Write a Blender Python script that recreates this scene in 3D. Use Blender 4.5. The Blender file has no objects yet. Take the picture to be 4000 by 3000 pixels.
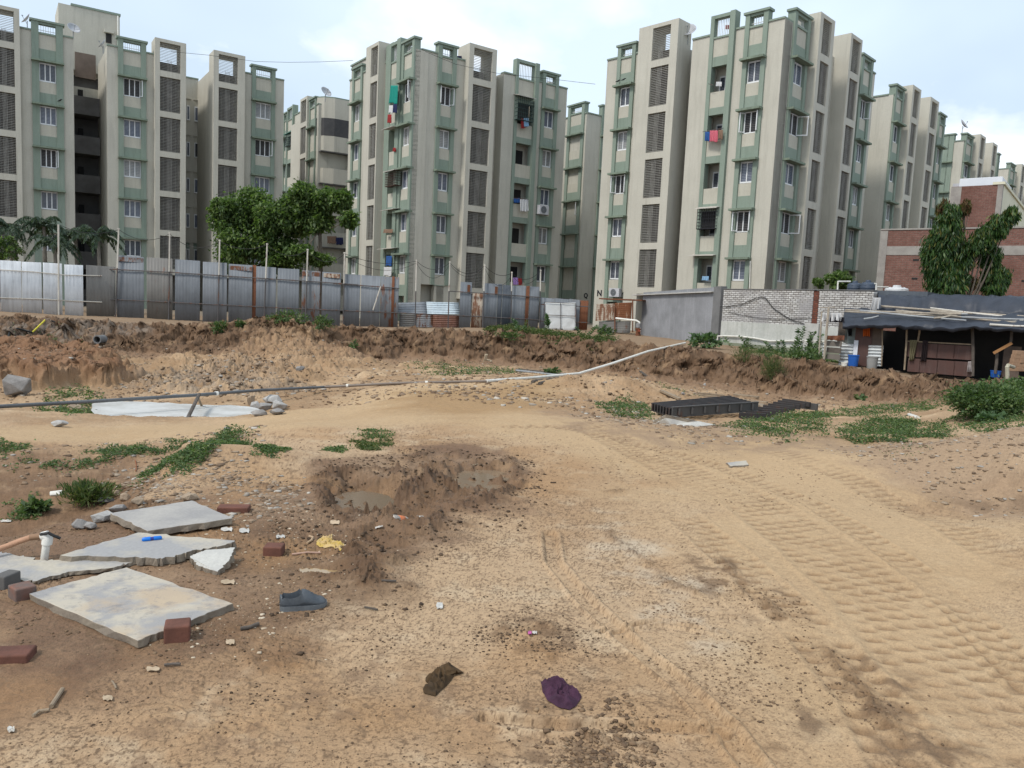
import bpy, math, random
import numpy as np
from mathutils import Vector, Matrix, noise as mnoise
rnd = random.Random(7)
nr = np.random.RandomState(11)
scene = bpy.context.scene
COL = scene.collection
# ------------------------------------------------------------------ camera model
FPX = 3021.0; PITCH = math.radians(5.8); ROLL = math.radians(2.66)
CAM = np.array([0.0, 0.0, 1.6])
def ray(u, v):
    a = (u-2000)/FPX; b = (1500-v)/FPX
    a2 = a*math.cos(ROLL)-b*math.sin(ROLL); b2 = a*math.sin(ROLL)+b*math.cos(ROLL)
    return np.array([a2, math.cos(PITCH)+b2*math.sin(PITCH), -math.sin(PITCH)+b2*math.cos(PITCH)])
def pt(u, v, d):                    # survey point: image position and distance ahead of the camera
    r = ray(u, v); return CAM+r*(d/r[1])
KP = 4000/2212.0
def pp(x, y, d): return pt(x*KP, y*KP, d)
class Face:
    """a vertical wall plane; e runs to the right along it, n points out of it"""
    def __init__(s, u=None, v=None, d=None, az=None, O=None):
        s.O = pt(u, v, d)[:2] if O is None else np.array(O, float)
        a = math.radians(az); s.az = az
        s.e = np.array([math.sin(a), math.cos(a)]); s.n = np.array([s.e[1], -s.e[0]])
        s.rot = math.atan2(s.e[1], s.e[0])
    def sz(s, u, v, off=0.0):
        r = ray(u, v); O = s.O+s.n*off
        t = ((O-CAM[:2])@s.n)/(r[:2]@s.n); p = CAM+r*t
        return float((p[:2]-O)@s.e), float(p[2])
    def P(s, a, z, off=0.0):
        q = s.O+s.e*a+s.n*off; return np.array([q[0], q[1], z])
def face2(p0, p1):
    d = p1[:2]-p0[:2]; return Face(az=math.degrees(math.atan2(d[0], d[1])), O=p0[:2])

# ------------------------------------------------------------------ scene helpers
def empty(name, loc, label=None, cat=None, group=None, rz=0):
    o = bpy.data.objects.new(name, None); COL.objects.link(o)
    o.location = [float(c) for c in loc]; o.rotation_euler = (0, 0, rz); o.empty_display_size = .2
    tag(o, label, cat, group); return o
def tag(o, label=None, cat=None, group=None, kind=None):
    if label: o['label'] = label
    if cat: o['category'] = cat
    if group: o['group'] = group
    if kind: o['kind'] = kind
    return o
class MB:
    def __init__(s): s.v = []; s.f = []
    def quadbox(s, c):              # 8 corners: bottom ring 0-3, top ring 4-7
        n = len(s.v); s.v += [tuple(map(float, p)) for p in c]
        for q in ((3, 2, 1, 0), (4, 5, 6, 7), (0, 1, 5, 4), (1, 2, 6, 5), (2, 3, 7, 6), (3, 0, 4, 7)):
            s.f.append(tuple(n+i for i in q))
        return s
    def fbox(s, F, s0, s1, z0, z1, d0, d1):
        P = F.P
        return s.quadbox([P(s0, z0, d1), P(s1, z0, d1), P(s1, z0, d0), P(s0, z0, d0),
                          P(s0, z1, d1), P(s1, z1, d1), P(s1, z1, d0), P(s0, z1, d0)])
    def box(s, x0, x1, y0, y1, z0, z1):
        return s.quadbox([(x0, y0, z0), (x1, y0, z0), (x1, y1, z0), (x0, y1, z0), (x0, y0, z1), (x1, y0, z1), (x1, y1, z1), (x0, y1, z1)])
    def tube(s, pts, r, n=8, cap=True, close=False):
        pts = [Vector([float(c) for c in p]) for p in pts]; b = len(s.v)
        rs = r if isinstance(r, (list, tuple)) else [r]*len(pts)
        up = None
        for i, p in enumerate(pts):
            t = (pts[min(i+1, len(pts)-1)]-pts[max(i-1, 0)]).normalized()
            if up is None: up = Vector((0, 0, 1)) if abs(t.z) < .9 else Vector((1, 0, 0))
            x = t.cross(up)
            if x.length < 1e-5: x = t.orthogonal()
            x.normalize(); y = x.cross(t).normalized(); up = y
            for k in range(n):
                a = 2*math.pi*k/n; s.v.append(tuple(p+(x*math.cos(a)+y*math.sin(a))*rs[i]))
        for i in range(len(pts)-1):
            for k in range(n):
                a = b+i*n+k; c = b+i*n+(k+1) % n; s.f.append((a, c, c+n, a+n))
        if cap:
            s.f.append(tuple(b+k for k in range(n))[::-1]); e = b+(len(pts)-1)*n; s.f.append(tuple(e+k for k in range(n)))
        return s
    def beam(s, p0, p1, w, h, up=(0, 0, 1)):
        p0 = Vector(p0); p1 = Vector(p1); t = (p1-p0).normalized(); x = t.cross(Vector(up))
        if x.length < 1e-4: x = t.orthogonal()
        x.normalize(); y = x.cross(t).normalized(); x = x*w/2; y = y*h/2
        return s.quadbox([p0-x-y, p0+x-y, p0+x+y, p0-x+y, p1-x-y, p1+x-y, p1+x+y, p1-x+y])
    def grid(s, pts):               # pts[i][j]
        b = len(s.v); m = len(pts); n = len(pts[0])
        for row in pts:
            for p in row: s.v.append(tuple(map(float, p)))
        for i in range(m-1):
            for j in range(n-1):
                a = b+i*n+j; s.f.append((a, a+1, a+n+1, a+n))
        return s
    def lathe(s, prof, n=24, c=(0, 0, 0)):
        b = len(s.v); m = len(prof)
        for r, z in prof:
            for k in range(n):
                a = 2*math.pi*k/n; s.v.append((c[0]+r*math.cos(a), c[1]+r*math.sin(a), c[2]+z))
        for i in range(m-1):
            for k in range(n):
                a = b+i*n+k; q = b+i*n+(k+1) % n; s.f.append((a, q, q+n, a+n))
        s.f.append(tuple(b+k for k in range(n))[::-1]); s.f.append(tuple(b+(m-1)*n+k for k in range(n)))
        return s
    def mesh(s, name, m, smooth=False):
        me = bpy.data.meshes.new(name); me.from_pydata(s.v, [], s.f); me.materials.append(m)
        if smooth:
            me.polygons.foreach_set('use_smooth', [True]*len(me.polygons))
            try: me.set_sharp_from_angle(angle=math.radians(45))
            except Exception: pass
        me.update(); return me
    def build(s, name, m, parent=None, smooth=False, bevel=0, origin=None, solid=0):
        """vertices are world coordinates; parent / origin supply the offset"""
        off = Vector((0, 0, 0))
        if parent is not None: off = wloc(parent)
        if origin is not None: o0 = Vector([float(c) for c in origin])
        elif parent is not None: o0 = off
        else:
            a = np.array(s.v); o0 = Vector(((a[:, 0].min()+a[:, 0].max())/2, (a[:, 1].min()+a[:, 1].max())/2, a[:, 2].min()))
        s.v = [(x-o0.x, y-o0.y, z-o0.z) for x, y, z in s.v]
        o = bpy.data.objects.new(name, s.mesh(name, m, smooth)); COL.objects.link(o)
        o.location = o0-off
        if parent is not None: o.parent = parent
        if bevel:
            b = o.modifiers.new('b', 'BEVEL'); b.width = bevel; b.segments = 2; b.limit_method = 'ANGLE'
        if solid:
            b = o.modifiers.new('s', 'SOLIDIFY'); b.thickness = solid; b.offset = 0
        return o
def wloc(o):
    l = Vector(o.location)
    while o.parent is not None: o = o.parent; l += Vector(o.location)
    return l
def put(name, me, parent, loc, rz=0, scale=None):   # place shared mesh data as an object, loc in world
    o = bpy.data.objects.new(name, me); COL.objects.link(o)
    l = Vector([float(c) for c in loc])
    if parent is not None: o.parent = parent; l = l-wloc(parent)
    o.location = l; o.rotation_euler = (0, 0, rz)
    if scale: o.scale = scale
    return o
def npmesh(name, V, F, m, smooth=False):
    me = bpy.data.meshes.new(name); V = np.asarray(V, np.float32); F = np.asarray(F, np.int32)
    me.vertices.add(len(V)); me.vertices.foreach_set('co', V.ravel())
    k = F.shape[1]; me.loops.add(F.size); me.loops.foreach_set('vertex_index', F.ravel())
    me.polygons.add(len(F)); me.polygons.foreach_set('loop_start', np.arange(0, F.size, k, dtype=np.int32))
    try: me.polygons.foreach_set('loop_total', np.full(len(F), k, np.int32))
    except Exception: pass
    if smooth: me.polygons.foreach_set('use_smooth', np.ones(len(F), bool))
    me.materials.append(m); me.update(); me.validate(); return me
def npobj(name, V, F, m, parent=None, smooth=False):
    V = np.asarray(V, float)
    o0 = np.array(wloc(parent)) if parent is not None else np.array([V[:, 0].mean(), V[:, 1].mean(), V[:, 2].min()])
    o = bpy.data.objects.new(name, npmesh(name, V-o0, F, m, smooth)); COL.objects.link(o)
    if parent is not None: o.parent = parent
    else: o.location = [float(c) for c in o0]
    return o

# ------------------------------------------------------------------ materials
MATS = {}
def nodes(name):
    m = bpy.data.materials.new(name); m.use_nodes = True; nt = m.node_tree
    b = nt.nodes['Principled BSDF']; return m, nt, b
def N(nt, t, **k):
    n = nt.nodes.new(t)
    for a, v in k.items():
        if a[0] == '_': n.inputs[a[1:].replace('_', ' ')].default_value = v
        else: setattr(n, a, v)
    return n
def ramp(nt, fac, stops, interp='LINEAR'):
    r = nt.nodes.new('ShaderNodeValToRGB'); e = r.color_ramp.elements; r.color_ramp.interpolation = interp
    while len(e) < len(stops): e.new(.5)
    for i, (p, c) in enumerate(stops):
        e[i].position = p; e[i].color = (c if hasattr(c, '__len__') else (c, c, c))[:3]+(1,) if not hasattr(c, '__len__') or len(c) == 3 else c
    nt.links.new(fac, r.inputs[0]); return r.outputs[0]
def mixc(nt, fac, a, b, mode='MIX'):
    n = nt.nodes.new('ShaderNodeMix'); n.data_type = 'RGBA'; n.blend_type = mode
    for i, x in ((0, fac), (6, a), (7, b)):
        if hasattr(x, 'is_linked') or isinstance(x, bpy.types.NodeSocket): nt.links.new(x, n.inputs[i])
        elif i == 0: n.inputs[0].default_value = x
        else: n.inputs[i].default_value = tuple(x)+(1,)
    return n.outputs[2]
def pos(nt, coord='world', scale=(1, 1, 1)):
    if coord == 'world': o = N(nt, 'ShaderNodeNewGeometry').outputs['Position']
    else: o = N(nt, 'ShaderNodeTexCoord').outputs['Object']
    mp = N(nt, 'ShaderNodeMapping'); mp.inputs['Scale'].default_value = scale; nt.links.new(o, mp.inputs[0]); return mp.outputs[0]
def noi(nt, vec, scale, detail=5, rough=.6, dist=0):
    n = N(nt, 'ShaderNodeTexNoise'); nt.links.new(vec, n.inputs['Vector'])
    n.inputs['Scale'].default_value = scale; n.inputs['Detail'].default_value = detail
    n.inputs['Roughness'].default_value = rough; n.inputs['Distortion'].default_value = dist
    return n.outputs[0]
def M(name, col, rough=.85, col2=None, scale=2., bump=.15, bscale=40., metal=0., streak=None, sscale=1.5, spec=.3, bdist=.01, lo=.35, hi=.65):
    if name in MATS: return MATS[name]
    m, nt, b = nodes(name)
    c2 = col2 or tuple(c*.78 for c in col)
    p = pos(nt); c = mixc(nt, ramp(nt, noi(nt, p, scale, 6), [(lo, 0), (hi, 1)]), col, c2)
    f = noi(nt, p, bscale, 4); c = mixc(nt, .25, c, ramp(nt, f, [(.2, .25), (.8, .75)]), 'OVERLAY')
    if streak:
        ps = pos(nt, scale=(sscale*4, sscale*4, sscale*.35)); c = mixc(nt, ramp(nt, noi(nt, ps, 1, 5, .7), [(.50, 0), (.70, .55)]), c, streak)
    nt.links.new(c, b.inputs['Base Color'])
    b.inputs['Roughness'].default_value = rough; b.inputs['Metallic'].default_value = metal
    b.inputs['Specular IOR Level'].default_value = spec
    if bump:
        bp = N(nt, 'ShaderNodeBump'); bp.inputs['Strength'].default_value = bump; bp.inputs['Distance'].default_value = bdist
        nt.links.new(f, bp.inputs['Height']); nt.links.new(bp.outputs[0], b.inputs['Normal'])
    MATS[name] = m; return m
def leafmat(name, stops, rough=.5, trans=.35):
    m, nt, b = nodes(name); g = N(nt, 'ShaderNodeNewGeometry')
    c = ramp(nt, g.outputs['Random Per Island'], stops)
    c = mixc(nt, ramp(nt, noi(nt, pos(nt), 1.3, 3), [(.35, 0), (.65, .5)]), c, mixc(nt, 1, c, (.55, .6, .6), 'MULTIPLY'))
    nt.links.new(c, b.inputs['Base Color']); b.inputs['Roughness'].default_value = rough; b.inputs['Specular IOR Level'].default_value = .35
    t = N(nt, 'ShaderNodeBsdfTranslucent'); nt.links.new(mixc(nt, 1, c, (1.1, 1.3, .6), 'MULTIPLY'), t.inputs[0])
    mx = N(nt, 'ShaderNodeMixShader'); mx.inputs[0].default_value = trans
    nt.links.new(b.outputs[0], mx.inputs[1]); nt.links.new(t.outputs[0], mx.inputs[2])
    nt.links.new(mx.outputs[0], nt.nodes['Material Output'].inputs[0]); MATS[name] = m; return m
def clothmat(name, col, col2=None):
    return M(name, col, .9, col2, 14, .3, 220, bdist=.003)
WALL = M('stucco_beige', (.47, .45, .385), .9, (.43, .41, .35), .45, .35, 22, streak=(.34, .325, .275), sscale=.9)
WALLP = M('stucco_panel', (.45, .43, .36), .9, (.41, .39, .325), .8, .35, 22, streak=(.34, .32, .27), sscale=1.6)
GREEN = M('stucco_green', (.225, .272, .225), .9, (.20, .247, .20), .6, .3, 22, streak=(.145, .18, .145), sscale=1.3)
SHADE = M('sunshade_green', (.20, .25, .19), .9, (.14, .17, .13), 1.5, .3, 25, streak=(.10, .11, .09), sscale=3)
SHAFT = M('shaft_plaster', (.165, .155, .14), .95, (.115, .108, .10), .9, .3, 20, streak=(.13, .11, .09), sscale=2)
LOUV = M('louvre_concrete', (.29, .28, .255), .9, (.22, .212, .195), 2, .2, 30)
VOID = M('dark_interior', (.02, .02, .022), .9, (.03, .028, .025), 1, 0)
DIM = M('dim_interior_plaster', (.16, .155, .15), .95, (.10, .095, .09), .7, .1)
UPVC = M('white_window_plastic', (.74, .75, .76), .45, (.62, .63, .63), 2, .03)
RAIL = M('white_painted_rail', (.66, .66, .64), .5, (.5, .5, .48), 3, .05)
BROWNP = M('brown_plaster', (.17, .13, .105), .9, (.13, .10, .08), 1.5, .2)
def pane(name, c1, c2, stripe=.09, rough=.25):
    m, nt, b = nodes(name); p = pos(nt, scale=(1, 1, 1)); sx = N(nt, 'ShaderNodeSeparateXYZ'); nt.links.new(p, sx.inputs[0])
    w = N(nt, 'ShaderNodeMath', operation='MULTIPLY'); nt.links.new(sx.outputs[2], w.inputs[0]); w.inputs[1].default_value = 1/stripe
    fr = N(nt, 'ShaderNodeMath', operation='FRACT'); nt.links.new(w.outputs[0], fr.inputs[0])
    c = mixc(nt, ramp(nt, fr.outputs[0], [(.28, 0), (.34, 1), (.92, 1), (.98, 0)]), c1, c2)
    c = mixc(nt, ramp(nt, noi(nt, p, 1.7, 3), [(.4, 0), (.6, .6)]), c, mixc(nt, 1, c, (1.7, 1.6, 1.5), 'MULTIPLY'))
    nt.links.new(c, b.inputs['Base Color']); b.inputs['Roughness'].default_value = rough; b.inputs['Specular IOR Level'].default_value = .6
    return m
PANES = [pane('barred_blue_glass', (.16, .18, .22), (.045, .055, .085)), pane('barred_dark_glass', (.10, .11, .13), (.03, .035, .05)),
         pane('curtained_glass', (.25, .25, .24), (.15, .16, .17), .11), pane('barred_open_window', (.07, .07, .07), (.012, .012, .016), .10, .7)]
def metal(name, col, rust=0., rough=.45, rc=(.10, .035, .018), rc2=(.20, .085, .04), thr=.5):
    m, nt, b = nodes(name); p = pos(nt)
    ps = pos(nt, scale=(7, 7, .5))
    c = mixc(nt, ramp(nt, noi(nt, ps, 1, 5), [(.35, 0), (.7, 1)]), col, tuple(x*.72 for x in col))
    c = mixc(nt, ramp(nt, noi(nt, p, 1.1, 5), [(.4, 0), (.65, .6)]), c, tuple(x*1.15 for x in col))
    if rust:
        r = ramp(nt, noi(nt, pos(nt, scale=(5, 5, 1.1)), 1, 7, .7), [(thr-.02, 0), (thr+.05, rust)])
        c = mixc(nt, r, c, mixc(nt, noi(nt, p, 9, 4), rc, rc2))
    nt.links.new(c, b.inputs['Base Color']); b.inputs['Metallic'].default_value = 0; b.inputs['Specular IOR Level'].default_value = .3; b.inputs['Roughness'].default_value = rough+.1
    MATS[name] = m; return m
ZINC = metal('zinc_sheet_blue_grey', (.155, .17, .188)); ZINCL = metal('zinc_sheet_light', (.185, .20, .218))
ZINCD = metal('zinc_sheet_dark', (.085, .098, .115)); ZINCR = metal('zinc_sheet_rust_stained', (.16, .172, .185), .9, thr=.56)
ZINCB = metal('zinc_sheet_brown_grey', (.165, .16, .15), .6, thr=.62); WHITESH = metal('white_painted_sheet', (.60, .62, .64), .35, .5, thr=.68)
RUST = metal('rusted_sheet', (.16, .07, .045), .8, .85, thr=.45); RUSTB = metal('rust_over_beige_sheet', (.42, .36, .29), .9, .85, thr=.5)
PIPED = metal('dark_steel_pipe', (.09, .085, .085), .8, .6, thr=.55); POLEW = metal('white_painted_pole', (.55, .52, .46), .8, .6, thr=.6)
STEEL = metal('dark_grey_steel', (.07, .068, .066), .7, .5, thr=.62); STEELR = metal('rusty_dark_steel', (.04, .036, .036), .5, .7, (.06, .03, .02), (.10, .055, .035), thr=.58)
PVC = M('white_pvc', (.72, .71, .66), .4, (.6, .58, .52), 6, .03); PVCG = M('grey_pvc', (.30, .32, .33), .5, (.22, .23, .24), 3, .05)
CABLE = M('black_cable', (.025, .025, .025), .6, bump=0)
WOOD = M('weathered_wood', (.30, .235, .165), .9, (.19, .145, .10), 6, .4, 60); WOODD = M('dark_weathered_wood', (.12, .10, .085), .9, (.07, .06, .05), 5, .4, 50)
BAMBOO = M('grey_bamboo', (.38, .335, .27), .8, (.26, .22, .175), 7, .2, 50)
# ------------------------------------------------------------------ world, sun, camera
W = bpy.data.worlds.new('World'); scene.world = W; W.use_nodes = True; nt = W.node_tree
bg = nt.nodes['Background']; bg.inputs['Strength'].default_value = .1
SUN_EL = math.radians(50); SUN_AZ = math.radians(228)     # azimuth clockwise from +Y
sky = N(nt, 'ShaderNodeTexSky', sky_type='NISHITA', sun_disc=False, sun_elevation=SUN_EL, sun_rotation=SUN_AZ, air_density=1.0, dust_density=2.2, ozone_density=1.2)
tc = N(nt, 'ShaderNodeTexCoord').outputs['Generated']
sx = N(nt, 'ShaderNodeSeparateXYZ'); nt.links.new(tc, sx.inputs[0])
mz = N(nt, 'ShaderNodeMath', operation='MAXIMUM'); nt.links.new(sx.outputs[2], mz.inputs[0]); mz.inputs[1].default_value = .04
cb = N(nt, 'ShaderNodeCombineXYZ')
for i in (0, 1):
    d = N(nt, 'ShaderNodeMath', operation='DIVIDE'); nt.links.new(sx.outputs[i], d.inputs[0])
    ad = N(nt, 'ShaderNodeMath', operation='ADD'); nt.links.new(mz.outputs[0], ad.inputs[0]); ad.inputs[1].default_value = .25
    nt.links.new(ad.outputs[0], d.inputs[1]); nt.links.new(d.outputs[0], cb.inputs[i])
n1 = noi(nt, cb.outputs[0], 1.15, 7, .52, .25)
n2 = noi(nt, cb.outputs[0], 3.1, 6, .55, .1)
mpc = N(nt, 'ShaderNodeMapping'); mpc.inputs['Location'].default_value = (3.1, 5.2, 1); nt.links.new(cb.outputs[0], mpc.inputs[0])
n3 = noi(nt, mpc.outputs[0], .7, 4, .5, .2)
veil = mixc(nt, ramp(nt, n3, [(.36, .45), (.62, .85)]), sky.outputs[0], (7.2, 8.5, 9.8))
cl = ramp(nt, n1, [(.50, 0), (.58, .8), (.70, 1)])
cloud = mixc(nt, ramp(nt, n2, [(.35, 0), (.65, 1)]), (10.2, 10.5, 10.8), (7.6, 8.4, 9.4))
fin = mixc(nt, cl, veil, cloud)
nt.links.new(fin, bg.inputs['Color'])
sd = bpy.data.lights.new('sun', 'SUN'); sd.energy = 2.0; sd.angle = math.radians(10); sd.color = (1, .95, .88)
so = bpy.data.objects.new('sun', sd); COL.objects.link(so)
sdir = Vector((math.sin(SUN_AZ)*math.cos(SUN_EL), math.cos(SUN_AZ)*math.cos(SUN_EL), math.sin(SUN_EL)))
so.rotation_euler = sdir.to_track_quat('Z', 'Y').to_euler(); so.location = (0, -10, 30)
cd = bpy.data.cameras.new('camera'); co = bpy.data.objects.new('camera', cd); COL.objects.link(co); scene.camera = co
cd.sensor_fit = 'HORIZONTAL'; cd.sensor_width = 36; cd.lens = 36*FPX/4000; cd.clip_start = .05; cd.clip_end = 3000
cr, sr, cp, sp = math.cos(ROLL), math.sin(ROLL), math.cos(PITCH), math.sin(PITCH)
rg = Vector((1, 0, 0)); up = Vector((0, sp, cp)); fw = Vector((0, cp, -sp))
X = rg*cr+up*sr; Y = up*cr-rg*sr; Z = -fw
co.matrix_world = Matrix(((X.x, Y.x, Z.x, 0), (X.y, Y.y, Z.y, 0), (X.z, Y.z, Z.z, 1.6), (0, 0, 0, 1)))
scene.view_settings.view_transform = 'Standard'; scene.view_settings.look = 'None'; scene.view_settings.exposure = 0.38
scene.render.engine = 'CYCLES'
# ------------------------------------------------------------------ apartment buildings
kz = 1/1.9235
z1 = lambda x, y: (x*kz, y*kz)
z2 = lambda x, y: (1000+x*kz, 100+y*kz)
z4 = lambda x, y: (1850+x*.663, 200+y*.663)
z5 = lambda x, y: (2300+x*.7233, y*.7233)
z6 = lambda x, y: (3200+x*.4219, 200+y*.4219)
PITCHZ = 2.83
WCACHE = {}
def win_meshes(w, h, ns, var):
    key = (round(w, 2), round(h, 2), ns, var)
    if key in WCACHE: return WCACHE[key]
    f = MB(); t = .05
    f.box(0, w, -.05, .03, 0, t); f.box(0, w, -.05, .03, h-t, h)
    f.box(0, t, -.05, .03, t, h-t); f.box(w-t, w, -.05, .03, t, h-t)
    p = MB(); cw = (w-2*t)/ns
    for i in range(1, ns): f.box(t+i*cw-.03, t+i*cw+.03, -.053, .033, t, h-t)
    if var == 0:
        for i in range(ns):
            a, b = t+i*cw, t+(i+1)*cw
            f.box(a, b, -.045, .02, t, t+.035); f.box(a, b, -.045, .02, h-t-.035, h-t)
            p.box(a+.01, b-.01, -.012, 0, t+.02, h-t-.02)
    else:
        p.box(t, w-t, .0, .012, t, h-t)
        for k in range(1, 9): p.box(t, w-t, -.02, -.005, t+k*(h-2*t)/9-.01, t+k*(h-2*t)/9+.01)
        for sg, x0, ang in (((-1, t, 115), (1, w-t, 118)) if var == 1 else ((1, w-t, 112),)):
            a = math.radians(ang); L = cw-.02
            dx, dy = -sg*math.cos(a)*L, -math.sin(a)*L
            q0 = Vector((x0, -.05, 0)); q1 = Vector((x0+dx, -.05+dy, 0))
            for z in (t+.03, h-t-.03): f.beam(q0+Vector((0, 0, z)), q1+Vector((0, 0, z)), .03, .06)
            for q in (q0, q1): f.beam(q+Vector((0, 0, t)), q+Vector((0, 0, h-t)), .05, .05, up=(0, 1, 0))
    WCACHE[key] = (f.mesh('window', UPVC), {i: None for i in range(4)}, p); return WCACHE[key]
def window(F, s0, s1, z0, z1_, d, ns, par, var=0, pi=None, name='window'):
    w = s1-s0; h = z1_-z0; fm, pd, pmb = win_meshes(w, h, ns, var)
    if pi is None: pi = rnd.choice([0, 0, 1, 1, 2]) if var == 0 else 3
    if pd[pi] is None: pd[pi] = pmb.mesh('pane', PANES[pi])
    o = put(name, fm, par, F.P(s0, z0, d), F.rot)
    q = bpy.data.objects.new('pane', pd[pi]); COL.objects.link(q); q.parent = o
    return o
class Cop:
    v = []
    def __init__(s, r): s.r = r
    def fbox(s, *a): MB().fbox(*a).build('roof_coping', GREEN, s.r)
    def quadbox(s, c): MB().quadbox(c).build('roof_coping', GREEN, s.r)
class Bld:
    def __init__(s, label, base):
        s.root = empty('apartment_building', base, label, 'apartment building'); s.wall = MB(); s.cop = Cop(s.root); s.eps = 0; s.shaft = MB()
    def done(s):
        s.wall.build('wall', WALL, s.root, bevel=0)
        if s.cop.v: s.cop.build('roof_coping', GREEN, s.root)
        if s.shaft.v: s.shaft.build('shaft_wall', SHAFT, s.root)
def strip(B, F, s0, s1, Z0, wp, zb=0, top=None, cop=True):
    top = Z0+1.85 if top is None else top
    B.eps += .0013
    B.wall.fbox(F, s0, s1, zb, top+B.eps, wp-.95, wp+B.eps*.3)
    if cop: MB().fbox(F, s0-.004, s1+.004, top+B.eps, top+.1+B.eps, wp-.4, wp+.07).build('roof_coping', GREEN, B.root)
def back(B, F, s0, s1, Z0, wp, zb=0, depth=9, top=None):
    B.eps += .0013
    B.wall.fbox(F, s0, s1, zb, (Z0+1.7 if top is None else top)+B.eps, wp-depth-B.eps, wp-.93)
def bay(B, F, s0, s1, Z0, wp, ns=2, n=5, pw=.27, zb=0, opens={}, wtop=.1, shp=.45, rb=True, capside=0):
    R = B.root; g = MB(); a, b = s0+pw, s1-pw; PN = lambda z0, z1_: MB().fbox(F, a, b, z0, z1_, wp-.35, wp+.02).build('beige_panel', WALLP, R) if z1_ > z0+.05 else None
    top = Z0+2.5
    for x0, x1 in ((s0, a), (b, s1)): g.fbox(F, x0, x1, zb, top, wp-.35, wp+.12)
    for k in range(n+1):
        Z = Z0-PITCHZ*k
        if k == 0:
            g.fbox(F, a, b, Z, Z+.78, wp-.35, wp+.05)
            PN(Z+.78, Z+1.72)
            g.fbox(F, a-.002, b+.002, Z+1.72, Z+1.84, wp-.35, wp+.09)
        else:
            g.fbox(F, a, b, max(zb, Z), Z+.75, wp-.35, wp+.05)
            PN(Z+.75, Z+PITCHZ-1.25-wtop)
    g.fbox(F, s0-.1, s1+.1, top, top+.13, wp-.4, wp+.2)
    g.fbox(F, a, b, top-.14, top-.002, wp-.3, wp+.08)
    g.build('window_bay_frame', GREEN, R)
    rl = MB(); m = max(4, int((b-a)/.14))
    for i in range(1, m): x = a+(b-a)*i/m; rl.fbox(F, x-.012, x+.012, Z0+1.84, top-.1, wp-.14, wp-.116)
    rl.fbox(F, a, b, Z0+2.0, Z0+2.03, wp-.145, wp-.113)
    rl.build('railing', RAIL, R)
    for k in range(n):
        Z = Z0-PITCHZ*k
        sh = MB().fbox(F, s0-.04, s1+.04, Z-.10, Z+.02, wp-.1, wp+shp)
        sh.build('sunshade', SHADE, R)
        # head and back of the window niche
        zt, zl = Z-wtop, Z-1.25-wtop
        if zt < 1: continue
        pn2 = MB().fbox(F, a, b, zt-.0, Z-.06, wp-.35, wp-.02); pn2.build('lintel', GREEN, R)
        var = opens.get(k, 0); window(F, a+.01, b-.01, zl+.03, zt, wp-.12, ns, R, var)
def louvre(w, h, top=False):
    m = MB(); n = int(h/.108)
    if top:
        for i in range(n): z = .05+i*(h-.06)/n; m.box(0, w, -.02, .02, z, z+.025)
        for i in range(4): x = w*(.36+.07*i); m.box(x-.012, x+.012, -.045, -.031, 0, h*.42)
        return m.mesh('louvre_grille', LOUV)
    for i in range(n): z = .05+i*(h-.06)/n; m.box(0, w, -.03, .03, z, z+.03)
    for i in range(4): x = w*(.36+.07*i); m.box(x-.012, x+.012, -.045, -.031, 0, h)
    m.box(w*.78, w*.78+.02, .031, .045, 0, h); m.box(w*.18, w*.18+.02, .031, .045, 0, h)
    return m.mesh('louvre_grille', LOUV)
def tower(B, F, s0, s1, o0, o1, Z0, wp, tp, zb=0, n=6, cuts=0, full=True):
    """projecting shaft with louvred openings; tp = plane of its front"""
    Wl = B.wall; B.eps += .0013; e = B.eps; top = Z0+2.95
    Wl.fbox(F, s0, o0, zb, top, wp-.95, tp+e); Wl.fbox(F, o1, s1, zb, top, wp-.95, tp+e)
    Wl.fbox(F, o0, o1, Z0+2.72, top-.002, wp-.9, tp+e-.002)
    for k in range(n):
        zt = Z0+.33-PITCHZ*k
        if zt < zb+.3: break
        Wl.fbox(F, o0, o1, zt, zt+.42, wp-.9, tp+e-.002)
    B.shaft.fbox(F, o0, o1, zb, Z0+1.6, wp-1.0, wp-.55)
    lg = louvre(o1-o0, 2.39); put('louvre_grille', louvre(o1-o0, 1.95, True), B.root, F.P(o0, Z0+.76, tp-.12), F.rot)
    for k in range(n-1):
        zt = Z0+.33-PITCHZ*k
        if zt-2.4 < zb-1.5: break
        put('louvre_grille', lg, B.root, F.P(o0, zt-2.4, tp-.12), F.rot)
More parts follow.
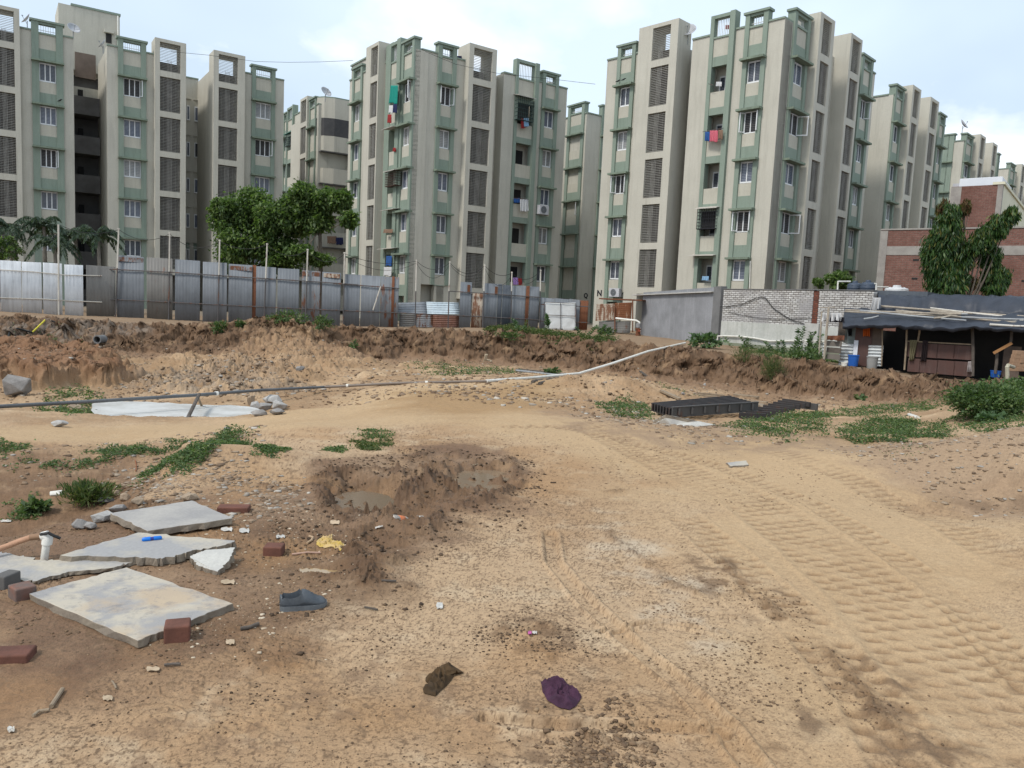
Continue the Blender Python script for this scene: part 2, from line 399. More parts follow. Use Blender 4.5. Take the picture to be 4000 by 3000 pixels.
def balc(B, F, s0, s1, Z0, wp, n=5, pl=.25, pr=.34, zb=0, doors=True, proj=.22):
    R = B.root; g = MB(); a, b = s0+pl, s1-pr; top = Z0+2.95
    g.fbox(F, s0, a, zb, top, wp-.35, wp+.10); g.fbox(F, b, s1, zb, top, wp-.35, wp+proj)
    g.fbox(F, a, b, top-.2, top-.001, wp-.3, wp+.09)
    g.fbox(F, a, b, Z0, Z0+.55, wp-.35, wp+.04); MB().fbox(F, a, b, Z0+.55, Z0+1.6, wp-.35, wp+.02).build('beige_panel', WALLP, R); g.fbox(F, a, b, Z0+1.6, Z0+1.7, wp-.35, wp+.08)
    rl = MB(); m = 10
    for i in range(1, m): x = a+(b-a)*i/m; rl.fbox(F, x-.013, x+.013, Z0+1.7, top-.19, wp-.14, wp-.113)
    rl.build('railing', RAIL, R)
    for k in range(n+1):
        Z = Z0-PITCHZ*k
        if k: g.fbox(F, a, b, max(zb, Z), Z+.42, wp-.35, wp+.06)
        if k < n:
            MB().fbox(F, a, b, Z-2.43, Z-1.48, wp-.16, wp+.03).build('balcony_parapet', WALLP, R)
            d = MB().fbox(F, a+.001, b-.001, Z-2.45, Z-2.35, wp-.94, wp-.15); d.build('balcony_floor', DIM, R)
            if doors:
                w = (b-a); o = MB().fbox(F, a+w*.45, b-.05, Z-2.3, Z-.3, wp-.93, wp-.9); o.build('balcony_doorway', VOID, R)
                window(F, a+.04, a+w*.42, Z-1.35, Z-.35, wp-.9, 1, R, 0, 1)
    # walls of the niche
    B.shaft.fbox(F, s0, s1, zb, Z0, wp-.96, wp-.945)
    g.build('balcony_frame', GREEN, R)
def sx_(F, zf, y, off=0): return lambda x: F.sz(*zf(x, y), off)[0]

# --- left building
FL = Face(660, 500, 57.8, 56); wp = -.55; Z0 = 16.5
BL = Bld('long beige and green block with triple windows, far left behind the white sheet fence', FL.P(0, 0, 0))
S = sx_(FL, z1, 920, wp); T = sx_(FL, z1, 920, 0)
strip(BL, FL, S(118), S(245), Z0, wp)
tower(BL, FL, T(-60), T(160), T(-25), T(118), Z0, wp, -.2)
strip(BL, FL, S(-400), S(-62), Z0, wp)
bay(BL, FL, S(245), S(480), Z0, wp, ns=3, pw=.42, opens={2: 2})
strip(BL, FL, S(480), S(557), Z0, wp)
strip(BL, FL, S(806), S(888), Z0, wp)
bay(BL, FL, S(888), S(1098), Z0, wp, ns=3, pw=.34, opens={0: 2})
strip(BL, FL, S(1098), S(1200), Z0, wp)
tower(BL, FL, T(1165), T(1397), T(1202), T(1356), Z0, wp, 0)
tower(BL, FL, T(1603), T(1838), T(1641), T(1784), Z0, wp, 0)
strip(BL, FL, S(1838), S(1888), Z0, wp)
bay(BL, FL, S(1888), S(2063), Z0, wp, ns=3, pw=.3, opens={1: 2})
strip(BL, FL, S(2063), S(2130), Z0, wp)
back(BL, FL, S(-400), S(557), Z0, wp, depth=6)
back(BL, FL, S(806), T(1397), Z0, wp, depth=5.5); back(BL, FL, T(1603), S(2130), Z0, wp, depth=11)
# recess between the two towers with small windows
back(BL, FL, T(1390), T(1610), Z0, wp-4.0, depth=6, top=Z0+1.9); BL.cop.fbox(FL, T(1395), T(1610), Z0+1.92, Z0+2.02, wp-5.4, wp-4.87)
for k in range(6):
    for x0, x1, ns in ((1400, 1425, 1), (1460, 1534, 2)):
        Sd = sx_(FL, z1, 920, wp-4.93); zt = Z0-PITCHZ*k-.22
        if zt < 1.5: continue
        MB().fbox(FL, Sd(x0)-.02, Sd(x1)+.02, zt+.03, zt+.5, wp-4.95, wp-4.9).build('recessed_panel', WALLP if k < 4 else GREEN, BL.root)
        MB().fbox(FL, Sd(x0)-.08, Sd(x1)+.08, zt+.5, zt+.56, wp-4.95, wp-4.8).build('lintel', WALL, BL.root)
        window(FL, Sd(x0), Sd(x1), zt-1.15, zt, wp-4.86, ns, BL.root, 2 if (k == 1 and ns == 2) else 0)
# stair block behind, balconies in the dark gap
Sb = sx_(FL, z1, 200, -6)
Wl = BL.wall; a0, a1 = Sb(440), Sb(900)
Wl.fbox(FL, a0, a1, 17.6, 22.15, -9.5, -6); Wl.fbox(FL, a0+.003, S(480), 0, 17.6, -9.4, -6.02)
BL.cop.fbox(FL, a0-.1+.9, a1+.06, 22.15, 22.3, -9.5, -5.93)
Wl.fbox(FL, Sb(555)-1, Sb(885), 15.5, 16.4, -6.6, -5.95); MB().fbox(FL, Sb(560), Sb(717), 17.1, 18.9, -6.1, -5.97).build('roof_door_recess', BROWNP, BL.root)
MB().fbox(FL, Sb(795), Sb(838), 20.0, 20.7, -6.1, -5.96).build('stair_vent', VOID, BL.root)
MB().fbox(FL, Sb(780), Sb(852), 20.7, 20.95, -6.1, -5.7).build('sunshade', WALL, BL.root)
MB().tube([FL.P(Sb(884), 22.1, -5.9), FL.P(Sb(884), 16.5, -5.9)], .06).build('drain_pipe', PVC, BL.root)
Sg = sx_(FL, z1, 920, -4.5)
for k in range(6):
    zt = Z0-.9-PITCHZ*k
    if zt < 1: break
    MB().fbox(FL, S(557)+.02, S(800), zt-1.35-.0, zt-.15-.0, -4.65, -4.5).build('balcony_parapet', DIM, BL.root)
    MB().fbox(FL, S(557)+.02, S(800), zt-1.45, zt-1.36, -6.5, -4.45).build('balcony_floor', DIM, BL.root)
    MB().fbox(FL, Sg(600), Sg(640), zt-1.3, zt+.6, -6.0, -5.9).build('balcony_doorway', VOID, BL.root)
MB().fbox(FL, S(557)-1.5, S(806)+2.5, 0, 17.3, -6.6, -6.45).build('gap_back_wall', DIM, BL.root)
BL.done()

# --- building between (seen over the trees)
FB = Face(*z2(470, 600), 71, 56); FBl = Face(*z2(470, 600), 71, 146)
BB = Bld('shaded beige block with curved glazed balconies, seen over the big tree between two blocks', FB.P(0, 0, 0)); ZB = 16.6
Q = sx_(FBl, z2, 800, 0)
ZB = FBl.sz(*z2(470, 745))[1]-.05+0
strip(BB, FBl, Q(452), 0, ZB, -.02); 
bay(BB, FBl, Q(405), Q(452), ZB, 0, ns=1, pw=.2)
tower(BB, FBl, Q(352), Q(405), Q(358), Q(398), ZB, 0, .3)
back(BB, FBl, Q(352), 0, ZB, 0)
Q2 = sx_(FBl, z2, 800, -2.0); Z9 = FBl.sz(*z2(330, 655), -2.)[1]-1.85
strip(BB, FBl, Q2(290), Q2(352), Z9, -2); balc(BB, FBl, Q2(238), Q2(290), Z9, -2, pl=.2, pr=.25); bay(BB, FBl, Q2(214), Q2(236), Z9, -2, ns=1, pw=.15); strip(BB, FBl, Q2(150), Q2(214), Z9, -2)
back(BB, FBl, Q2(150), Q2(352), Z9, -2)
# chamfered balcony stack
Qr = sx_(FB, z2, 800, 0); e1 = Qr(690)
back(BB, FB, .0, e1+2.5, ZB, .4, depth=8, top=ZB+1.2)
P0 = FB.P(0, 0, 0); 
cs = [FB.P(0, 0, -.4), FB.P(.45, 0, .25), FB.P(1.3, 0, .6), FB.P(e1, 0, .6)]
def ring(z0, z1_, inset, name, m):
    mb = MB()
    for i in range(3):
        p, q = Vector(cs[i]), Vector(cs[i+1]); nn = Vector((FB.n[0], FB.n[1], 0))*.14
        mb.quadbox([Vector((p.x, p.y, z0)), Vector((q.x, q.y, z0)), Vector((q.x, q.y, z0))-nn, Vector((p.x, p.y, z0))-nn,
                    Vector((p.x, p.y, z1_)), Vector((q.x, q.y, z1_)), Vector((q.x, q.y, z1_))-nn, Vector((p.x, p.y, z1_))-nn])
    mb.build(name, m, BB.root)
zt0 = FB.sz(*z2(600, 700), .6)[1]
ring(zt0, zt0+1.75, 0, 'balcony_parapet', WALL); ring(zt0+1.75, zt0+1.86, 0, 'roof_coping', GREEN)
for k in range(6):
    z = zt0-1.55-PITCHZ*k
    if z < 1: break
    ring(z-1.35, z, 0, 'balcony_parapet', WALL)
    MB().fbox(FB, .1, e1, z-1.45, z-1.36, -.5, .58).build('balcony_floor', DIM, BB.root)
    if k == 0: ring(z, z+1.55, 0, 'balcony_glazing', PANES[3])
    else:
        window(FB, e1*.45, e1*.9, z-.2, z+.85, -.45, 2, BB.root, 0, 3)
MB().fbox(FB, e1-.1, e1+.15, 0, zt0+1.7, -.5, .62).build('corner_column', WALL, BB.root)
BB.done()

# --- centre building (marked R)
FR = Face(1890, 500, 54.9, 54); wp = -.55; Z0 = 16.1; ZS = 2.75
BR = Bld('beige and green block with the letter R, in the centre behind the corrugated shack', FR.P(-4, 0, 0))
S = sx_(FR, z2, 900, wp); T = sx_(FR, z2, 900, 0)
strip(BR, FR, S(1225), S(1342), Z0, wp, zb=ZS)
bay(BR, FR, S(1342), S(1480), Z0, wp, ns=2, pw=.3, zb=ZS, opens={0: 1})
strip(BR, FR, S(1480), T(1578), Z0, wp, zb=ZS)
tower(BR, FR, T(1578), T(1783), T(1612), T(1750), Z0, wp, 0, zb=1.9)
back(BR, FR, S(1225), T(1783), Z0, wp, zb=ZS, depth=6)
S2 = sx_(FR, z4, 850, wp)
strip(BR, FR, S2(148), S2(215), Z0, wp, top=Z0+1.75)
balc(BR, FR, S2(215), S2(345), Z0, wp)
strip(BR, FR, S2(345), S2(372), Z0, wp, top=Z0+1.75)
bay(BR, FR, S2(372), S2(465), Z0, wp, ns=2, pw=.28)
strip(BR, FR, S2(465), S2(520), Z0, wp, top=Z0+1.75)
back(BR, FR, S2(148), S2(520), Z0, wp, depth=8)
BR.wall.fbox(FR, S2(470), S2(520)-.3, Z0+1.7, Z0+2.4, wp-1.6, wp-1.2)
# stilt floor
for x0, x1 in ((1200, 1262), (1342, 1420), (1700, 1790)):
    q0 = FR.sz(*z2(1150 if x0 == 1200 else x0-75, 2000), wp)[0]
for a, b in ((S(1225), S(1225)+.35), (S(1225)+1.55, S(1225)+2.3), (T(1578)-1.6, T(1578)+.1)): BR.wall.fbox(FR, a, b, 0, ZS, wp-.4, wp-.02)
BR.wall.fbox(FR, S(1225), T(1783), 0, .9, wp-.5, wp-.05)
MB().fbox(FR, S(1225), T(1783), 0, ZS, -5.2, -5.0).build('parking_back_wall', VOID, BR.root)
# left face of the same block
_c = FR.P(S(1225), 0, wp)[:2]; FRl = Face(az=144, O=_c+.5*np.array([math.cos(math.radians(144)), -math.sin(math.radians(144))])); wl = 0
cA = FR.P(S(1225), 0, wp); cB0 = FRl.P(0, 0, 0)
QL = sx_(FRl, z2, 900, 0); Z0l = 16.05
strip(BR, FRl, QL(1178), -.5, Z0l, wl, zb=0)
# chamfer between the faces
def chamfer(B, Fa, sa, oa, Fb, sb, ob, zb, top):
    p = Fa.P(sa, 0, oa); q = Fb.P(sb, 0, ob); pi_ = Fa.P(sa, 0, oa-.9); qi = Fb.P(sb, 0, ob-.9)
    m = [(p, zb), (q, zb), (qi, zb), (pi_, zb), (p, top), (q, top), (qi, top), (pi_, top)]
    B.wall.quadbox([(a[0], a[1], z) for a, z in m])
    t = [(p, top), (q, top), (qi, top), (pi_, top), (p, top+.1), (q, top+.1), (qi, top+.1), (pi_, top+.1)]
    B.cop.quadbox([(a[0], a[1], z) for a, z in t])
chamfer(BR, FRl, -.5, wl, FR, S(1225), wp, 0, Z0+1.862)
bay(BR, FRl, QL(1085), QL(1178), Z0l, wl, ns=2, pw=.3, opens={0: 2})
balc(BR, FRl, QL(968), QL(1085), Z0l, wl, pr=.5, pl=.75, doors=False)
strip(BR, FRl, QL(945), QL(968), Z0l, wl)
QT = sx_(FRl, z2, 900, .55)
tower(BR, FRl, QT(812), QT(905), QT(848), QT(898), Z0l+.3, wl, .55)
BR.wall.fbox(FRl, QT(905)-.01, QL(948), 0, Z0l+1.8, -3, wl-.2)
strip(BR, FRl, QL(795), QT(812), Z0l+.1, wl)
bay(BR, FRl, QL(722), QL(795), Z0l, wl, ns=2, pw=.3)
strip(BR, FRl, QL(694), QL(722), Z0l, wl)
back(BR, FRl, QL(694), -.8, Z0l, wl, depth=8)
h0 = Face.sz(FRl, *z2(760, 240), -1.5)
BR.wall.fbox(FRl, h0[0]-2.6, h0[0]+5, Z0l+1.8, h0[1], -7, -2.2); BR.cop.fbox(FRl, h0[0]-2.65, h0[0]+5.05, h0[1], h0[1]+.12, -7.05, -2.1)
BR.done()

# --- building behind (marked Q)
FQ = Face(*z4(655, 600), 68, 144); FQr = Face(*z4(655, 600), 68, 54)
BQ = Bld('darker shaded block with the letter Q, set back between the R and N blocks', FQ.P(0, 0, 0)); ZQ = FQ.sz(*z4(610, 487), .2)[1]
Q = sx_(FQ, z4, 700, 0); bay(BQ, FQ, Q(545), Q(640), ZQ, 0, ns=3, pw=.35, opens={2: 2}); strip(BQ, FQ, Q(640), 0, ZQ, 0, top=ZQ+1.6)
strip(BQ, FQ, Q(500), Q(545), ZQ, 0, top=ZQ+1.6); back(BQ, FQ, Q(500), 0, ZQ, 0)
q = sx_(FQr, z4, 700, 0); strip(BQ, FQr, 0.02, q(735), ZQ, 0, top=ZQ+1.62); bay(BQ, FQr, q(735), q(735)+2, ZQ, 0, ns=2); strip(BQ, FQr, q(735)+2, q(735)+6, ZQ, 0); back(BQ, FQr, 0.02, q(735)+6, ZQ, 0)
BQ.done()

# --- building marked N
FN = Face(2950, 500, 45.8, 135); FNr = Face(3215, 500, 47.8, 45); Z0 = 16.3
BN = Bld('nearest beige and green block with the letter N, behind the white brick wall', FN.P(0, 0, 0))
S = sx_(FN, z5, 880, 0); T = sx_(FN, z5, 880, .5)
strip(BN, FN, S(70), S(128), Z0, 0); bay(BN, FN, S(128), S(222), Z0, 0, ns=2, pw=.28, opens={2: 1})
strip(BN, FN, S(222), S(262), Z0, 0)
tower(BN, FN, T(281)-.75, T(437), T(303), T(397), Z0+.25, 0, .5)
back(BN, FN, S(70), T(437), Z0, 0, depth=8)
strip(BN, FN, S(517), S(612), Z0, 0); balc(BN, FN, S(612), S(745), Z0, 0); strip(BN, FN, S(745), S(795), Z0, 0)
bay(BN, FN, S(795), S(915), Z0, 0, ns=2, pw=.28, opens={1: 1, 3: 1}); strip(BN, FN, S(915), S(1000), Z0, 0)
back(BN, FN, S(517), S(1000)-.4, Z0, 0, depth=8)
wr = -.55; Rr = sx_(FNr, z5, 880, wr); Rt = sx_(FNr, z5, 880, 0)
chamfer(BN, FN, S(1000), 0, FNr, Rr(1044), wr, 0, Z0+1.87)
Z1 = 16.35
bay(BN, FNr, Rr(1044), Rr(1130), Z1, wr, ns=2, pw=.32, opens={1: 2, 3: 2})
strip(BN, FNr, Rr(1130), Rt(1187)+.1, Z1, wr)
tower(BN, FNr, Rt(1187), Rt(1266), Rt(1203), Rt(1250), Z1, wr, 0)
tower(BN, FNr, Rt(1357), Rt(1420), Rt(1368), Rt(1412), Z1, wr, 0)
bay(BN, FNr, Rr(1420), Rr(1482), Z1, wr, ns=3, pw=.35, opens={0: 2}); strip(BN, FNr, Rr(1482), Rr(1503), Z1, wr)
back(BN, FNr, Rr(1046), Rt(1266), Z1, wr, depth=6); back(BN, FNr, Rt(1357), Rr(1503), Z1, wr, depth=8)
back(BN, FNr, Rt(1260), Rt(1360), Z1, wr-5, depth=4, top=Z1+1.9)
BN.done()

# --- row receding to the right
def rowblock(label, u, d, zf, y, cols, az=45, left=None, sc=1):
    F = Face(*zf(u, y), d, az); Fl = Face(*zf(u, y), d, az+90)
    B = Bld(label, F.P(0, 0, 0)); return F, Fl, B
F1, F1l, B1 = rowblock('second block of the receding row on the right, partly behind the unfinished brick building', 640, 57.8, z6, 900, None)
Z1 = F1.sz(*z6(700, 632), .4)[1]+.02
def rowfaces(B, F, Fl, zf, y, c, Z, corner, opens={}):
    A = sx_(F, zf, y, 0); A5 = sx_(F, zf, y, .55)
    b0, b1, f0, f1, g0, g1, h0, h1, e1 = c
    strip(B, F, .05, A(b0)+.0, Z, -.01); bay(B, F, A(b0), A(b1), Z, 0, ns=2, pw=.3, opens=opens)
    strip(B, F, A(b1), A5(f0)+.2, Z, 0)
    w = A5(f1)-A5(f0); tower(B, F, A5(f0), A5(f1), A5(f0)+w*.2, A5(f1)-w*.17, Z, 0, .55)
    w = A5(g1)-A5(g0); tower(B, F, A5(g0), A5(g1), A5(g0)+w*.2, A5(g1)-w*.17, Z, 0, .55)
    bay(B, F, A(h0), A(h1), Z, 0, ns=2, pw=.3); strip(B, F, A(h1), A(e1), Z, 0)
    back(B, F, .05, A5(f1), Z, 0, depth=6); back(B, F, A5(g0), A(e1), Z, 0, depth=9)
    back(B, F, A5(f1)-.1, A5(g0)+.1, Z, -4.5, depth=4, top=Z+1.9)
rowfaces(B1, F1, F1l, z6, 900, (645, 730, 815, 895, 988, 1070, 1070, 1132, 1145), Z1, 640)
Ql = sx_(F1l, z6, 900, 0)
chamfer(B1, F1l, Ql(598)-.0, .0, F1, .05, 0, 0, Z1+1.862); strip(B1, F1l, -7, Ql(598), Z1, 0); back(B1, F1l, -7, Ql(598)-.3, Z1, 0, depth=7); B1.done()
F2, F2l, B2 = rowblock('third block of the receding row on the right, rising behind the white roof tank house', 1335, 75, z6, 900, None)
Z2 = F2.sz(*z6(1390, 1025), .4)[1]
rowfaces(B2, F2, F2l, z6, 900, (1340, 1410, 1482, 1535, 1605, 1650, 1650, 1672, 1680), Z2, 1335)
Ql = sx_(F2l, z6, 900, 0); strip(B2, F2l, Ql(1245), -.02, Z2, .0); bay(B2, F2l, Ql(1150), Ql(1245), Z2, 0, ns=2, pw=.5); strip(B2, F2l, Ql(1150)-4, Ql(1150), Z2, 0); back(B2, F2l, Ql(1150)-4, -.3, Z2, 0); B2.done()
F3, F3l, B3 = rowblock('farthest small block of the receding row, at the right edge of the picture', 1750, 98, z6, 1150, None)
Z3 = F3.sz(*z6(1760, 1045))[1]-2.4
rowfaces(B3, F3, F3l, z6, 1150, (1752, 1800, 1868, 1905, 1960, 2000, 2000, 2030, 2040), Z3, 1750)
Ql = sx_(F3l, z6, 1150, 0); strip(B3, F3l, Ql(1640), -.02, Z3, 0); back(B3, F3l, Ql(1640), -.3, Z3, 0); B3.done()

# --- painted letters on the walls (part of their buildings)
def letter(ch, F, s, z, off, size, par):
    c = bpy.data.curves.new('t', 'FONT'); c.body = ch; c.size = size; c.extrude = .004; c.offset = .018; c.align_x = 'CENTER'
    t = bpy.data.objects.new('t', c); COL.objects.link(t)
    dg = bpy.context.evaluated_depsgraph_get(); me = bpy.data.meshes.new_from_object(t.evaluated_get(dg)); bpy.data.objects.remove(t)
    me.materials.clear(); me.materials.append(M('painted_black', (.012, .012, .02), .8, bump=0))
    o = put('painted_letter', me, par, F.P(s, z, off)); o.rotation_euler = (math.pi/2, 0, F.rot)
    tag(o, 'black painted letter %s' % ch); return o
for ch, F, zz, off, par in (('R', FR, (1300+585*.5425, 950+312*.5425), -.545, BR), ('N', FN, z5(57, 1598), .01, BN), ('Q', FQr, z4(660, 1452), .01, BQ)):
    s, z = F.sz(*zz, off); 
    letter(ch, F, s, z, off+.012, .56, par.root)
# ------------------------------------------------------------------ noise (vectorised)
def _h(xi, yi, sd):
    h = (xi.astype(np.int64)*374761393+yi.astype(np.int64)*668265263+sd*974634777) & 0xffffffff
    h = ((h ^ (h >> 13))*1274126177) & 0xffffffff
    return (h ^ (h >> 16)) & 0xffffffff
def pn(x, y, sd=0):
    xi = np.floor(x); yi = np.floor(y); fx = x-xi; fy = y-yi
    u = fx*fx*fx*(fx*(fx*6-15)+10); v = fy*fy*fy*(fy*(fy*6-15)+10)
    def g(i, j):
        a = _h(xi+i, yi+j, sd)*(2*math.pi/4294967296.0); return np.cos(a)*(fx-i)+np.sin(a)*(fy-j)
    a = g(0, 0); b = g(1, 0); c = g(0, 1); d = g(1, 1)
    return (a+(b-a)*u+(c-a)*v+(a-b-c+d)*u*v)*1.5
def fbm(x, y, sd=0, o=4, r=.5):
    s = 0; a = 1; t = 0
    for i in range(o): s = s+a*pn(x*2**i, y*2**i, sd+i*7); t += a; a *= r
    return s/t
def cells(x, y, sd=0, rmax=.5, dens=1.0):
    """height of stones lying one to a cell"""
    xi = np.floor(x); yi = np.floor(y); best = np.zeros_like(x)
    for i in (-1, 0, 1):
        for j in (-1, 0, 1):
            h1 = _h(xi+i, yi+j, sd); px = xi+i+.15+.7*(h1 % 1024)/1024.; py = yi+j+.15+.7*((h1 >> 10) % 1024)/1024.
            r = rmax*(.3+.7*((h1 >> 20) % 256)/256.); on = ((h1 >> 5) % 997)/997. < dens
            d = (x-px)**2+(y-py)**2; best = np.maximum(best, np.where(on, np.sqrt(np.maximum(r*r-d, 0)), 0))
    return best
def ss(a, b, x): t = np.clip((x-a)/(b-a), 0, 1); return t*t*(3-2*t)
# ------------------------------------------------------------------ landform
_cols = [-1100, 0, 200, 450, 700, 900, 1100, 1300, 1500, 1700, 1850, 2000, 2120, 2212, 2900]
_a = np.array([(c*KP-2000)/FPX for c in _cols])
_pr = {
 0: [(1.5, 0), (4, 0), (4.9, -.05), (5.8, -.56), (7.9, -.22), (12, -.45), (15, -.92), (30.0, -1.2), (31.3, -0.6), (32.5, .1), (36, .22)],
 200: [(1.5, 0), (4, 0), (5.3, -.02), (6.2, -.40), (8.0, -.24), (12, -.48), (15, -.93), (30.8, -1.2), (32.3, -0.65), (33.6, .02), (37, .1)],
 450: [(1.5, 0), (4, 0), (6.5, 0), (8, -.08), (9.8, -.25), (12.5, -.5), (15.3, -.92), (32.2, -1.22), (33.5, -0.65), (34.6, .0), (39, .05)],
 700: [(1.5, 0), (4, 0), (6.5, 0), (8.5, -.02), (10.5, -.15), (13, -.35), (17, -.8), (33.9, -1.2), (35.1, -0.6), (36.2, .05), (41, .1)],
 900: [(1.5, 0), (4, 0), (6.5, 0), (8.5, 0), (10.5, -.03), (13, -.15), (18, -.45), (35.0, -1.22), (36.1, -0.55), (37.2, .15), (42, .18)],
 1100: [(1.5, 0), (4, 0), (6.5, 0), (8.5, 0), (10.5, 0), (13, -.1), (18, -.4), (35.4, -1.2), (36.5, -0.45), (37.6, .3), (43, .4)],
 1300: [(1.5, 0), (4, 0), (6.5, 0), (8.5, 0), (10.5, 0), (13, -.12), (18, -.5), (32.2, -1.1), (33.6, -0.5), (34.8, .1), (42, .35)],
 1500: [(1.5, 0), (4, 0), (6.5, 0), (8.5, 0), (10.5, 0), (13, -.15), (18, -.65), (29.2, -1.12), (30.5, -0.55), (31.6, .08), (36, .26)],
 1700: [(1.5, 0), (4, 0), (6.5, 0), (8.5, 0), (10.5, 0), (13, -.12), (18, -.7), (26.5, -1.1), (27.4, -0.55), (28.3, .06), (33, .2)],
 1850: [(1.5, 0), (4, 0), (6.5, 0), (8.5, 0), (10.5, 0), (13, -.1), (17, -.5), (24.5, -1.0), (25.4, -0.5), (26.2, -.02), (29, -.1)],
 2000: [(1.5, 0), (4, 0), (6.5, 0), (8.5, .02), (10, .05), (12.5, -.1), (16.5, -.35), (22.3, -0.72), (23.2, -0.42), (24, -.12), (27, -.2)],
 2120: [(1.5, 0), (4, 0), (6.5, .02), (8.5, .14), (10, .15), (12.5, .1), (16, 0), (19, -.1), (21, -.1), (23, -.12), (27, -.22)],
 2212: [(1.5, 0), (4, 0), (6.3, .07), (7.8, .28), (10, .28), (12.5, .22), (16, .12), (19, .05), (21, 0), (23, -.1), (27, -.22)],
 2900: [(1.5, 0), (4, .05), (6, .2), (7.8, .4), (10, .4), (12.5, .4), (16, .3), (19, .2), (21, .1), (23, 0), (27, -.1)]}
_pr[-1100] = _pr[0]
_D = np.array([[k[0] for k in _pr[c]] for c in _cols]); _Z = np.array([[k[1] for k in _pr[c]] for c in _cols])
def macro(x, y):
    x = np.asarray(x, float); y = np.asarray(y, float)
    far = ss(13, 20, y)
    yy = y+far*(fbm(x*.35, y*.35, 3, 4, .6)*1.5+pn(x*1.3, y*1.3, 9)*.35+fbm(x*2.4, y*2.4, 12, 4, .65)*.35)
    a = x/np.maximum(y, .2)+far*.012*pn(y*.4, x*.4, 5); a = np.clip(a, _a[0], _a[-1])
    i = np.clip(np.searchsorted(_a, a)-1, 0, len(_a)-2); t = (a-_a[i])/(_a[i+1]-_a[i]); t = t*t*(3-2*t)*.5+t*.5
    D = _D[i]*(1-t)[..., None]+_D[i+1]*t[..., None]; Z = _Z[i]*(1-t)[..., None]+_Z[i+1]*t[..., None]
    z = Z[..., 0].copy(); n = D.shape[-1]
    for k in range(n-1):
        u = np.clip((yy-D[..., k])/(D[..., k+1]-D[..., k]), 0, 1)
        if k in (1, 2, 3, 4, 5, 6): u = u*u*(3-2*u)*.6+u*.4
        z = np.where(yy >= D[..., k], Z[..., k]*(1-u)+Z[..., k+1]*u, z)
    bank = ss(0, .45, (yy-D[..., 7])/(D[..., 8]-D[..., 7]+1e-6))*(1-ss(0, 1, (yy-D[..., 9])/.5)); talus = ss(-4, 0, yy-D[..., 7])*(1-ss(0, 1, (yy-D[..., 9])/.5))
    return z, bank, talus, ss(0, .6, yy-D[..., 9])
def to_ground(px, py, zmax=60.):
    """where the sight line through a point of the photograph meets the landform"""
    r = ray(px*KP, py*KP); ts = 1.2*1.012**np.arange(0, 330); P = CAM[None]+ts[:, None]/r[1]*r[None]
    z = macro(P[:, 0], P[:, 1])[0]; k = np.nonzero(P[:, 2] < z)[0]
    if len(k) == 0: k = [len(ts)-1]
    k = max(k[0], 1); a = P[k-1]; b = P[k]; f = (a[2]-z[k-1])/max((a[2]-z[k-1])-(b[2]-z[k]), 1e-6); return a+(b-a)*min(max(f, 0), 1)
_gc = {}
def G(px, py):
    if (px, py) not in _gc: _gc[(px, py)] = to_ground(px, py)[:2]
    return _gc[(px, py)]
def gauss(x, y, px, py, rx, ry, c=None):
    c = G(px, py) if c is None else c
    return np.exp(-(((x-c[0])/rx)**2+((y-c[1])/ry)**2))
def polymask(x, y, pts, soft=.15, wob=.15, ws=1.5, sd=0, raw=False):
    """1 inside the outline, fading over soft metres, the edge made uneven"""
    P = np.array([G(*p) for p in pts]) if not raw else np.array(pts); n = len(P)
    m = (x > P[:, 0].min()-2) & (x < P[:, 0].max()+2) & (y > P[:, 1].min()-2) & (y < P[:, 1].max()+2)
    out = np.zeros(x.shape); X = x[m]; Y = y[m]
    if X.size == 0: return out
    d = np.full(X.shape, 1e9); ins = np.zeros(X.shape, bool)
    for i in range(n):
        a = P[i]; b = P[(i+1) % n]; e = b-a; t = np.clip(((X-a[0])*e[0]+(Y-a[1])*e[1])/(e@e+1e-9), 0, 1)
        d = np.minimum(d, np.hypot(X-a[0]-t*e[0], Y-a[1]-t*e[1]))
        if a[1] != b[1]: ins ^= ((a[1] > Y) != (b[1] > Y)) & (X < (b[0]-a[0])*(Y-a[1])/(b[1]-a[1])+a[0])
    s = np.where(ins, d, -d)+wob*fbm(X*ws, Y*ws, 40+sd, 4, .6)*2
    out[m] = ss(-soft, soft, s); return out
def pathdist(x, y, pts):
    P = np.array([G(*p) for p in pts]); best = np.full(x.shape, 1e9); along = np.zeros(x.shape); side = np.zeros(x.shape); L = 0
    for i in range(len(P)-1):
        a, b = P[i], P[i+1]; e = b-a; l = math.hypot(*e); e = e/l; t = np.clip((x-a[0])*e[0]+(y-a[1])*e[1], 0, l)
        dx = x-a[0]-t*e[0]; dy = y-a[1]-t*e[1]; d = np.hypot(dx, dy); k = d < best
        best = np.where(k, d, best); along = np.where(k, L+t, along); side = np.where(k, np.where(e[0]*dy-e[1]*dx > 0, 1, -1), side); L += l
    return best, along, side
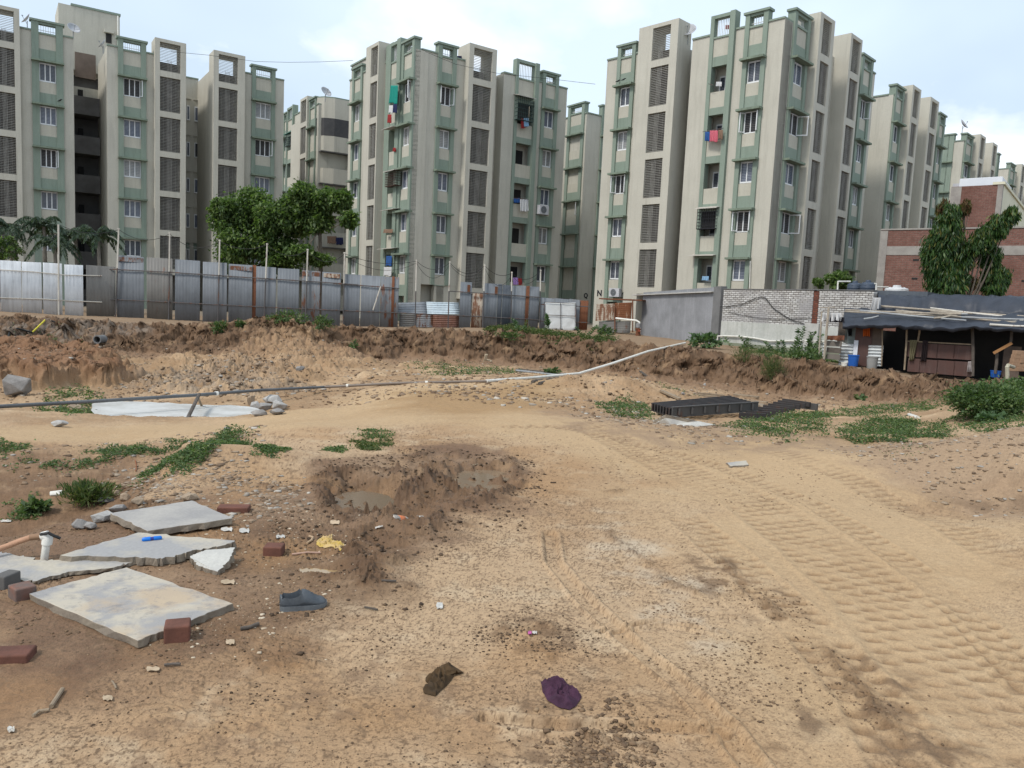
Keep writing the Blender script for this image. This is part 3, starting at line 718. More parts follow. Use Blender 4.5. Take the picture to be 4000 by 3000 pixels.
POLY = {
 'damp': [(-60, 1140), (120, 1120), (330, 1085), (520, 1060), (640, 1040), (720, 1000), (900, 965), (1010, 960), (1120, 990), (1130, 1050), (1060, 1110), (900, 1190), (790, 1290), (640, 1370), (450, 1430), (220, 1500), (-80, 1570)],
 'mud': [(712, 1050), (740, 1026), (850, 1022), (885, 995), (960, 985), (1010, 1000), (1085, 1000), (1125, 1030), (1085, 1080), (980, 1112), (890, 1165), (850, 1215), (800, 1250), (770, 1190), (790, 1130), (722, 1108)],
 'wetred': [(0, 1400), (330, 1390), (430, 1440), (250, 1480), (60, 1540), (-60, 1600), (-60, 1400)],
 'clodA': [(1090, 1345), (1190, 1330), (1240, 1380), (1170, 1410), (1060, 1385)],
 'clodB': [(1235, 1530), (1290, 1510), (1320, 1600), (1300, 1659), (1220, 1640)],
 'clodC': [(1500, 1205), (1570, 1220), (1660, 1300), (1610, 1310), (1530, 1250)],
 'clodD': [(1760, 1500), (1900, 1430), (2010, 1560), (2080, 1680), (1820, 1700)],
 'pale': [(1330, 1110), (1440, 1180), (1560, 1260), (1600, 1330), (1500, 1390), (1330, 1250), (1240, 1180)],
 'track': [(-100, 925), (300, 918), (560, 900), (760, 850), (950, 830), (1200, 830), (1190, 895), (1420, 935), (1800, 950), (2250, 1130), (2300, 1700), (1700, 1700), (1560, 1250), (1350, 1010), (1000, 930), (500, 948), (-100, 968)],
 'slope': [(800, 890), (900, 845), (1190, 838), (1200, 880), (1000, 900)],
 'grey': [(0, 700), (250, 700), (340, 712), (240, 725), (0, 735)],
 'rubble': [(280, 830), (480, 800), (640, 790), (640, 850), (480, 860), (300, 850)],
 'rubble2': [(560, 740), (700, 750), (820, 790), (640, 830), (420, 820), (330, 790)],
 'mound': [(540, 770), (620, 728), (680, 745), (790, 790), (740, 820), (560, 815)],
 'rightfill': [(1820, 970), (2050, 950), (2212, 940), (2212, 1120), (2060, 1080), (1850, 1010)],
 'gully': [(-150, 985), (120, 975), (260, 985), (340, 1030), (250, 1110), (100, 1150), (-150, 1160)], 'tail': [(560, 1150), (800, 1140), (890, 1200), (810, 1300), (660, 1390), (500, 1340), (480, 1240)], 'fore': [(1180, 888), (1400, 900), (1800, 945), (1840, 985), (1500, 978), (1250, 932)], 'verge': [(-100, 955), (520, 948), (540, 985), (300, 1010), (-100, 1000)],
 'clodE': [(560, 1440), (800, 1400), (1000, 1480), (980, 1560), (640, 1640), (300, 1680), (250, 1600)], 'heap': [(1190, 850), (1260, 810), (1380, 800), (1480, 850), (1420, 880), (1260, 885)]}
TRK = [([(1235, 905), (1330, 950), (1480, 1020), (1620, 1080), (1750, 1170), (1900, 1290), (2080, 1480), (2200, 1640)], .30, 1),
       ([(1640, 965), (1850, 1040), (2030, 1120), (2230, 1230)], .2, 3),
       ([(1440, 1090), (1530, 1160), (1640, 1260), (1760, 1370), (1890, 1520), (1980, 1670)], .16, 4),
       ([(1000, 925), (1200, 920), (1400, 965), (1560, 1010), (1760, 1090), (1900, 1180), (2060, 1300), (2240, 1480)], .12, 6)]
LINES = [([(1188, 1150), (1195, 1210), (1270, 1300), (1360, 1390), (1470, 1480), (1560, 1570), (1640, 1680)], .05),
         ([(1050, 1555), (1200, 1572), (1400, 1578), (1560, 1585)], .04), ([(1300, 1370), (1420, 1340), (1560, 1370)], .02)]
BERM = [([(748, 1108), (800, 1088), (852, 1078), (900, 1052), (960, 1036), (985, 1046)], .09, .10), ([(790, 1175), (860, 1158), (930, 1140)], .05, .035), ([(930, 1128), (1000, 1100), (1085, 1072), (1118, 1040)], .06, .075), ([(690, 1035), (722, 1024), (790, 1016), (860, 1020)], .08, .06), ([(700, 1060), (708, 1100), (750, 1128)], .08, .07), ([(870, 1000), (910, 985), (960, 972), (985, 985)], .12, .05), ([(762, 1190), (790, 1230), (800, 1260)], .08, .07), ([(860, 1200), (900, 1230), (880, 1270)], .05, .04), ([(1060, 1000), (1110, 995), (1128, 1040)], .05, .05), ([(1265, 1590), (1300, 1606), (1400, 1612)], .03, .03), ([(1300, 1130), (1330, 1170), (1400, 1210), (1440, 1260), (1520, 1290)], .04, .03), ([(1560, 1215), (1620, 1280), (1680, 1330)], .05, .03), ([(1780, 1400), (1840, 1470), (1900, 1540), (1980, 1640)], .05, .03), ([(1090, 1355), (1140, 1345), (1190, 1360)], .05, .025), ([(640, 1240), (700, 1250), (760, 1245)], .03, .03), ([(60, 1100), (200, 1120), (330, 1090)], .12, .05), ([(540, 1050), (640, 1060), (700, 1045)], .07, .04), ([(1250, 1055), (1300, 1065), (1340, 1060)], .05, .03), ([(480, 1380), (560, 1440), (700, 1430)], .03, .02)]
_pd = {}
def fields(x, y, want_col=True):
    z, bank, talus, rim = macro(x, y); near = 1-ss(9, 13, y); o = {}
    for i, (k, p) in enumerate(POLY.items()):
        far = k in ('track', 'slope', 'grey', 'rubble', 'rubble2', 'mound', 'heap')
        o[k] = polymask(x, y, p, .6 if far else (.16 if k[:4] == 'clod' else .25), .6 if far else (.34 if k[:4] == 'clod' else .26), .5 if far else (2.6 if k[:4] == 'clod' else 1.6), i)
    # larger earth shapes
    z = z+.85*gauss(x, y, 620, 765, 2.4, 2.2)*(1+.25*fbm(x, y, 50))+.25*gauss(x, y, 740, 800, 3, 1.6)
    z = z+.35*gauss(x, y, 1340, 850, 2.3, 1.6)*(1+.3*fbm(x*1.2, y*1.2, 51))+.22*gauss(x, y, 2150, 975, 1.6, .8)-.16*gauss(x, y, 2180, 1060, 1.0, .5)
    z = z+.18*gauss(x, y, 480, 1000, .9, .5)+.10*gauss(x, y, 600, 935, 1.2, .7)-.1*gauss(x, y, 100, 1010, 1.2, .8)
    blk = polymask(x, y, [(-80, 775), (90, 768), (215, 800), (225, 836), (60, 838), (-80, 815)], .5, .8, .9, 60); z = z+.62*blk
    z = z+o['rubble']*.18*(.6+fbm(x*.8, y*.8, 61))
    # the muddy pot holes
    nz = .6+.8*np.clip(fbm(x*5, y*5, 150, 4, .6)+.5, 0, 1.2); near5 = y < 11
    for i, (pl, dp) in enumerate((([(985, 1010), (1040, 1000), (1098, 1012), (1112, 1045), (1060, 1060), (992, 1052)], .10), ([(716, 1050), (745, 1030), (840, 1036), (880, 1062), (862, 1092), (765, 1102), (722, 1086)], .14), ([(880, 1090), (950, 1068), (1040, 1062), (1020, 1078), (940, 1098), (875, 1108)], .05))):
        z = z-dp*polymask(x, y, pl, .13, .12, 3.2, 160+i)
    xx = x[near5]; yy_ = y[near5]; bz = np.zeros_like(xx); wx = xx+.05*fbm(xx*6, yy_*6, 151, 3); wy = yy_+.05*fbm(xx*6, yy_*6, 152, 3)
    for pts, w, h in BERM:
        d, s_, sd_ = pathdist(wx, wy, pts); bz = np.maximum(bz, h*np.exp(-(d/w)**2))
    berm = np.zeros_like(x); berm[near5] = bz; lump = (1-2*np.abs(fbm(x*9, y*9, 153, 4, .7)))*(1-1.6*np.abs(pn(x*23, y*23, 154)))
    berm = berm*ss(-.35, .15, fbm(x*2.2, y*2.2, 155, 3)); z = z+berm*(.30+.75*lump)
    z = z+.05*gauss(x, y, 905, 1045, .22, .14)+.045*gauss(x, y, 1030, 1075, .30, .06)-.035*gauss(x, y, 690, 1230, .16, .05)+.03*gauss(x, y, 850, 1140, .2, .05)
    z = z-.17*gauss(x, y, 370, 892, 3.4, 1.0)+.25*gauss(x, y, 400, 800, 1.6, 1.2)+.3*gauss(x, y, 960, 770, 2.2, 1.0)+.2*gauss(x, y, 250, 820, 1.3, 1.0)+.35*gauss(x, y, 480, 790, 1.5, .8)-.3*gauss(x, y, 560, 830, 2.0, .8)
    mud = np.clip(o['mud'], 0, 1); damp = o['damp']
    rough = np.clip(.3+.7*o['tail']+.8*o['gully']+.6*o['verge']+.5*o['clodE']+.5*damp*near+1.1*mud+.8*np.maximum.reduce([o['clodA'], o['clodB'], o['clodC'], o['clodD']])-.35*o['track']*near, .05, 1.6)
    n1 = fbm(x*.9, y*.9, 70, 4); z = z+.035*n1*(1-.5*o['track'])+.05*o['gully']*fbm(x*3, y*3, 156, 5, .65)+.03*o['verge']*fbm(x*4, y*4, 157, 4, .65)+.06*mud*fbm(x*2.6, y*2.6, 71, 4, .6)
    patch = ss(-.1, .35, fbm(x*1.3, y*1.3, 72, 4)); rg = rough*(.35+.9*patch)
    z = z+near*rg*(.010*fbm(x*9, y*9, 73, 3)+.006*fbm(x*28, y*28, 74, 2)+.016*cells(x*9, y*9, 75, .42, .35)*(.3+mud*1.5+o['clodB']*1.5)+.014*cells(x*26, y*26, 76, .45, .5)*(.35+o['clodA']+o['clodC']+damp*.5)+.006*cells(x*60, y*60, 77, .5, .5))
    # ragged ridges pressed up in the mud
    rd = 1-np.abs(pn(x*3.1, y*5.2, 80)); z = z+mud*.055*ss(.72, 1, rd)*(1+fbm(x*14, y*14, 81)); rd2 = 1-np.abs(pn(x*6, y*13, 82)+.3*pn(x*20, y*20, 83)); crk = ss(.93, 1, rd2)*near
    crk = crk*(1-.9*o['track']); z = z+crk*.009*(.4+damp)*patch
    tread = np.zeros_like(x)
    m = (y < 16) & (x > -3)
    X, Y = x[m], y[m]; tz = np.zeros_like(X); tl = np.zeros_like(X)
    for pts, w, sd in TRK:
        d, s, side = pathdist(X, Y, pts); d = np.abs(d+.015*pn(X*2, Y*2, 90+sd)); k = 1-ss(w*.8, w*1.1, d)
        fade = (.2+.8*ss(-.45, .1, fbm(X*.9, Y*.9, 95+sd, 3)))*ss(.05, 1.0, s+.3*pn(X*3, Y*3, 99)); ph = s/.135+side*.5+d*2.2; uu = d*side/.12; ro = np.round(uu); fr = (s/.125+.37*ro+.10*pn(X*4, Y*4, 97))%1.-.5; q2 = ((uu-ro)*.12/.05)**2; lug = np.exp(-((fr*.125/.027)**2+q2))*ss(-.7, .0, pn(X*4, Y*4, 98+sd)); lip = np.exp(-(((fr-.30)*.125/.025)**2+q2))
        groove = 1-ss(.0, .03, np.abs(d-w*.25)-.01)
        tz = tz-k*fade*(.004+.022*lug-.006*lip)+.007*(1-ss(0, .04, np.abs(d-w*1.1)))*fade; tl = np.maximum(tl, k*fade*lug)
    for pts, w in LINES:
        d, s, side = pathdist(X, Y, pts); k = 1-ss(w*.7, w, d); tz = tz-.018*k+.014*(1-ss(0, .025, np.abs(d-w*1.35)))
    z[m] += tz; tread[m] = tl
    dim = 0*ss(.45, .75, pn(x*5.2, y*9.5, 99))*o['track']*near; z = z-.008*dim
    # far ground: lumps, stones, furrowed bank
    f = ss(9, 14, y); st = np.clip(.25+.9*talus+1.3*o['rubble']+.9*o['rubble2']+.7*o['heap']+.5*o['mound']-.3*o['track'], .1, 2)*f*(1-rim*.6)
    z = z+st*(.26*fbm(x*1.2, y*1.2, 110, 6, .68)+.07*(1-2*np.abs(fbm(x*3.1, y*3.1, 111, 4, .65)))*1+.05*fbm(x*8, y*8, 112, 4, .7)+.015*cells(x*12, y*12, 113, .5, .3))
    z = z+(1-rim)*(1-bank)*.26*ss(.02, .42, fbm(x*.5, y*.75, 180, 5, .62))*ss(21, 25, y)*(1-ss(-5, -1, x))
    z = z+bank*f*(.30*fbm(x*1.1, y*2.6, 114, 6, .66)+.12*pn(x*3.7, y*1.1, 115)+.07*fbm(x*7, y*9, 118, 3, .7))+blk*f*.22*fbm(x*2, y*2, 117, 5, .65)
    z = z+f*(1-st*.4)*.02*fbm(x*4, y*4, 116, 3)
    o.update(berm=berm, bank=bank, talus=talus, rim=rim, near=near, patch=patch, tread=tread, dim=dim, blk=blk, crk=crk, n1=n1); return z, o
GR = {}
def HZ(x, y):
    x = np.atleast_1d(np.asarray(x, float)); y = np.atleast_1d(np.asarray(y, float)); a = x/y; ac, yr, Z = GR['a'], GR['y'], GR['z']
    i = np.clip(np.searchsorted(yr, y)-1, 0, len(yr)-2); j = np.clip(np.searchsorted(ac, a)-1, 0, len(ac)-2); t = np.clip((y-yr[i])/(yr[i+1]-yr[i]), 0, 1); u = np.clip((a-ac[j])/(ac[j+1]-ac[j]), 0, 1)
    return (Z[i, j]*(1-u)+Z[i, j+1]*u)*(1-t)+(Z[i+1, j]*(1-u)+Z[i+1, j+1]*u)*t
def hit(px, py):
    """point of the finished ground seen at a photo position"""
    p = to_ground(px, py); r = ray(px*KP, py*KP)
    for _ in range(4):
        z = HZ(p[0], p[1])[0]; t = (z-CAM[2])/r[2] if r[2] < -.02 else p[1]/r[1]; q = CAM+r*t
        if abs(q[1]-p[1]) > 3: break
        p = p*.4+q*.6
    return np.array([p[0], p[1], HZ(p[0], p[1])[0]])
def lerp3(a, b, t): return a*(1-t[..., None])+np.array(b)*t[..., None]
def soilcolor(x, y, z, o):
    c = np.tile(np.array([.455, .335, .220]), x.shape+(1,))
    n2 = fbm(x*.55, y*.55, 130, 4); n3 = fbm(x*3, y*3, 131, 4, .6)
    c = lerp3(c, (.35, .235, .14), ss(-.1, .3, n2)*.8); c = lerp3(c, (.52, .42, .30), ss(.05, .45, n3)*.6)
    c = lerp3(c, (.47, .345, .21), o['track']*.75); c = lerp3(c, (.33, .215, .11), o['slope']*.8)
    c = lerp3(c, (.50, .43, .34), o['pale']*ss(-.2, .3, n3)*.75)
    dp = np.clip(o['damp']*(.85+.7*n2+.3*n3), 0, 1); c = lerp3(c, (.185, .115, .073), dp*.95); c = lerp3(c, (.125, .073, .047), np.clip(o['wetred'], 0, 1)*.75*ss(-.35, .25, n3))
    c = lerp3(c, (.15, .090, .050), np.clip((o['mud']+.75*o['tail'])*(.75+.9*fbm(x*3.3, y*3.3, 133, 3)), 0, 1)*.95)
    ck = np.maximum.reduce([o['clodA'], o['clodB'], o['clodC'], o['clodD']])
    c = lerp3(c, (.165, .11, .07), np.clip(ck*ss(-.15, .25, fbm(x*7, y*7, 134, 3)), 0, 1)*.8)
    spk = ss(.14, .34, fbm(x*22, y*22, 135, 4, .75))*ss(-.25, .25, fbm(x*1.6, y*1.6, 136, 3))*o['near']*(1-o['track']*.75); c = lerp3(c, (.15, .10, .065), spk*.7)
    sp2 = ss(.16, .3, fbm(x*52, y*52, 145, 3, .7)+.25*fbm(x*2.3, y*2.3, 146, 3))*(1-ss(5, 8, y))*(1-o['track']*.8); c = lerp3(c, (.12, .08, .052), sp2*.75); c = lerp3(c, (.36, .22, .11), ss(.0, .3, fbm(x*.8+9, y*.8, 147, 3))*o['near']*(1-o['track'])*.45)  # fine dark specks: wet clods and their cast shadows put into the colour
    fl = 1-np.abs(fbm(x*5.5, y*8, 142, 4, .6))*2; c = lerp3(c, (.145, .095, .058), ss(.90, 1, fl)*ss(-.1, .25, fbm(x*1.1, y*1.1, 143, 3))*o['near']*(1-o['track']*.6)*.75)
    c = lerp3(c, (.24, .16, .095), np.clip(np.maximum(o['tread']*1.5, o['dim']*.6), 0, .8)); c = lerp3(c, (.17, .115, .072), o['crk']*.75); c = lerp3(c, (.115, .07, .042), np.clip(o['berm']*22, 0, 1)*.8)  # lug pits painted darker: their self-shading and damp soil put into the colour
    f = ss(9, 14, y)
    c = lerp3(c, (.175, .11, .068), np.clip(o['gully'], 0, 1)*ss(-.9, .0, n3)*.95); c = lerp3(c, (.27, .18, .115), np.clip(o['verge'], 0, 1)*ss(-.3, .2, n3)*.7); c = lerp3(c, (.21, .14, .09), np.clip(o['clodE'], 0, 1)*ss(.0, .3, fbm(x*6, y*6, 141, 4, .65))*.6)
    c = lerp3(c, (.30, .205, .125), f*(1-o['track'])*.75*ss(-.4, .2, n2)); c = lerp3(c, (.225, .15, .10), o['talus']*f*.9); c = lerp3(c, (.30, .215, .145), np.clip(o['fore'], 0, 1)*ss(-.4, .2, n3)*.8); c = lerp3(c, (.33, .24, .165), o['rightfill']*.8); c = lerp3(c, (.19, .13, .085), gauss(x, y, 2150, 1060, .7, .35)*ss(-.3, .2, n3)*.8)
    n5 = fbm(x*1.2, y*2.4, 137, 4, .6); c = lerp3(c, (.155, .10, .064), o['bank']*f*ss(-.7, .05, n5)*.95); c = lerp3(c, (.085, .055, .035), o['bank']*f*ss(.0, .3, fbm(x*2.1, y*3.1, 140, 4, .65))*.8); c = lerp3(c, (.29, .20, .125), o['bank']*f*ss(.15, .45, -n5)*.7)
    c = lerp3(c, (.25, .185, .13), o['rim']*.8); c = lerp3(c, (.23, .20, .175), np.clip(o['grey']+o['rubble']*.75, 0, 1)*.8*ss(-.3, .2, n3))
    c = lerp3(c, (.37, .255, .16), np.clip(o['mound']+o['rubble2']*.5+o['heap']*.4, 0, 1)*.8*ss(-.4, .2, n3)); c = lerp3(c, (.21, .118, .07), o['blk']*.9)
    far = ss(46, 52, y); c = lerp3(c, (.23, .20, .16), far)
    return np.clip(c*np.array([.87, .825, .765]), 0, 1)
# ------------------------------------------------------------------ ground sheet
def make_ground():
    ac = np.concatenate([np.linspace(-4, -1.4, 14)[:-1], np.linspace(-1.4, -.72, 170)[:-1], np.linspace(-.72, .74, 1240), np.linspace(.74, 1.6, 220)[1:], np.linspace(1.6, 4, 14)[1:]])
    inv = np.linspace(1/1.7, 1/11., 640); yr = np.concatenate([[.02, .3, .7, 1.1, 1.4], 1/inv, np.arange(11.03, 24, .045), np.arange(24, 40, .05), np.arange(40, 48, .4), [50, 55, 62, 75, 95, 130, 200, 400, 900, 2200]])
    A, Y = np.meshgrid(ac, yr); X = A*Y; n, m = X.shape
    x = X.ravel(); y = Y.ravel(); z = np.empty_like(x); C = np.empty((x.size, 4), np.float32); C[:, 3] = 0; BK = np.zeros(x.size)
    for s in range(0, x.size, 200000):
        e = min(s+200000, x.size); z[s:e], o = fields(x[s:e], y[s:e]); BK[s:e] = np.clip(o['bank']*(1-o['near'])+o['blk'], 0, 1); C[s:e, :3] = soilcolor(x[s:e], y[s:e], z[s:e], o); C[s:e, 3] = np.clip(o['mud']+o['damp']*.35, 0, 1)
    GR['a'] = ac; GR['y'] = np.array(yr, float); GR['z'] = z.reshape(n, m)
    i = np.arange(n*m).reshape(n, m); F = np.stack([i[:-1, :-1], i[:-1, 1:], i[1:, 1:], i[1:, :-1]], -1).reshape(-1, 4)
    k = np.nonzero(BK > .02)[0]; xb, zb = x[k], z[k]; dn = (.35+.75*ss(-.4, .4, fbm(xb*.45, zb, 174, 2)))*.7*fbm(xb*1.2, zb*2.6, 170, 5, .62)+.14*fbm(xb*5, zb*8, 171, 3, .6)
    x = x.copy(); y = y.copy(); y[k] += BK[k]*(dn-.05); x[k] += BK[k]*.12*fbm(xb*3+5, zb*6, 172, 3); z = z.copy(); z[k] += BK[k]*.06*fbm(xb*4, y[k]*4, 173, 3)
    mt, nt, b = nodes('bare_earth'); at = N(nt, 'ShaderNodeAttribute', attribute_name='soil'); p = pos(nt)
    fine = noi(nt, p, 140, 3, .7); mid = noi(nt, p, 22, 5, .65)
    c = mixc(nt, .35, at.outputs['Color'], ramp(nt, fine, [(.25, .2), (.75, .8)]), 'OVERLAY'); c = mixc(nt, .3, c, ramp(nt, mid, [(.25, .25), (.75, .75)]), 'OVERLAY')
    nt.links.new(c, b.inputs['Base Color']); nt.links.new(ramp(nt, at.outputs['Alpha'], [(0, .95), (1, .62)]), b.inputs['Roughness']); b.inputs['Specular IOR Level'].default_value = .25
    bp = N(nt, 'ShaderNodeBump'); bp.inputs['Strength'].default_value = .9; bp.inputs['Distance'].default_value = .014; nt.links.new(mid, bp.inputs['Height'])
    bp2 = N(nt, 'ShaderNodeBump'); bp2.inputs['Strength'].default_value = .5; bp2.inputs['Distance'].default_value = .002; nt.links.new(fine, bp2.inputs['Height']); nt.links.new(bp.outputs[0], bp2.inputs['Normal'])
    nt.links.new(bp2.outputs[0], b.inputs['Normal'])
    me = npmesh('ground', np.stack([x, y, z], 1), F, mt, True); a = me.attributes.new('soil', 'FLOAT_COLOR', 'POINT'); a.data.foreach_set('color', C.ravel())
    g = bpy.data.objects.new('ground', me); COL.objects.link(g); tag(g, 'bare sandy brown earth with tyre tracks and an excavated pit', kind='structure'); return g
make_ground()
# ------------------------------------------------------------------ sheet metal fences
zl = lambda x, y: (x*.6329, 750+y*.6329)
zm = lambda x, y: (1300+x*.5425, 950+y*.5425)
zr = lambda x, y: (2300+x*.4973, 950+y*.4973)
zs = lambda x, y: (3200+x*.4822, 900+y*.4822)
def sheetmesh(F, s0, s1, zb0, zb1, zt0, zt1, off, pitch=.15, amp=.0045, horiz=False, lean=0):
    mb = MB(); rows = []
    if not horiz:
        n = max(8, int((s1-s0)/pitch)*6)
        for j in range(3):
            r = []
            for i in range(n+1):
                t = i/n; s = s0+(s1-s0)*t; zb = zb0+(zb1-zb0)*t; zt = zt0+(zt1-zt0)*t; z = zb+(zt-zb)*j/2
                r.append(F.P(s, z, off+amp*math.cos(2*math.pi*s/pitch)+lean*j/2+.012*math.sin(s*3+j*2)))
            rows.append(r)
    else:
        n = max(8, int((zt0-zb0)/pitch)*6)
        for i in range(n+1):
            t = i/n; rows.append([F.P(s0+(s1-s0)*j/4, zb0+(zb1-zb0)*j/4+((zt0-zb0)*(1-j/4)+(zt1-zb1)*j/4)*t, off+amp*math.cos(2*math.pi*t*(zt0-zb0)/pitch)+lean*t) for j in range(5)])
    return mb.grid(rows)
def sheet(root, F, zf, x0, x1, yt0, yt1, yb0, yb1, m, off=0, name='metal_sheet', **k):
    s0, zt0 = F.sz(*zf(x0, yt0), off); s1, zt1 = F.sz(*zf(x1, yt1), off); zb0 = F.sz(*zf(x0, yb0), off)[1]; zb1 = F.sz(*zf(x1, yb1), off)[1]
    sheetmesh(F, s0, s1, zb0-.12 if not k.get('horiz') else zb0, zb1-.12 if not k.get('horiz') else zb1, zt0, zt1, off, **k).build(name, m, root, smooth=True, solid=.004)
def pole(root, F, zf, x, yt, x2, yb, off=.12, r=.03, split=None, name='fence_post'):
    a = F.sz(*zf(x, yt), off); b = F.sz(*zf(x2, yb), off); P0 = F.P(a[0], a[1], off); P1 = F.P(b[0], b[1]-.25, off)
    if split is None: MB().tube([P0, P1], r).build(name, POLEW, root); return P0
    c = F.sz(*zf(x+(x2-x)*.5, split), off); PM = P1+(P0-P1)*((c[1]-P1[2])/(P0[2]-P1[2]))
    MB().tube([P0, PM], r).build(name, POLEW, root); MB().tube([PM, P1], r*.9).build('lower_post', PIPED, root)
    MB().tube([P0, P0+np.array([0, 0, .07])], r*1.5).build('post_cap', POLEW, root); return P0
def railp(root, F, zf, pts, off=.06, r=.027, m=None):
    q = []
    for x, y in pts: a = F.sz(*zf(x, y), off); q.append(F.P(a[0], a[1], off))
    MB().tube(q, r, 6).build('fence_rail', m or PIPED, root)
FA = face2(pt(*zl(0, 735), 36), pt(*zl(700, 765), 39)); FBm = face2(pt(*zl(700, 765), 39), pt(*zm(478, 590), 41)); FCm = face2(pt(*zm(440, 590), 41), pt(*zm(1495, 615), 43)); FD = face2(pt(*zm(1490, 620), 43), pt(*zm(1860, 630), 43))
fw = empty('sheet_metal_fence', FA.P(0, .1), 'fence of white painted corrugated sheets at the far left of the site', 'fence')
for x0, x1, t0, t1, m in ((-120, -3, 415, 420, WHITESH), (0, 130, 421, 428, WHITESH), (134, 255, 430, 435, WHITESH), (264, 382, 435, 442, WHITESH), (397, 512, 447, 452, WHITESH), (531, 712, 450, 462, ZINCB)):
    b = 735+max(0, x0)*.045; sheet(fw, FA, zl, x0, x1, t0, t1, b, b+(x1-x0)*.045, m)
railp(fw, FA, zl, [(-120, 478), (0, 480), (200, 492), (400, 512), (630, 517)], m=POLEW); railp(fw, FA, zl, [(-120, 650), (0, 653), (250, 660), (450, 672), (630, 680)], m=POLEW)
T0 = []
T0.append(pole(fw, FA, zl, 361, 200, 362, 745, r=.04))
fm = empty('sheet_metal_fence', FBm.P(3, .1), 'tall fence of grey corrugated sheets with rust stains along the pit edge', 'fence')
xs = [(720, 888, 400, 402, ZINC), (905, 1065, 403, 412, ZINCB), (1080, 1235, 415, 425, ZINC), (1252, 1402, 430, 438, ZINCL), (1412, 1558, 443, 452, ZINC), (1582, 1705, 458, 466, ZINC), (1715, 1848, 470, 477, ZINC), (1865, 1978, 482, 490, ZINCR), (1990, 2105, 492, 500, ZINC)]
for x0, x1, t0, t1, m in xs:
    b = 768+(x0-720)*.036; sheet(fm, FBm, zl, x0, x1, t0-12 if m is ZINC and x0 < 900 else t0, t1, b, b+(x1-x0)*.036, m)
for x0, x1 in ((85, 200), (205, 345), (347, 478)): sheet(fm, FBm, zm, x0, x1, 222+(x0-85)*.06, 222+(x1-85)*.06, 586, 590, ZINC if x0 < 100 else ZINCL if x0 < 300 else ZINCR)
for x0, x1, t, b in ((1560, 1582, 450, 800), (1955, 1980, 488, 812)): sheet(fm, FBm, zl, x0, x1, t, t+3, b, b, RUST, off=-.05)
sheet(fm, FBm, zm, 428, 446, 238, 240, 590, 590, RUST, off=.03)
for x0, x1 in ((725, 885), (1415, 1555), (1868, 1975), (2000, 2100)):
    a = FBm.sz(*zl(x0, 400), .02)[0]; b = FBm.sz(*zl(x1, 400), .02)[0]; yy = 398+(x0-720)*.078; z = FBm.sz(*zl((x0+x1)/2, yy+4), .02)[1]
    sheetmesh(FBm, a, b, z-.22, z-.24, z-.01, z-.02, .022).build('rust_streak_edge', RUSTB if x0 > 1900 else metal('rust_streaks_on_zinc', (.22, .235, .25), .95, .6, thr=.47) if 'rust_streaks_on_zinc' not in MATS else MATS['rust_streaks_on_zinc'], fm, smooth=True)
railp(fm, FBm, zl, [(630, 475), (720, 478), (1050, 495), (1300, 512), (1450, 522), (1700, 538), (1900, 550), (2212, 572)]); railp(fm, FBm, zl, [(630, 660), (900, 672), (1240, 690), (1600, 708), (1900, 722), (2212, 735)])
railp(fm, FBm, zm, [(0, 290), (200, 303), (480, 325)]); railp(fm, FBm, zm, [(0, 480), (200, 490), (480, 502)])
for x, t, x2, b in ((733, 232, 712, 768), (1048, 258, 1040, 778), (1356, 303, 1345, 792), (1649, 325, 1628, 800), (1899, 360, 1885, 808), (2127, 380, 2118, 818)):
    T0.append(pole(fm, FBm, zl, x, t, x2, b, r=.038, split=470+(x-733)*.068))
MB().tube([FBm.P(*FBm.sz(*zm(345, 312), .2), .2), FBm.P(*FBm.sz(*zm(290, 482), .2), .2)], .035).build('loose_brace', POLEW, fm)
fr = empty('sheet_metal_fence', FCm.P(5, .3), 'short grey sheet fence right of the corrugated shack with a rust stained panel', 'fence')
for x0, x1, t0, t1, m in ((920, 1003, 278, 282, ZINC), (1085, 1188, 288, 292, ZINC), (1190, 1222, 292, 296, ZINCD), (1224, 1290, 300, 303, ZINCD), (1290, 1393, 305, 308, ZINCL), (1420, 1490, 310, 315, ZINC)):
    sheet(fr, FCm, zm, x0, x1, t0, t1, 604, 608, m)
sheet(fr, FCm, zm, 1004, 1084, 358, 360, 606, 606, RUSTB, off=-.04); sheet(fr, FCm, zm, 1394, 1418, 308, 308, 604, 606, RUST, off=.03)
railp(fr, FCm, zm, [(840, 345), (1100, 362), (1500, 390)]); railp(fr, FCm, zm, [(478, 502), (900, 520), (1500, 552)])
for x, t, x2, b in ((603, 128, 592, 600), (843, 140, 830, 606), (1095, 162, 1080, 608), (1289, 215, 1285, 600), (1497, 200, 1490, 615)): T0.append(pole(fr, FCm, zm, x, t, x2, b, r=.034, split=345))
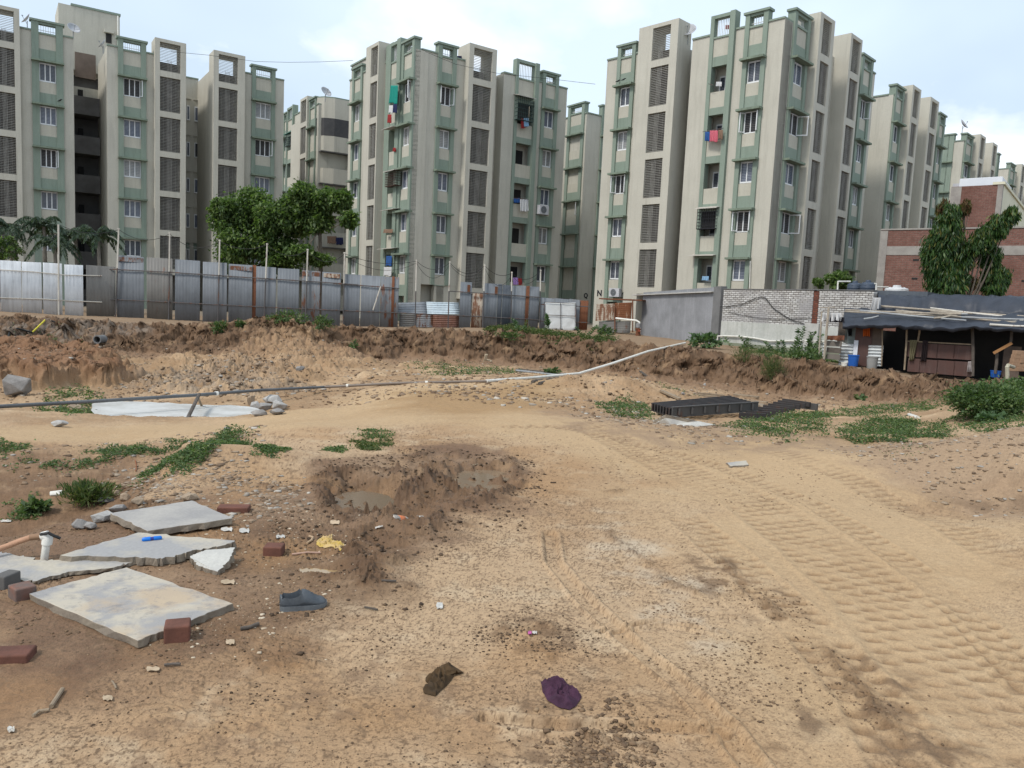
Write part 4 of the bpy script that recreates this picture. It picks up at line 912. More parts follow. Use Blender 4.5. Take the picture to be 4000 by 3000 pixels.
# rust patches bolted on
for x, y in ((968, 325), (1166, 338)): 
    a = FCm.sz(*zm(x, y+28), .03); b = FCm.sz(*zm(x+22, y-25), .03); MB().fbox(FCm, a[0], b[0], a[1], b[1], .02, .03).build('rust_patch', RUST, fr)
sk = empty('corrugated_shack', FCm.P(1.5, .2), 'low shack of horizontal corrugated sheets, bright blue grey on top and rusty below', 'shack')
sheet(sk, FCm, zm, 450, 690, 430, 422, 507, 507, ZINCL, off=-.25, horiz=True, name='roof_sheet', lean=-.5, pitch=.12, amp=.02); sheet(sk, FCm, zm, 682, 918, 422, 428, 508, 512, metal('bright_zinc_sheet', (.45, .52, .56)), off=-.2, horiz=True, name='roof_sheet', lean=-.5, pitch=.12, amp=.022)
sheet(sk, FCm, zm, 480, 600, 510, 510, 600, 600, ZINCB, off=-.2, horiz=True, name='side_sheet', pitch=.1, amp=.016); sheet(sk, FCm, zm, 600, 722, 512, 512, 604, 604, metal('half_rusted_sheet', (.25, .26, .27), .95, thr=.48), off=-.22, horiz=True, name='side_sheet', pitch=.1, amp=.016)
sheet(sk, FCm, zm, 722, 910, 515, 518, 606, 606, metal('red_brown_sheet', (.23, .12, .09), .5), off=-.2, horiz=True, name='side_sheet', pitch=.1, amp=.016)
gt = empty('low_fence', FD.P(1.5, .2), 'low grey sheet fence with a torn white tarp on a pipe frame', 'fence')
for x0, x1, m in ((1495, 1595, ZINCL), (1597, 1700, ZINC), (1702, 1782, ZINCR)): sheet(gt, FD, zm, x0, x1, 390+(x0-1495)*.05, 394+(x1-1495)*.05, 625, 628, m, off=-.1)
sheet(gt, FD, zm, 1782, 1842, 412, 414, 610, 610, RUST, off=-.15)
tp = []
for i in range(13):
    r = []
    for j in range(17):
        x = 1528+222*j/16; y = 428+(195+(10*math.sin(j*1.9)+(25 if 9 < j < 15 else 0) if i == 12 else 0))*i/12
        a = FD.sz(*zm(x, y), .1); r.append(FD.P(a[0], a[1], .1+.008*math.sin(j*.9+i*.5)+.012*mnoise.noise(Vector((i*.4, j*.3, 0)))))
    tp.append(r)
MB().grid(tp).build('white_tarp', M('white_tarp_cloth', (.62, .64, .64), .6, (.52, .53, .52), 3, .3), gt, smooth=True, solid=.004)
q = lambda x, y, o=.16: FD.P(*FD.sz(*zm(x, y), o), o)
for a, b in (((1524, 424), (1750, 434)), ((1524, 424), (1524, 625)), ((1750, 434), (1750, 628)), ((1640, 430), (1640, 630)), ((1515, 515), (1755, 525))): MB().tube([q(*a), q(*b)], .018, 6).build('pipe_frame', PIPED, gt)
railp(gt, FD, zm, [(1495, 440), (1850, 458)]); railp(gt, FD, zm, [(1495, 560), (1850, 572)])
# cables sagging from post to post
def sag(a, b, s, n=10): return [a+(b-a)*t-np.array([0, 0, s*4*t*(1-t)]) for t in [i/n for i in range(n+1)]]
cb_ = []
for i in range(len(T0)-1):
    if T0[i+1][0] < T0[i][0]: continue
    cb_ += sag(T0[i], T0[i+1], .30+.1*(i % 3))[:-1]
cb_.append(T0[-1]); tag(MB().tube(cb_, .013, 5).build('cable', CABLE), 'thin black cable sagging from post to post along the whole sheet fence', 'cable')
cc = []
for i in range(6, len(T0)-1): cc += sag(T0[i]-np.array([0, 0, .1]), T0[i+1]-np.array([0, 0, .12]), .55+.2*(i % 2))[:-1]
tag(MB().tube(cc, .011, 5).build('cable', CABLE), 'second, lower hanging black cable on the posts in front of the R block', 'cable')
wr_ = [pt(*z2(x, y), 52) for x, y in ((-640, 195), (-360, 222), (0, 270), (240, 276), (480, 273), (730, 262))]
tag(MB().tube(wr_, .012, 5).build('overhead_wire', CABLE), 'thin overhead wire crossing the sky from the left block to the R block', 'wire')
wr_ = [pt(*z2(x, y), 51.2) for x, y in ((1270, 195), (1500, 290), (1810, 358), (2290, 410), (2550, 440))]
tag(MB().tube(wr_, .012, 5).build('overhead_wire', CABLE), 'thin overhead wire passing in front of the R block towards the N block', 'wire')

# ------------------------------------------------------------------ walls on the right
FG = face2(pt(2505, 1323, 42), pt(2795, 1343, 36)); FW = face2(pt(2812, 1345, 35.6), pt(3420, 1400, 29))
gw = empty('grey_rendered_wall', FG.P(2, .1), 'grey cement rendered wall between the rusty lean-to and the white brick wall', 'wall')
a = FG.sz(*zr(425, 410)); b = FG.sz(*zr(985, 382)); L = b[0]
GREYR = M('grey_cement_render', (.27, .275, .29), .9, (.20, .205, .215), .9, .4, 18, streak=(.33, .335, .35))
def trap(F, s0, s1, zb, zt0, zt1, d0, d1):
    P = F.P; return MB().quadbox([P(s0, zb, d1), P(s1, zb, d1), P(s1, zb, d0), P(s0, zb, d0), P(s0, zt0, d1), P(s1, zt1, d1), P(s1, zt1, d0), P(s0, zt0, d0)])
trap(FG, a[0], L, -.4, a[1], b[1], -.25, 0).build('wall_face', GREYR, gw); trap(FG, a[0]-.6, L-.05, 0, a[1]+.06, b[1]+.10, -.2, .12)
sl = MB(); P = FG.P; sl.quadbox([P(a[0]-.9, a[1]-.02, .16), P(L, b[1]-.02, .16), P(L, b[1]-.02, -.2), P(a[0]-.9, a[1]-.02, -.2), P(a[0]-.9, a[1]+.03, .16), P(L, b[1]+.03, .16), P(L, b[1]+.03, -.2), P(a[0]-.9, a[1]+.03, -.2)]); sl.build('coping_slab', M('pale_cement', (.5, .49, .46), .9), gw)
trap(FG, a[0], L, a[1]+.03, a[1]+.16, b[1]+.22, -.28, -.02).build('upper_course', GREYR, gw)
trap(FG, L, L+.55, -.4, b[1]+.24, b[1]+.26, -.3, .03).build('corner_pier', M('dark_cement', (.18, .18, .18), .9), gw)
def brickmat(name, c1, c2, mort, bump=.6, w=.23, h=.08, ms=.012, wear=None):
    m, nt, b = nodes(name); o = N(nt, 'ShaderNodeTexCoord').outputs['Object']; sx = N(nt, 'ShaderNodeSeparateXYZ'); nt.links.new(o, sx.inputs[0]); c = N(nt, 'ShaderNodeCombineXYZ'); nt.links.new(sx.outputs[0], c.inputs[0]); nt.links.new(sx.outputs[2], c.inputs[1])
    dn = noi(nt, o, 2.5, 3); ad = N(nt, 'ShaderNodeVectorMath', operation='MULTIPLY_ADD'); cx = N(nt, 'ShaderNodeCombineXYZ'); nt.links.new(dn, cx.inputs[1]); nt.links.new(cx.outputs[0], ad.inputs[0]); ad.inputs[1].default_value = (.06,)*3; nt.links.new(c.outputs[0], ad.inputs[2])
    br = N(nt, 'ShaderNodeTexBrick'); nt.links.new(ad.outputs[0], br.inputs['Vector']); br.inputs['Color1'].default_value = c1+(1,); br.inputs['Color2'].default_value = c2+(1,); br.inputs['Mortar'].default_value = mort+(1,)
    br.inputs['Scale'].default_value = 1; br.inputs['Brick Width'].default_value = w; br.inputs['Row Height'].default_value = h; br.inputs['Mortar Size'].default_value = ms; br.inputs['Mortar Smooth'].default_value = .3; br.inputs['Bias'].default_value = -.2
    col = mixc(nt, .5, br.outputs['Color'], ramp(nt, noi(nt, o, 6, 5, .7), [(.25, .2), (.75, .8)]), 'OVERLAY')
    if wear: col = mixc(nt, ramp(nt, noi(nt, o, .7, 6, .65), [(.48, 0), (.66, .8)]), col, wear)
    nt.links.new(col, b.inputs['Base Color']); b.inputs['Roughness'].default_value = .95; b.inputs['Specular IOR Level'].default_value = .1
    bp = N(nt, 'ShaderNodeBump'); bp.inputs['Strength'].default_value = bump; bp.inputs['Distance'].default_value = .03; nt.links.new(br.outputs['Fac'], bp.inputs['Height']); bp.invert = True; nt.links.new(bp.outputs[0], b.inputs['Normal']); return m
WBR = brickmat('whitewashed_brick', (.54, .53, .51), (.33, .31, .29), (.09, .08, .07), w=.24, h=.085, ms=.014, wear=(.30, .29, .29)); RBR = brickmat('raw_red_brick', (.20, .098, .078), (.15, .074, .06), (.19, .14, .115), w=.24, h=.085, ms=.012, wear=(.13, .065, .05)); RBD = brickmat('dark_red_brick', (.17, .06, .04), (.10, .04, .03), (.08, .06, .05))
def fbox_rot(F, s0, s1, z0, z1_, d0, d1, name, m, par):
    me = MB().box(0, s1-s0, -(d1-d0), 0, 0, z1_-z0).mesh(name, m); o = put(name, me, par, F.P(s0, z0, d1), F.rot)
    # box grows into the wall: local y points inwards
    o.location = Vector(o.location)-Vector((float(F.n[0]), float(F.n[1]), 0))*float(d1-d0); return o
ww = empty('white_brick_wall', FW.P(3, .1), 'whitewashed brick wall with a raw red brick pier, plastered along its foot', 'wall')
t0 = FW.sz(*zr(1040, 362))[1]; e_ = FW.sz(*zr(2240, 372))[0]; zp = FW.sz(*zr(1400, 630))[1]; pa = FW.sz(*zr(1757, 500))[0]; pb = FW.sz(*zr(1803, 500))[0]
fbox_rot(FW, 0, pa, zp, t0, -.23, 0, 'brick_face', WBR, ww); fbox_rot(FW, pb, e_, zp, t0-.02, -.23, 0, 'brick_face', WBR, ww); fbox_rot(FW, pa, pb, zp, t0-.04, -.25, -.02, 'red_pier', RBD, ww)
PLW = M('old_white_plaster', (.50, .50, .47), .9, (.40, .41, .38), 1.2, .4, 14, streak=(.26, .27, .23), sscale=1.5)
fbox_rot(FW, 0, e_, zp-.95, zp, -.24, .012, 'plaster_band', PLW, ww); fbox_rot(FW, -.05, e_, -.6, zp-.95, -.26, .05, 'plinth', M('mossy_plaster', (.27, .28, .22), .9, (.19, .21, .15), 1.4, .3), ww)
fbox_rot(FW, pa-.2, pa+.45, -.6, zp+.1, -.2, .12, 'grey_pier', M('pale_cement', (.5, .49, .46)), ww); fbox_rot(FW, 0, e_, t0, t0+.03, -.25, .03, 'top_course', M('dark_cement', (.18, .18, .18)), ww)
q = lambda F, zf, x, y, o: F.P(*F.sz(*zf(x, y), o), o)
tag(MB().tube([q(FW, zr, x, y, .1) for x, y in ((1010, 760), (1015, 730), (1070, 728), (1200, 733), (1300, 745), (1420, 768), (1640, 765), (1830, 772), (1960, 775))], .035).build('water_pipe', PVC), 'white water pipe running low along the white brick wall', 'pipe')
tag(MB().tube([q(FW, zr, x, y, .05) for x, y in ((1030, 500), (1100, 495), (1200, 482), (1290, 440), (1345, 422), (1385, 428), (1450, 510), (1520, 560), (1600, 605), (1760, 655))], .016, 6).build('cable', CABLE), 'black cable looped in an arch over the white brick wall', 'cable')
tag(MB().tube([q(FW, zr, x, y, .04) for x, y in ((1100, 540), (1180, 560), (1350, 590), (1500, 600), (1740, 585))], .01, 6).build('cable', CABLE), 'thin slack cable below the arch on the white brick wall', 'cable')
# rusty lean-to and pump
FLn = face2(pt(*zr(60, 700), 42.5), pt(*zr(345, 715), 41.5))
ln = empty('rusty_lean_to', FLn.P(1.5, .2), 'rusty corrugated lean-to under the N block, left of the grey wall', 'shelter')
sheet(ln, FLn, zr, 60, 210, 478, 474, 612, 605, RUSTB, off=.05, horiz=True, pitch=.11, name='rusty_sheet'); sheet(ln, FLn, zr, 205, 340, 470, 465, 608, 600, metal('orange_rust_sheet', (.30, .2, .14), 1, .9, thr=.4), off=.08, horiz=True, pitch=.11, name='rusty_sheet')
sheet(ln, FLn, zr, 80, 330, 615, 612, 700, 705, ZINCB, off=0, horiz=True, pitch=.12, name='lower_sheet')
for x, t, b in ((205, 500, 725), (345, 440, 700)): MB().tube([q(FLn, zr, x, t, .15), q(FLn, zr, x, b, .15)], .035).build('post', RUST, ln)
MB().fbox(FLn, FLn.sz(*zr(85, 432))[0], FLn.sz(*zr(420, 440))[0], FLn.sz(*zr(85, 440))[1], FLn.sz(*zr(85, 430))[1], -1.2, .1).build('roof_edge', RUST, ln)
tag(MB().tube([q(FLn, zr, x, y, .6) for x, y in ((212, 590), (300, 600), (375, 608), (398, 622), (402, 690))], .055, 10).build('outlet_pipe', PVC), 'thick white outlet pipe bent down beside the grey wall', 'pipe')
pu = empty('rusty_pump', q(FLn, zr, 385, 730, .6), 'small rusty red pump under the bent white outlet pipe', 'pump')
c0 = q(FLn, zr, 385, 732, .6); MB().lathe([(.14, 0), (.15, .1), (.12, .12), (.12, .34), (.16, .36), (.16, .42), (.05, .44)], 14, c0).build('pump_body', RUST, pu, smooth=True); MB().tube([c0+[0, -.1, .3], c0+[.0, -.35, .3]], .06).build('motor', M('oily_red_paint', (.25, .06, .03), .5), pu); MB().lathe([(.13, .46), (.14, .5), (.12, .68), (.03, .7)], 14, c0).build('air_vessel', M('grey_paint', (.22, .22, .22)), pu)
kb = MB(); P = FLn.P; k0 = FLn.sz(*zr(45, 735), .9)[0]; k1 = FLn.sz(*zr(395, 745), .9)[0]; tag(kb.fbox(FLn, k0, k1, .05, .30, .7, .95).build('concrete_kerb', M('pale_cement', (.5, .49, .46)), bevel=.02), 'long low concrete kerb in front of the rusty lean-to', 'kerb')

# ------------------------------------------------------------------ brick buildings far right
zb_ = lambda x, y: (3550+x*.3617, 600+y*.3617)
FK = face2(pt(3424, 1100, 38.5), pt(4000, 1100, 35))
bb = empty('brick_building', FK.P(5, 0), 'unplastered red brick building with a grey concrete band, behind the tarp shed', 'building')
zt = FK.sz(3550, 898)[1]; zc1 = FK.sz(*zb_(0, 1000))[1]; zc0 = FK.sz(*zb_(0, 1095))[1]
fbox_rot(FK, 0, 14, -.3, zc0, -6, 0, 'wall', RBR, bb); fbox_rot(FK, 0, 14, zc0, zc1, -6, .02, 'concrete_band', M('rough_concrete', (.32, .30, .27), .95, (.24, .22, .2), 2, .3), bb); fbox_rot(FK, 0, 14, zc1, zt, -6, -.003, 'wall', RBR, bb)
fbox_rot(FK, -.02, .32, -.3, zt-.03, -.3, .03, 'corner_column', M('rough_concrete', (.3, .28, .25)), bb); MB().fbox(FK, -.03, 14, zt, zt+.07, -.3, .04).build('roof_edge', M('rough_concrete', (.3, .28, .25)), bb)
for x, y in ((30, 1360), (190, 1378), (45, 1160), (1215, 1385)): 
    a = FK.sz(*zb_(x, y)); MB().fbox(FK, a[0], a[0]+.25, a[1], a[1]+.09, .0, .012).build('putlog_hole', VOID, bb)
FU = Face(*zb_(960, 900), 43, 128); FU2 = Face(*zb_(962, 900), 43, 38)
ub = empty('tall_brick_building', FU.P(0, 0), 'taller building, red brick and cream walls, white tank house on top', 'building')
za = FU.sz(*zb_(955, 335))[1]; zb2 = FU.sz(*zb_(455, 360))[1]; s0 = FU.sz(*zb_(440, 600))[0]
fbox_rot(FU, s0, -.25, 3, (za+zb2)/2, -7, 0, 'brick_wall', RBR, ub); fbox_rot(FU, s0-.02, s0+.5, 3, (za+zb2)/2-.02, -.4, .03, 'corner_column', M('rough_concrete', (.3, .28, .25)), ub); fbox_rot(FU, -.25, 0, 3, (za+zb2)/2+.03, -.3, .02, 'corner_column', M('rough_concrete', (.3, .28, .25)), ub)
CREAM = M('cream_paint', (.62, .60, .46), .85, (.56, .54, .41), .7, .1); WHT = M('white_paint', (.66, .68, .72), .8, (.60, .62, .66), .8, .1)
MB().fbox(FU2, .02, 14, 2.9, (za+zb2)/2, s0+.1, -.01).build('cream_wall', CREAM, ub); MB().fbox(FU2, -.06, 14, (za+zb2)/2, (za+zb2)/2+.14, -.5, .08).build('roof_edge', CREAM, ub)
for x, y in ((1142, 440), (1182, 460), (1218, 472)): a = FU2.sz(*zb_(x, y)); MB().fbox(FU2, a[0], a[0]+.2, a[1]-.15, a[1]+.2, -.01, .004).build('vent_hole', M('grey_paint', (.2, .2, .2)), ub)
FT = Face(*zb_(1010, 300), 45.5, 128); FT2 = Face(*zb_(1010, 300), 45.5, 38); s0 = FT.sz(*zb_(548, 300))[0]; zt_ = FT.sz(*zb_(800, 258))[1]; s1 = FT2.sz(*zb_(1118, 300))[0]
MB().fbox(FT, s0, 0, 8.2, zt_, -s1, 0).build('tank_house', WHT, ub, bevel=.02)
MB().fbox(FT, s0-.35, s0-.002, 8.2, zt_-.25, -.5, -.1).build('vent_block', M('grey_white_paint', (.5, .5, .52)), ub)

# ------------------------------------------------------------------ tarp shed
FS = face2(pt(*zs(200, 1090), 28), pt(*zs(1659, 1230), 24.6)); Q_ = lambda x, y, o=0.: FS.P(*FS.sz(*zs(x, y), o), o)
sh = empty('tarp_shed', Q_(800, 1150), 'low lean-to shed under dark grey tarpaulins held down by long poles', 'shed')
TARP = M('dark_grey_tarpaulin', (.035, .041, .055), .5, (.024, .029, .04), 2.5, .25, 30, spec=.35, bdist=.01)
def sval(x): return FS.sz(*zs(x, 1000))[0]
zf_ = lambda x, y, o: FS.sz(*zs(x, y), o)[1]
S0, S1 = sval(205), sval(1659)+3.0; HI = 60
def roofrow(ys, offs, wob, fold, n=90, x0=205):
    rows = []
    for (yl, yr), o in zip(ys, offs):
        r = []
        for i in range(n+1):
            t = i/n; Sa = FS.sz(*zs(x0, 600), o)[0]; s = Sa+(S1-Sa)*t; zl_ = FS.sz(*zs(205, yl), o)[1]; zr__ = FS.sz(*zs(1659, yr), o)[1]; tt = (s-S0)/(sval(1659)-S0)
            z = zl_+(zr__-zl_)*min(tt, 1.0); z += wob*(o*.0+1)*mnoise.noise(Vector((s*1.1, o*1.3, 2)))+fold*.06*mnoise.noise(Vector((s*3.1, o*2, 7)))+.045*abs(mnoise.noise(Vector((s*5.3+o*3, o*5, 4))))
            r.append(FS.P(s, z, o+.10*mnoise.noise(Vector((s*2, o*3, 5)))+.06*mnoise.noise(Vector((s*6, o*4, 8)))))
        rows.append(r)
    return rows
lo_ = roofrow([(790, 820), (768, 800), (735, 775), (705, 745), (680, 715), (655, 695), (630, 680)], [.62, .64, .45, .1, -.3, -.7, -1.1], .05, 1)
for i in range(len(lo_[0])): 
    d = .10*abs(mnoise.noise(Vector((i*.17, 3, 1))))+.05*mnoise.noise(Vector((i*.5, 1, 1))); lo_[0][i] = lo_[0][i]-np.array([0, 0, d])
MB().grid(lo_).build('front_tarpaulin', TARP, sh, smooth=True, solid=.006)
S0 = FS.sz(*zs(480, 600), -1.6)[0]; up_ = []
ub_ys = [(640, 690), (610, 660), (580, 620), (545, 575), (520, 540), (515, 528)]; ub_of = [-1.05, -1.2, -1.35, -1.55, -1.8, -2.6]
up_ = roofrow(ub_ys, ub_of, .03, 1.5, 130, 472)
for j, r in enumerate(up_):
    for i in range(len(r)):
        t = i/130; fold = max(0, 1-t*4); dg = math.sin((i+j*7)*.75)*.07*fold+.025*math.sin((i*.33+j*1.5))*(1-fold); r[i] = r[i]+np.array([FS.n[0]*dg, FS.n[1]*dg, dg*.3])
MB().grid(up_).build('upper_tarpaulin', TARP, sh, smooth=True, solid=.006)
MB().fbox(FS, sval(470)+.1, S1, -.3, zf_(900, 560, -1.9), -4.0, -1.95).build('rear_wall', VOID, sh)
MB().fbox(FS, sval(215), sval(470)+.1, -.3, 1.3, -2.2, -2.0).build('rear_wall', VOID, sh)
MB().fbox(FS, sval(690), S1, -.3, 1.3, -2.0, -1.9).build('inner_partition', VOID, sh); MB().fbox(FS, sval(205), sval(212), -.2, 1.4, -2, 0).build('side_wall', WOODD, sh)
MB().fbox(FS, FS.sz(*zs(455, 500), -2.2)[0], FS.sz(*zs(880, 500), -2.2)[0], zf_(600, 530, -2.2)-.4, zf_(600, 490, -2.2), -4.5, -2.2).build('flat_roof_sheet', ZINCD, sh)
def panel(name, x0, x1, y0, y1, m, off=0., th=.02, yb1=None, lab=None):
    a = FS.sz(*zs(x0, y0), off); b = FS.sz(*zs(x1, y1), off); o = MB().fbox(FS, a[0], b[0], b[1], a[1], off-th, off).build(name, m, sh)
    if lab: tag(o, lab)
    return o
PLY = M('red_brown_formwork', (.085, .042, .034), .6, (.075, .042, .036), 3, .1, 30, streak=(.13, .09, .08)); PLYB = M('brown_board', (.13, .095, .075), .8, (.09, .068, .055), 4)
BOX = dict(off=0.)
panel('grey_green_board', 208, 290, 770, 918, M('grey_green_board', (.17, .20, .19), .7), .0); panel('red_brown_door', 300, 405, 755, 1104, PLY, .03); panel('brown_board', 408, 505, 750, 940, PLYB, .0)
for x0, x1, y0, y1 in ((170, 282, 915, 1090), (402, 522, 930, 1098)):
    sheet(sh, FS, zs, x0, x1, y0, y0+4, y1, y1+5, M('white_corrugated_sheet', (.55, .57, .57), .5, (.45, .47, .47)), off=.06, horiz=True, pitch=.115, amp=.028, name='corrugated_sheet')
panel('white_strip', 283, 303, 890, 1050, WHT, .07)
for i, (x0, x1) in enumerate(((722, 812), (815, 955), (958, 1092), (1095, 1235))):
    panel('formwork_panel', x0, x1, 905+i*8, 1028+i*8, PLY, .0, .03); panel('formwork_panel', x0, x1, 1034+i*8, 1150+i*12, PLY, .01, .03)
MB().beam(Q_(715, 897, .03), Q_(1250, 925, .03), .05, .04).build('rail', WOOD, sh)
panel('brown_board', 1500, 1612, 935, 1200, PLYB, -.3)
panel('dark_board', 160, 206, 735, 905, WOODD, .02)
for x, x2, t, b, r in ((712, 690, 745, 1130, .03), (815, 800, 765, 895, .03), (1240, 1245, 770, 1180, .045), (1560, 1545, 810, 940, .04), (1440, 1425, 990, 1160, .045), (510, 505, 735, 1100, .02)):
    MB().tube([Q_(x, t, .1), Q_((x+x2)/2+4, (t+b)/2, .1), Q_(x2, b, .1)], [r, r*1.1, r], 7).build('post', WOOD if r < .04 else WOODD, sh, smooth=True)
MB().beam(Q_(1412, 995, .25), Q_(1562, 912, .25), .06, .09).build('orange_plank', M('orange_wood', (.33, .17, .07), .8), sh)
rail_ends = [((210, 655, -.2), (1150, 690, .25)), ((330, 660, .1), (1190, 742, .45)), ((500, 625, -1.0), (1780, 715, -.6)), ((900, 640, -.9), (1800, 740, -.5)), ((620, 660, -.7), (1800, 760, -.2)), ((350, 665, -.1), (1200, 690, -.4)), ((205, 668, .2), (1000, 700, .1)), ((760, 690, .0), (1780, 750, -.1)), ((1000, 700, .1), (1800, 775, .1)), ((360, 728, .55), (480, 705, .4)), ((930, 722, .5), (1060, 705, .2)), ((1380, 775, .55), (1800, 790, .5)), ((900, 665, -.6), (1240, 685, -.5)), ((1150, 715, .2), (1800, 735, -.2))]
for i, (a, b) in enumerate(rail_ends):
    p = Q_(*a)+[0, 0, .05]; r = Q_(*b)+[0, 0, .05]; mid_ = (p+r)/2-[0, 0, .02]
    pl = MB().tube([p, mid_, r], [.028+.006*(i % 3), .032, .026], 7).build('roof_pole', [BAMBOO, PVCG, BAMBOO, POLEW][i % 4], smooth=True)
    tag(pl, 'one of the long grey poles laid over the tarp shed roof', 'pole', 'poles on the shed roof')
def drape(name, zf, F, x0, x1, y0, y1, m, off, lab, cat='cloth', wav=3., seed=0, taper=.0, jag=.1, amp=.04, nx=12, ny=14, skew=0, group=None):
    rows = []
    for i in range(ny+1):
        r = []; t = i/ny
        for j in range(nx+1):
            u = j/nx; w = 1-taper*t; x = x0+(x1-x0)*(.5+(u-.5)*w)+skew*t; y = y0+(y1-y0)*t*(1-jag*abs(mnoise.noise(Vector((u*3.7, seed, 0))))*2.2)
            s, z = F.sz(*zf(x, y), off); r.append(F.P(s, z, off+amp*math.sin(u*wav*6.28+seed+t*1.2)*(.3+t)))
        rows.append(r)
    o = MB().grid(rows).build(name, m, smooth=True, solid=.008); tag(o, lab, cat, group); return o
BLK = clothmat('black_cloth', (.015, .015, .02)); ORG = clothmat('orange_cloth', (.55, .12, .02)); OLV = clothmat('olive_cloth', (.17, .15, .085)); DRK = clothmat('maroon_black_cloth', (.03, .02, .022)); BLU = clothmat('blue_cloth', (.03, .10, .30)); PNK = clothmat('pink_cloth', (.55, .13, .17)); WHC = clothmat('white_cloth_m', (.6, .6, .6)); RED = clothmat('red_cloth', (.3, .03, .03)); TEAL = clothmat('teal_cloth', (.01, .24, .19)); LIL = clothmat('lilac_cloth', (.36, .22, .5)); NAV = clothmat('navy_cloth', (.02, .025, .08)); BRN = clothmat('brown_cloth', (.25, .16, .11)); LBL = clothmat('light_blue_cloth', (.25, .42, .6))
drape('hanging_cloth', zs, FS, 358, 412, 762, 862, ORG, .1, 'orange cloth hanging under the eave of the tarp shed', seed=1)
drape('hanging_cloth', zs, FS, 232, 268, 768, 858, BLK, .08, 'black garment hanging at the left end of the tarp shed', seed=2, taper=.3)
drape('hanging_cloth', zs, FS, 735, 797, 888, 1058, OLV, .1, 'olive green cloth hung over the rail of the tarp shed', seed=3, taper=.4, skew=-20)
drape('hanging_cloth', zs, FS, 838, 882, 892, 1065, DRK, .09, 'dark narrow garment hung over the red brown formwork panels', seed=4, skew=-18)
drape('white_bag', zs, FS, 1206, 1232, 1062, 1148, M('pale_plastic_bag', (.5, .45, .44), .6), .12, 'whitish plastic bag hanging from a shed post', 'bag', seed=5, taper=-.8, jag=0, amp=.06)
for x, y, l, lb in ((1062, 802, .09, 'white bulb holder under the shed eave, left of the tube'), (1390, 797, .22, 'short white lamp tube under the right part of the shed eave')):
    p = Q_(x, y, .5); tag(MB().tube([p, p+np.array([l, .0, .03*l/.1])], .035 if l < .1 else .022, 8).build('lamp', PVC), lb, 'lamp')
drape('white_cloth', zs, FS, 438, 500, 545, 655, M('grubby_white_cloth', (.5, .5, .5), .9), -.75, 'grubby white cloth bunched at the left end of the upper tarpaulin', wav=2.3, amp=.05, jag=.35, taper=-.3, skew=-14, seed=8)
# plank box with rusty sheet, side poles, draped rags
bx_ = empty('plank_box', Q_(115, 1060, .4), 'grey weathered plank enclosure at the left end of the tarp shed', 'enclosure')
for i in range(3):
    y0 = 893+i*53; a = FS.sz(*zs(62, y0), .4); b = FS.sz(*zs(180-i*5, y0+50), .4); MB().fbox(FS, a[0], b[0], b[1], a[1], .38, .4+.008*i).build('plank', WOODD if i % 2 else M('grey_plank', (.17, .15, .13), .9), bx_)
drape('rusty_sheet', zs, FS, 58, 205, 852, 895, RUST, .5, 'crumpled rusty sheet lying on top of the plank enclosure', 'sheet', wav=2, amp=.07, jag=.2)
sheet(bx_, FS, zs, 32, 60, 912, 915, 1020, 1025, M('white_corrugated_sheet', (.5, .5, .5)), off=.3, horiz=True, pitch=.115, amp=.02, name='corrugated_sheet')
tag(MB().tube([Q_(78, 622, .6), Q_(38, 1045, .6)], .045, 8).build('leaning_pole', BAMBOO), 'thick grey pole standing left of the plank enclosure', 'pole')
tag(MB().tube([Q_(22, 655, .5), Q_(-2, 1010, .5)], .035, 8).build('leaning_pole', BAMBOO), 'thinner pole with its top near the white rag, nearest the white wall', 'pole')
tag(MB().tube([Q_(0, 625, .55), Q_(128, 622, .55)], .016, 6).build('cross_bar', BAMBOO), 'thin bar laid across the top of the thick grey pole', 'pole')
drape('white_rag', zs, FS, 25, 180, 668, 740, WHC, .55, 'white rag with dark stripes draped over the poles beside the shed', 'cloth', wav=4, amp=.1, seed=6, jag=.3)
drape('dark_rag', zs, FS, 90, 205, 705, 745, BLK, .5, 'black rag beside the white rag at the shed corner', 'cloth', seed=7)
# things on the plank platform
pf = MB().quadbox([Q_(150, 1098, .5), Q_(640, 1150, .5), Q_(650, 1165, .2), Q_(180, 1100, .1), Q_(150, 1090, .5), Q_(640, 1140, .5), Q_(650, 1150, .2), Q_(180, 1092, .1)])
tag(MB().beam(Q_(150, 1097, .45), Q_(640, 1146, .55), .5, .04).build('plank_platform', WOOD, bevel=.004), 'pale plank platform at the foot of the tarp shed', 'platform'); tag(MB().beam(Q_(330, 1128, .7), Q_(640, 1158, .8), .3, .03).build('loose_board', WOODD), 'dark board slid under the plank platform', 'board')
def bucket(x, y, r, h, m, name, lab, handle=True, wall=.9, F=FS, zf=zs, off=.5, lid=None):
    c = F.P(*F.sz(*zf(x, y), off), off); e = empty(name, c, lab, 'bucket' if 'bucket' in name else name.split('_')[-1])
    MB().lathe([(r*.8, 0), (r*.84, .02), (r*.97, h*.9), (r*1.04, h*.92), (r*1.04, h), (r*.96, h), (r*.93, h*.9), (r*.76, .03)], 20, c).build('body', m, e, smooth=True)
    if handle: MB().tube([c+[r*math.cos(t), r*.3*0-r*.4*math.sin(t), h*.95-h*.45*math.sin(t)] for t in [math.pi*i/8 for i in range(9)]], .006, 5).build('handle', PIPED, e)
    return e
bucket(272, 1100, .19, .40, M('blue_plastic', (.02, .11, .42), .4, bump=.02), 'blue_bucket', 'blue plastic bucket by the red brown door of the tarp shed')
bucket(425, 1118, .19, .42, M('grey_label_can', (.28, .28, .27), .6), 'paint_can', 'grey and black paint can in front of the white corrugated sheet')
bucket(205, 1098, .13, .13, PVC, 'white_basin', 'small white basin left of the blue bucket', False)
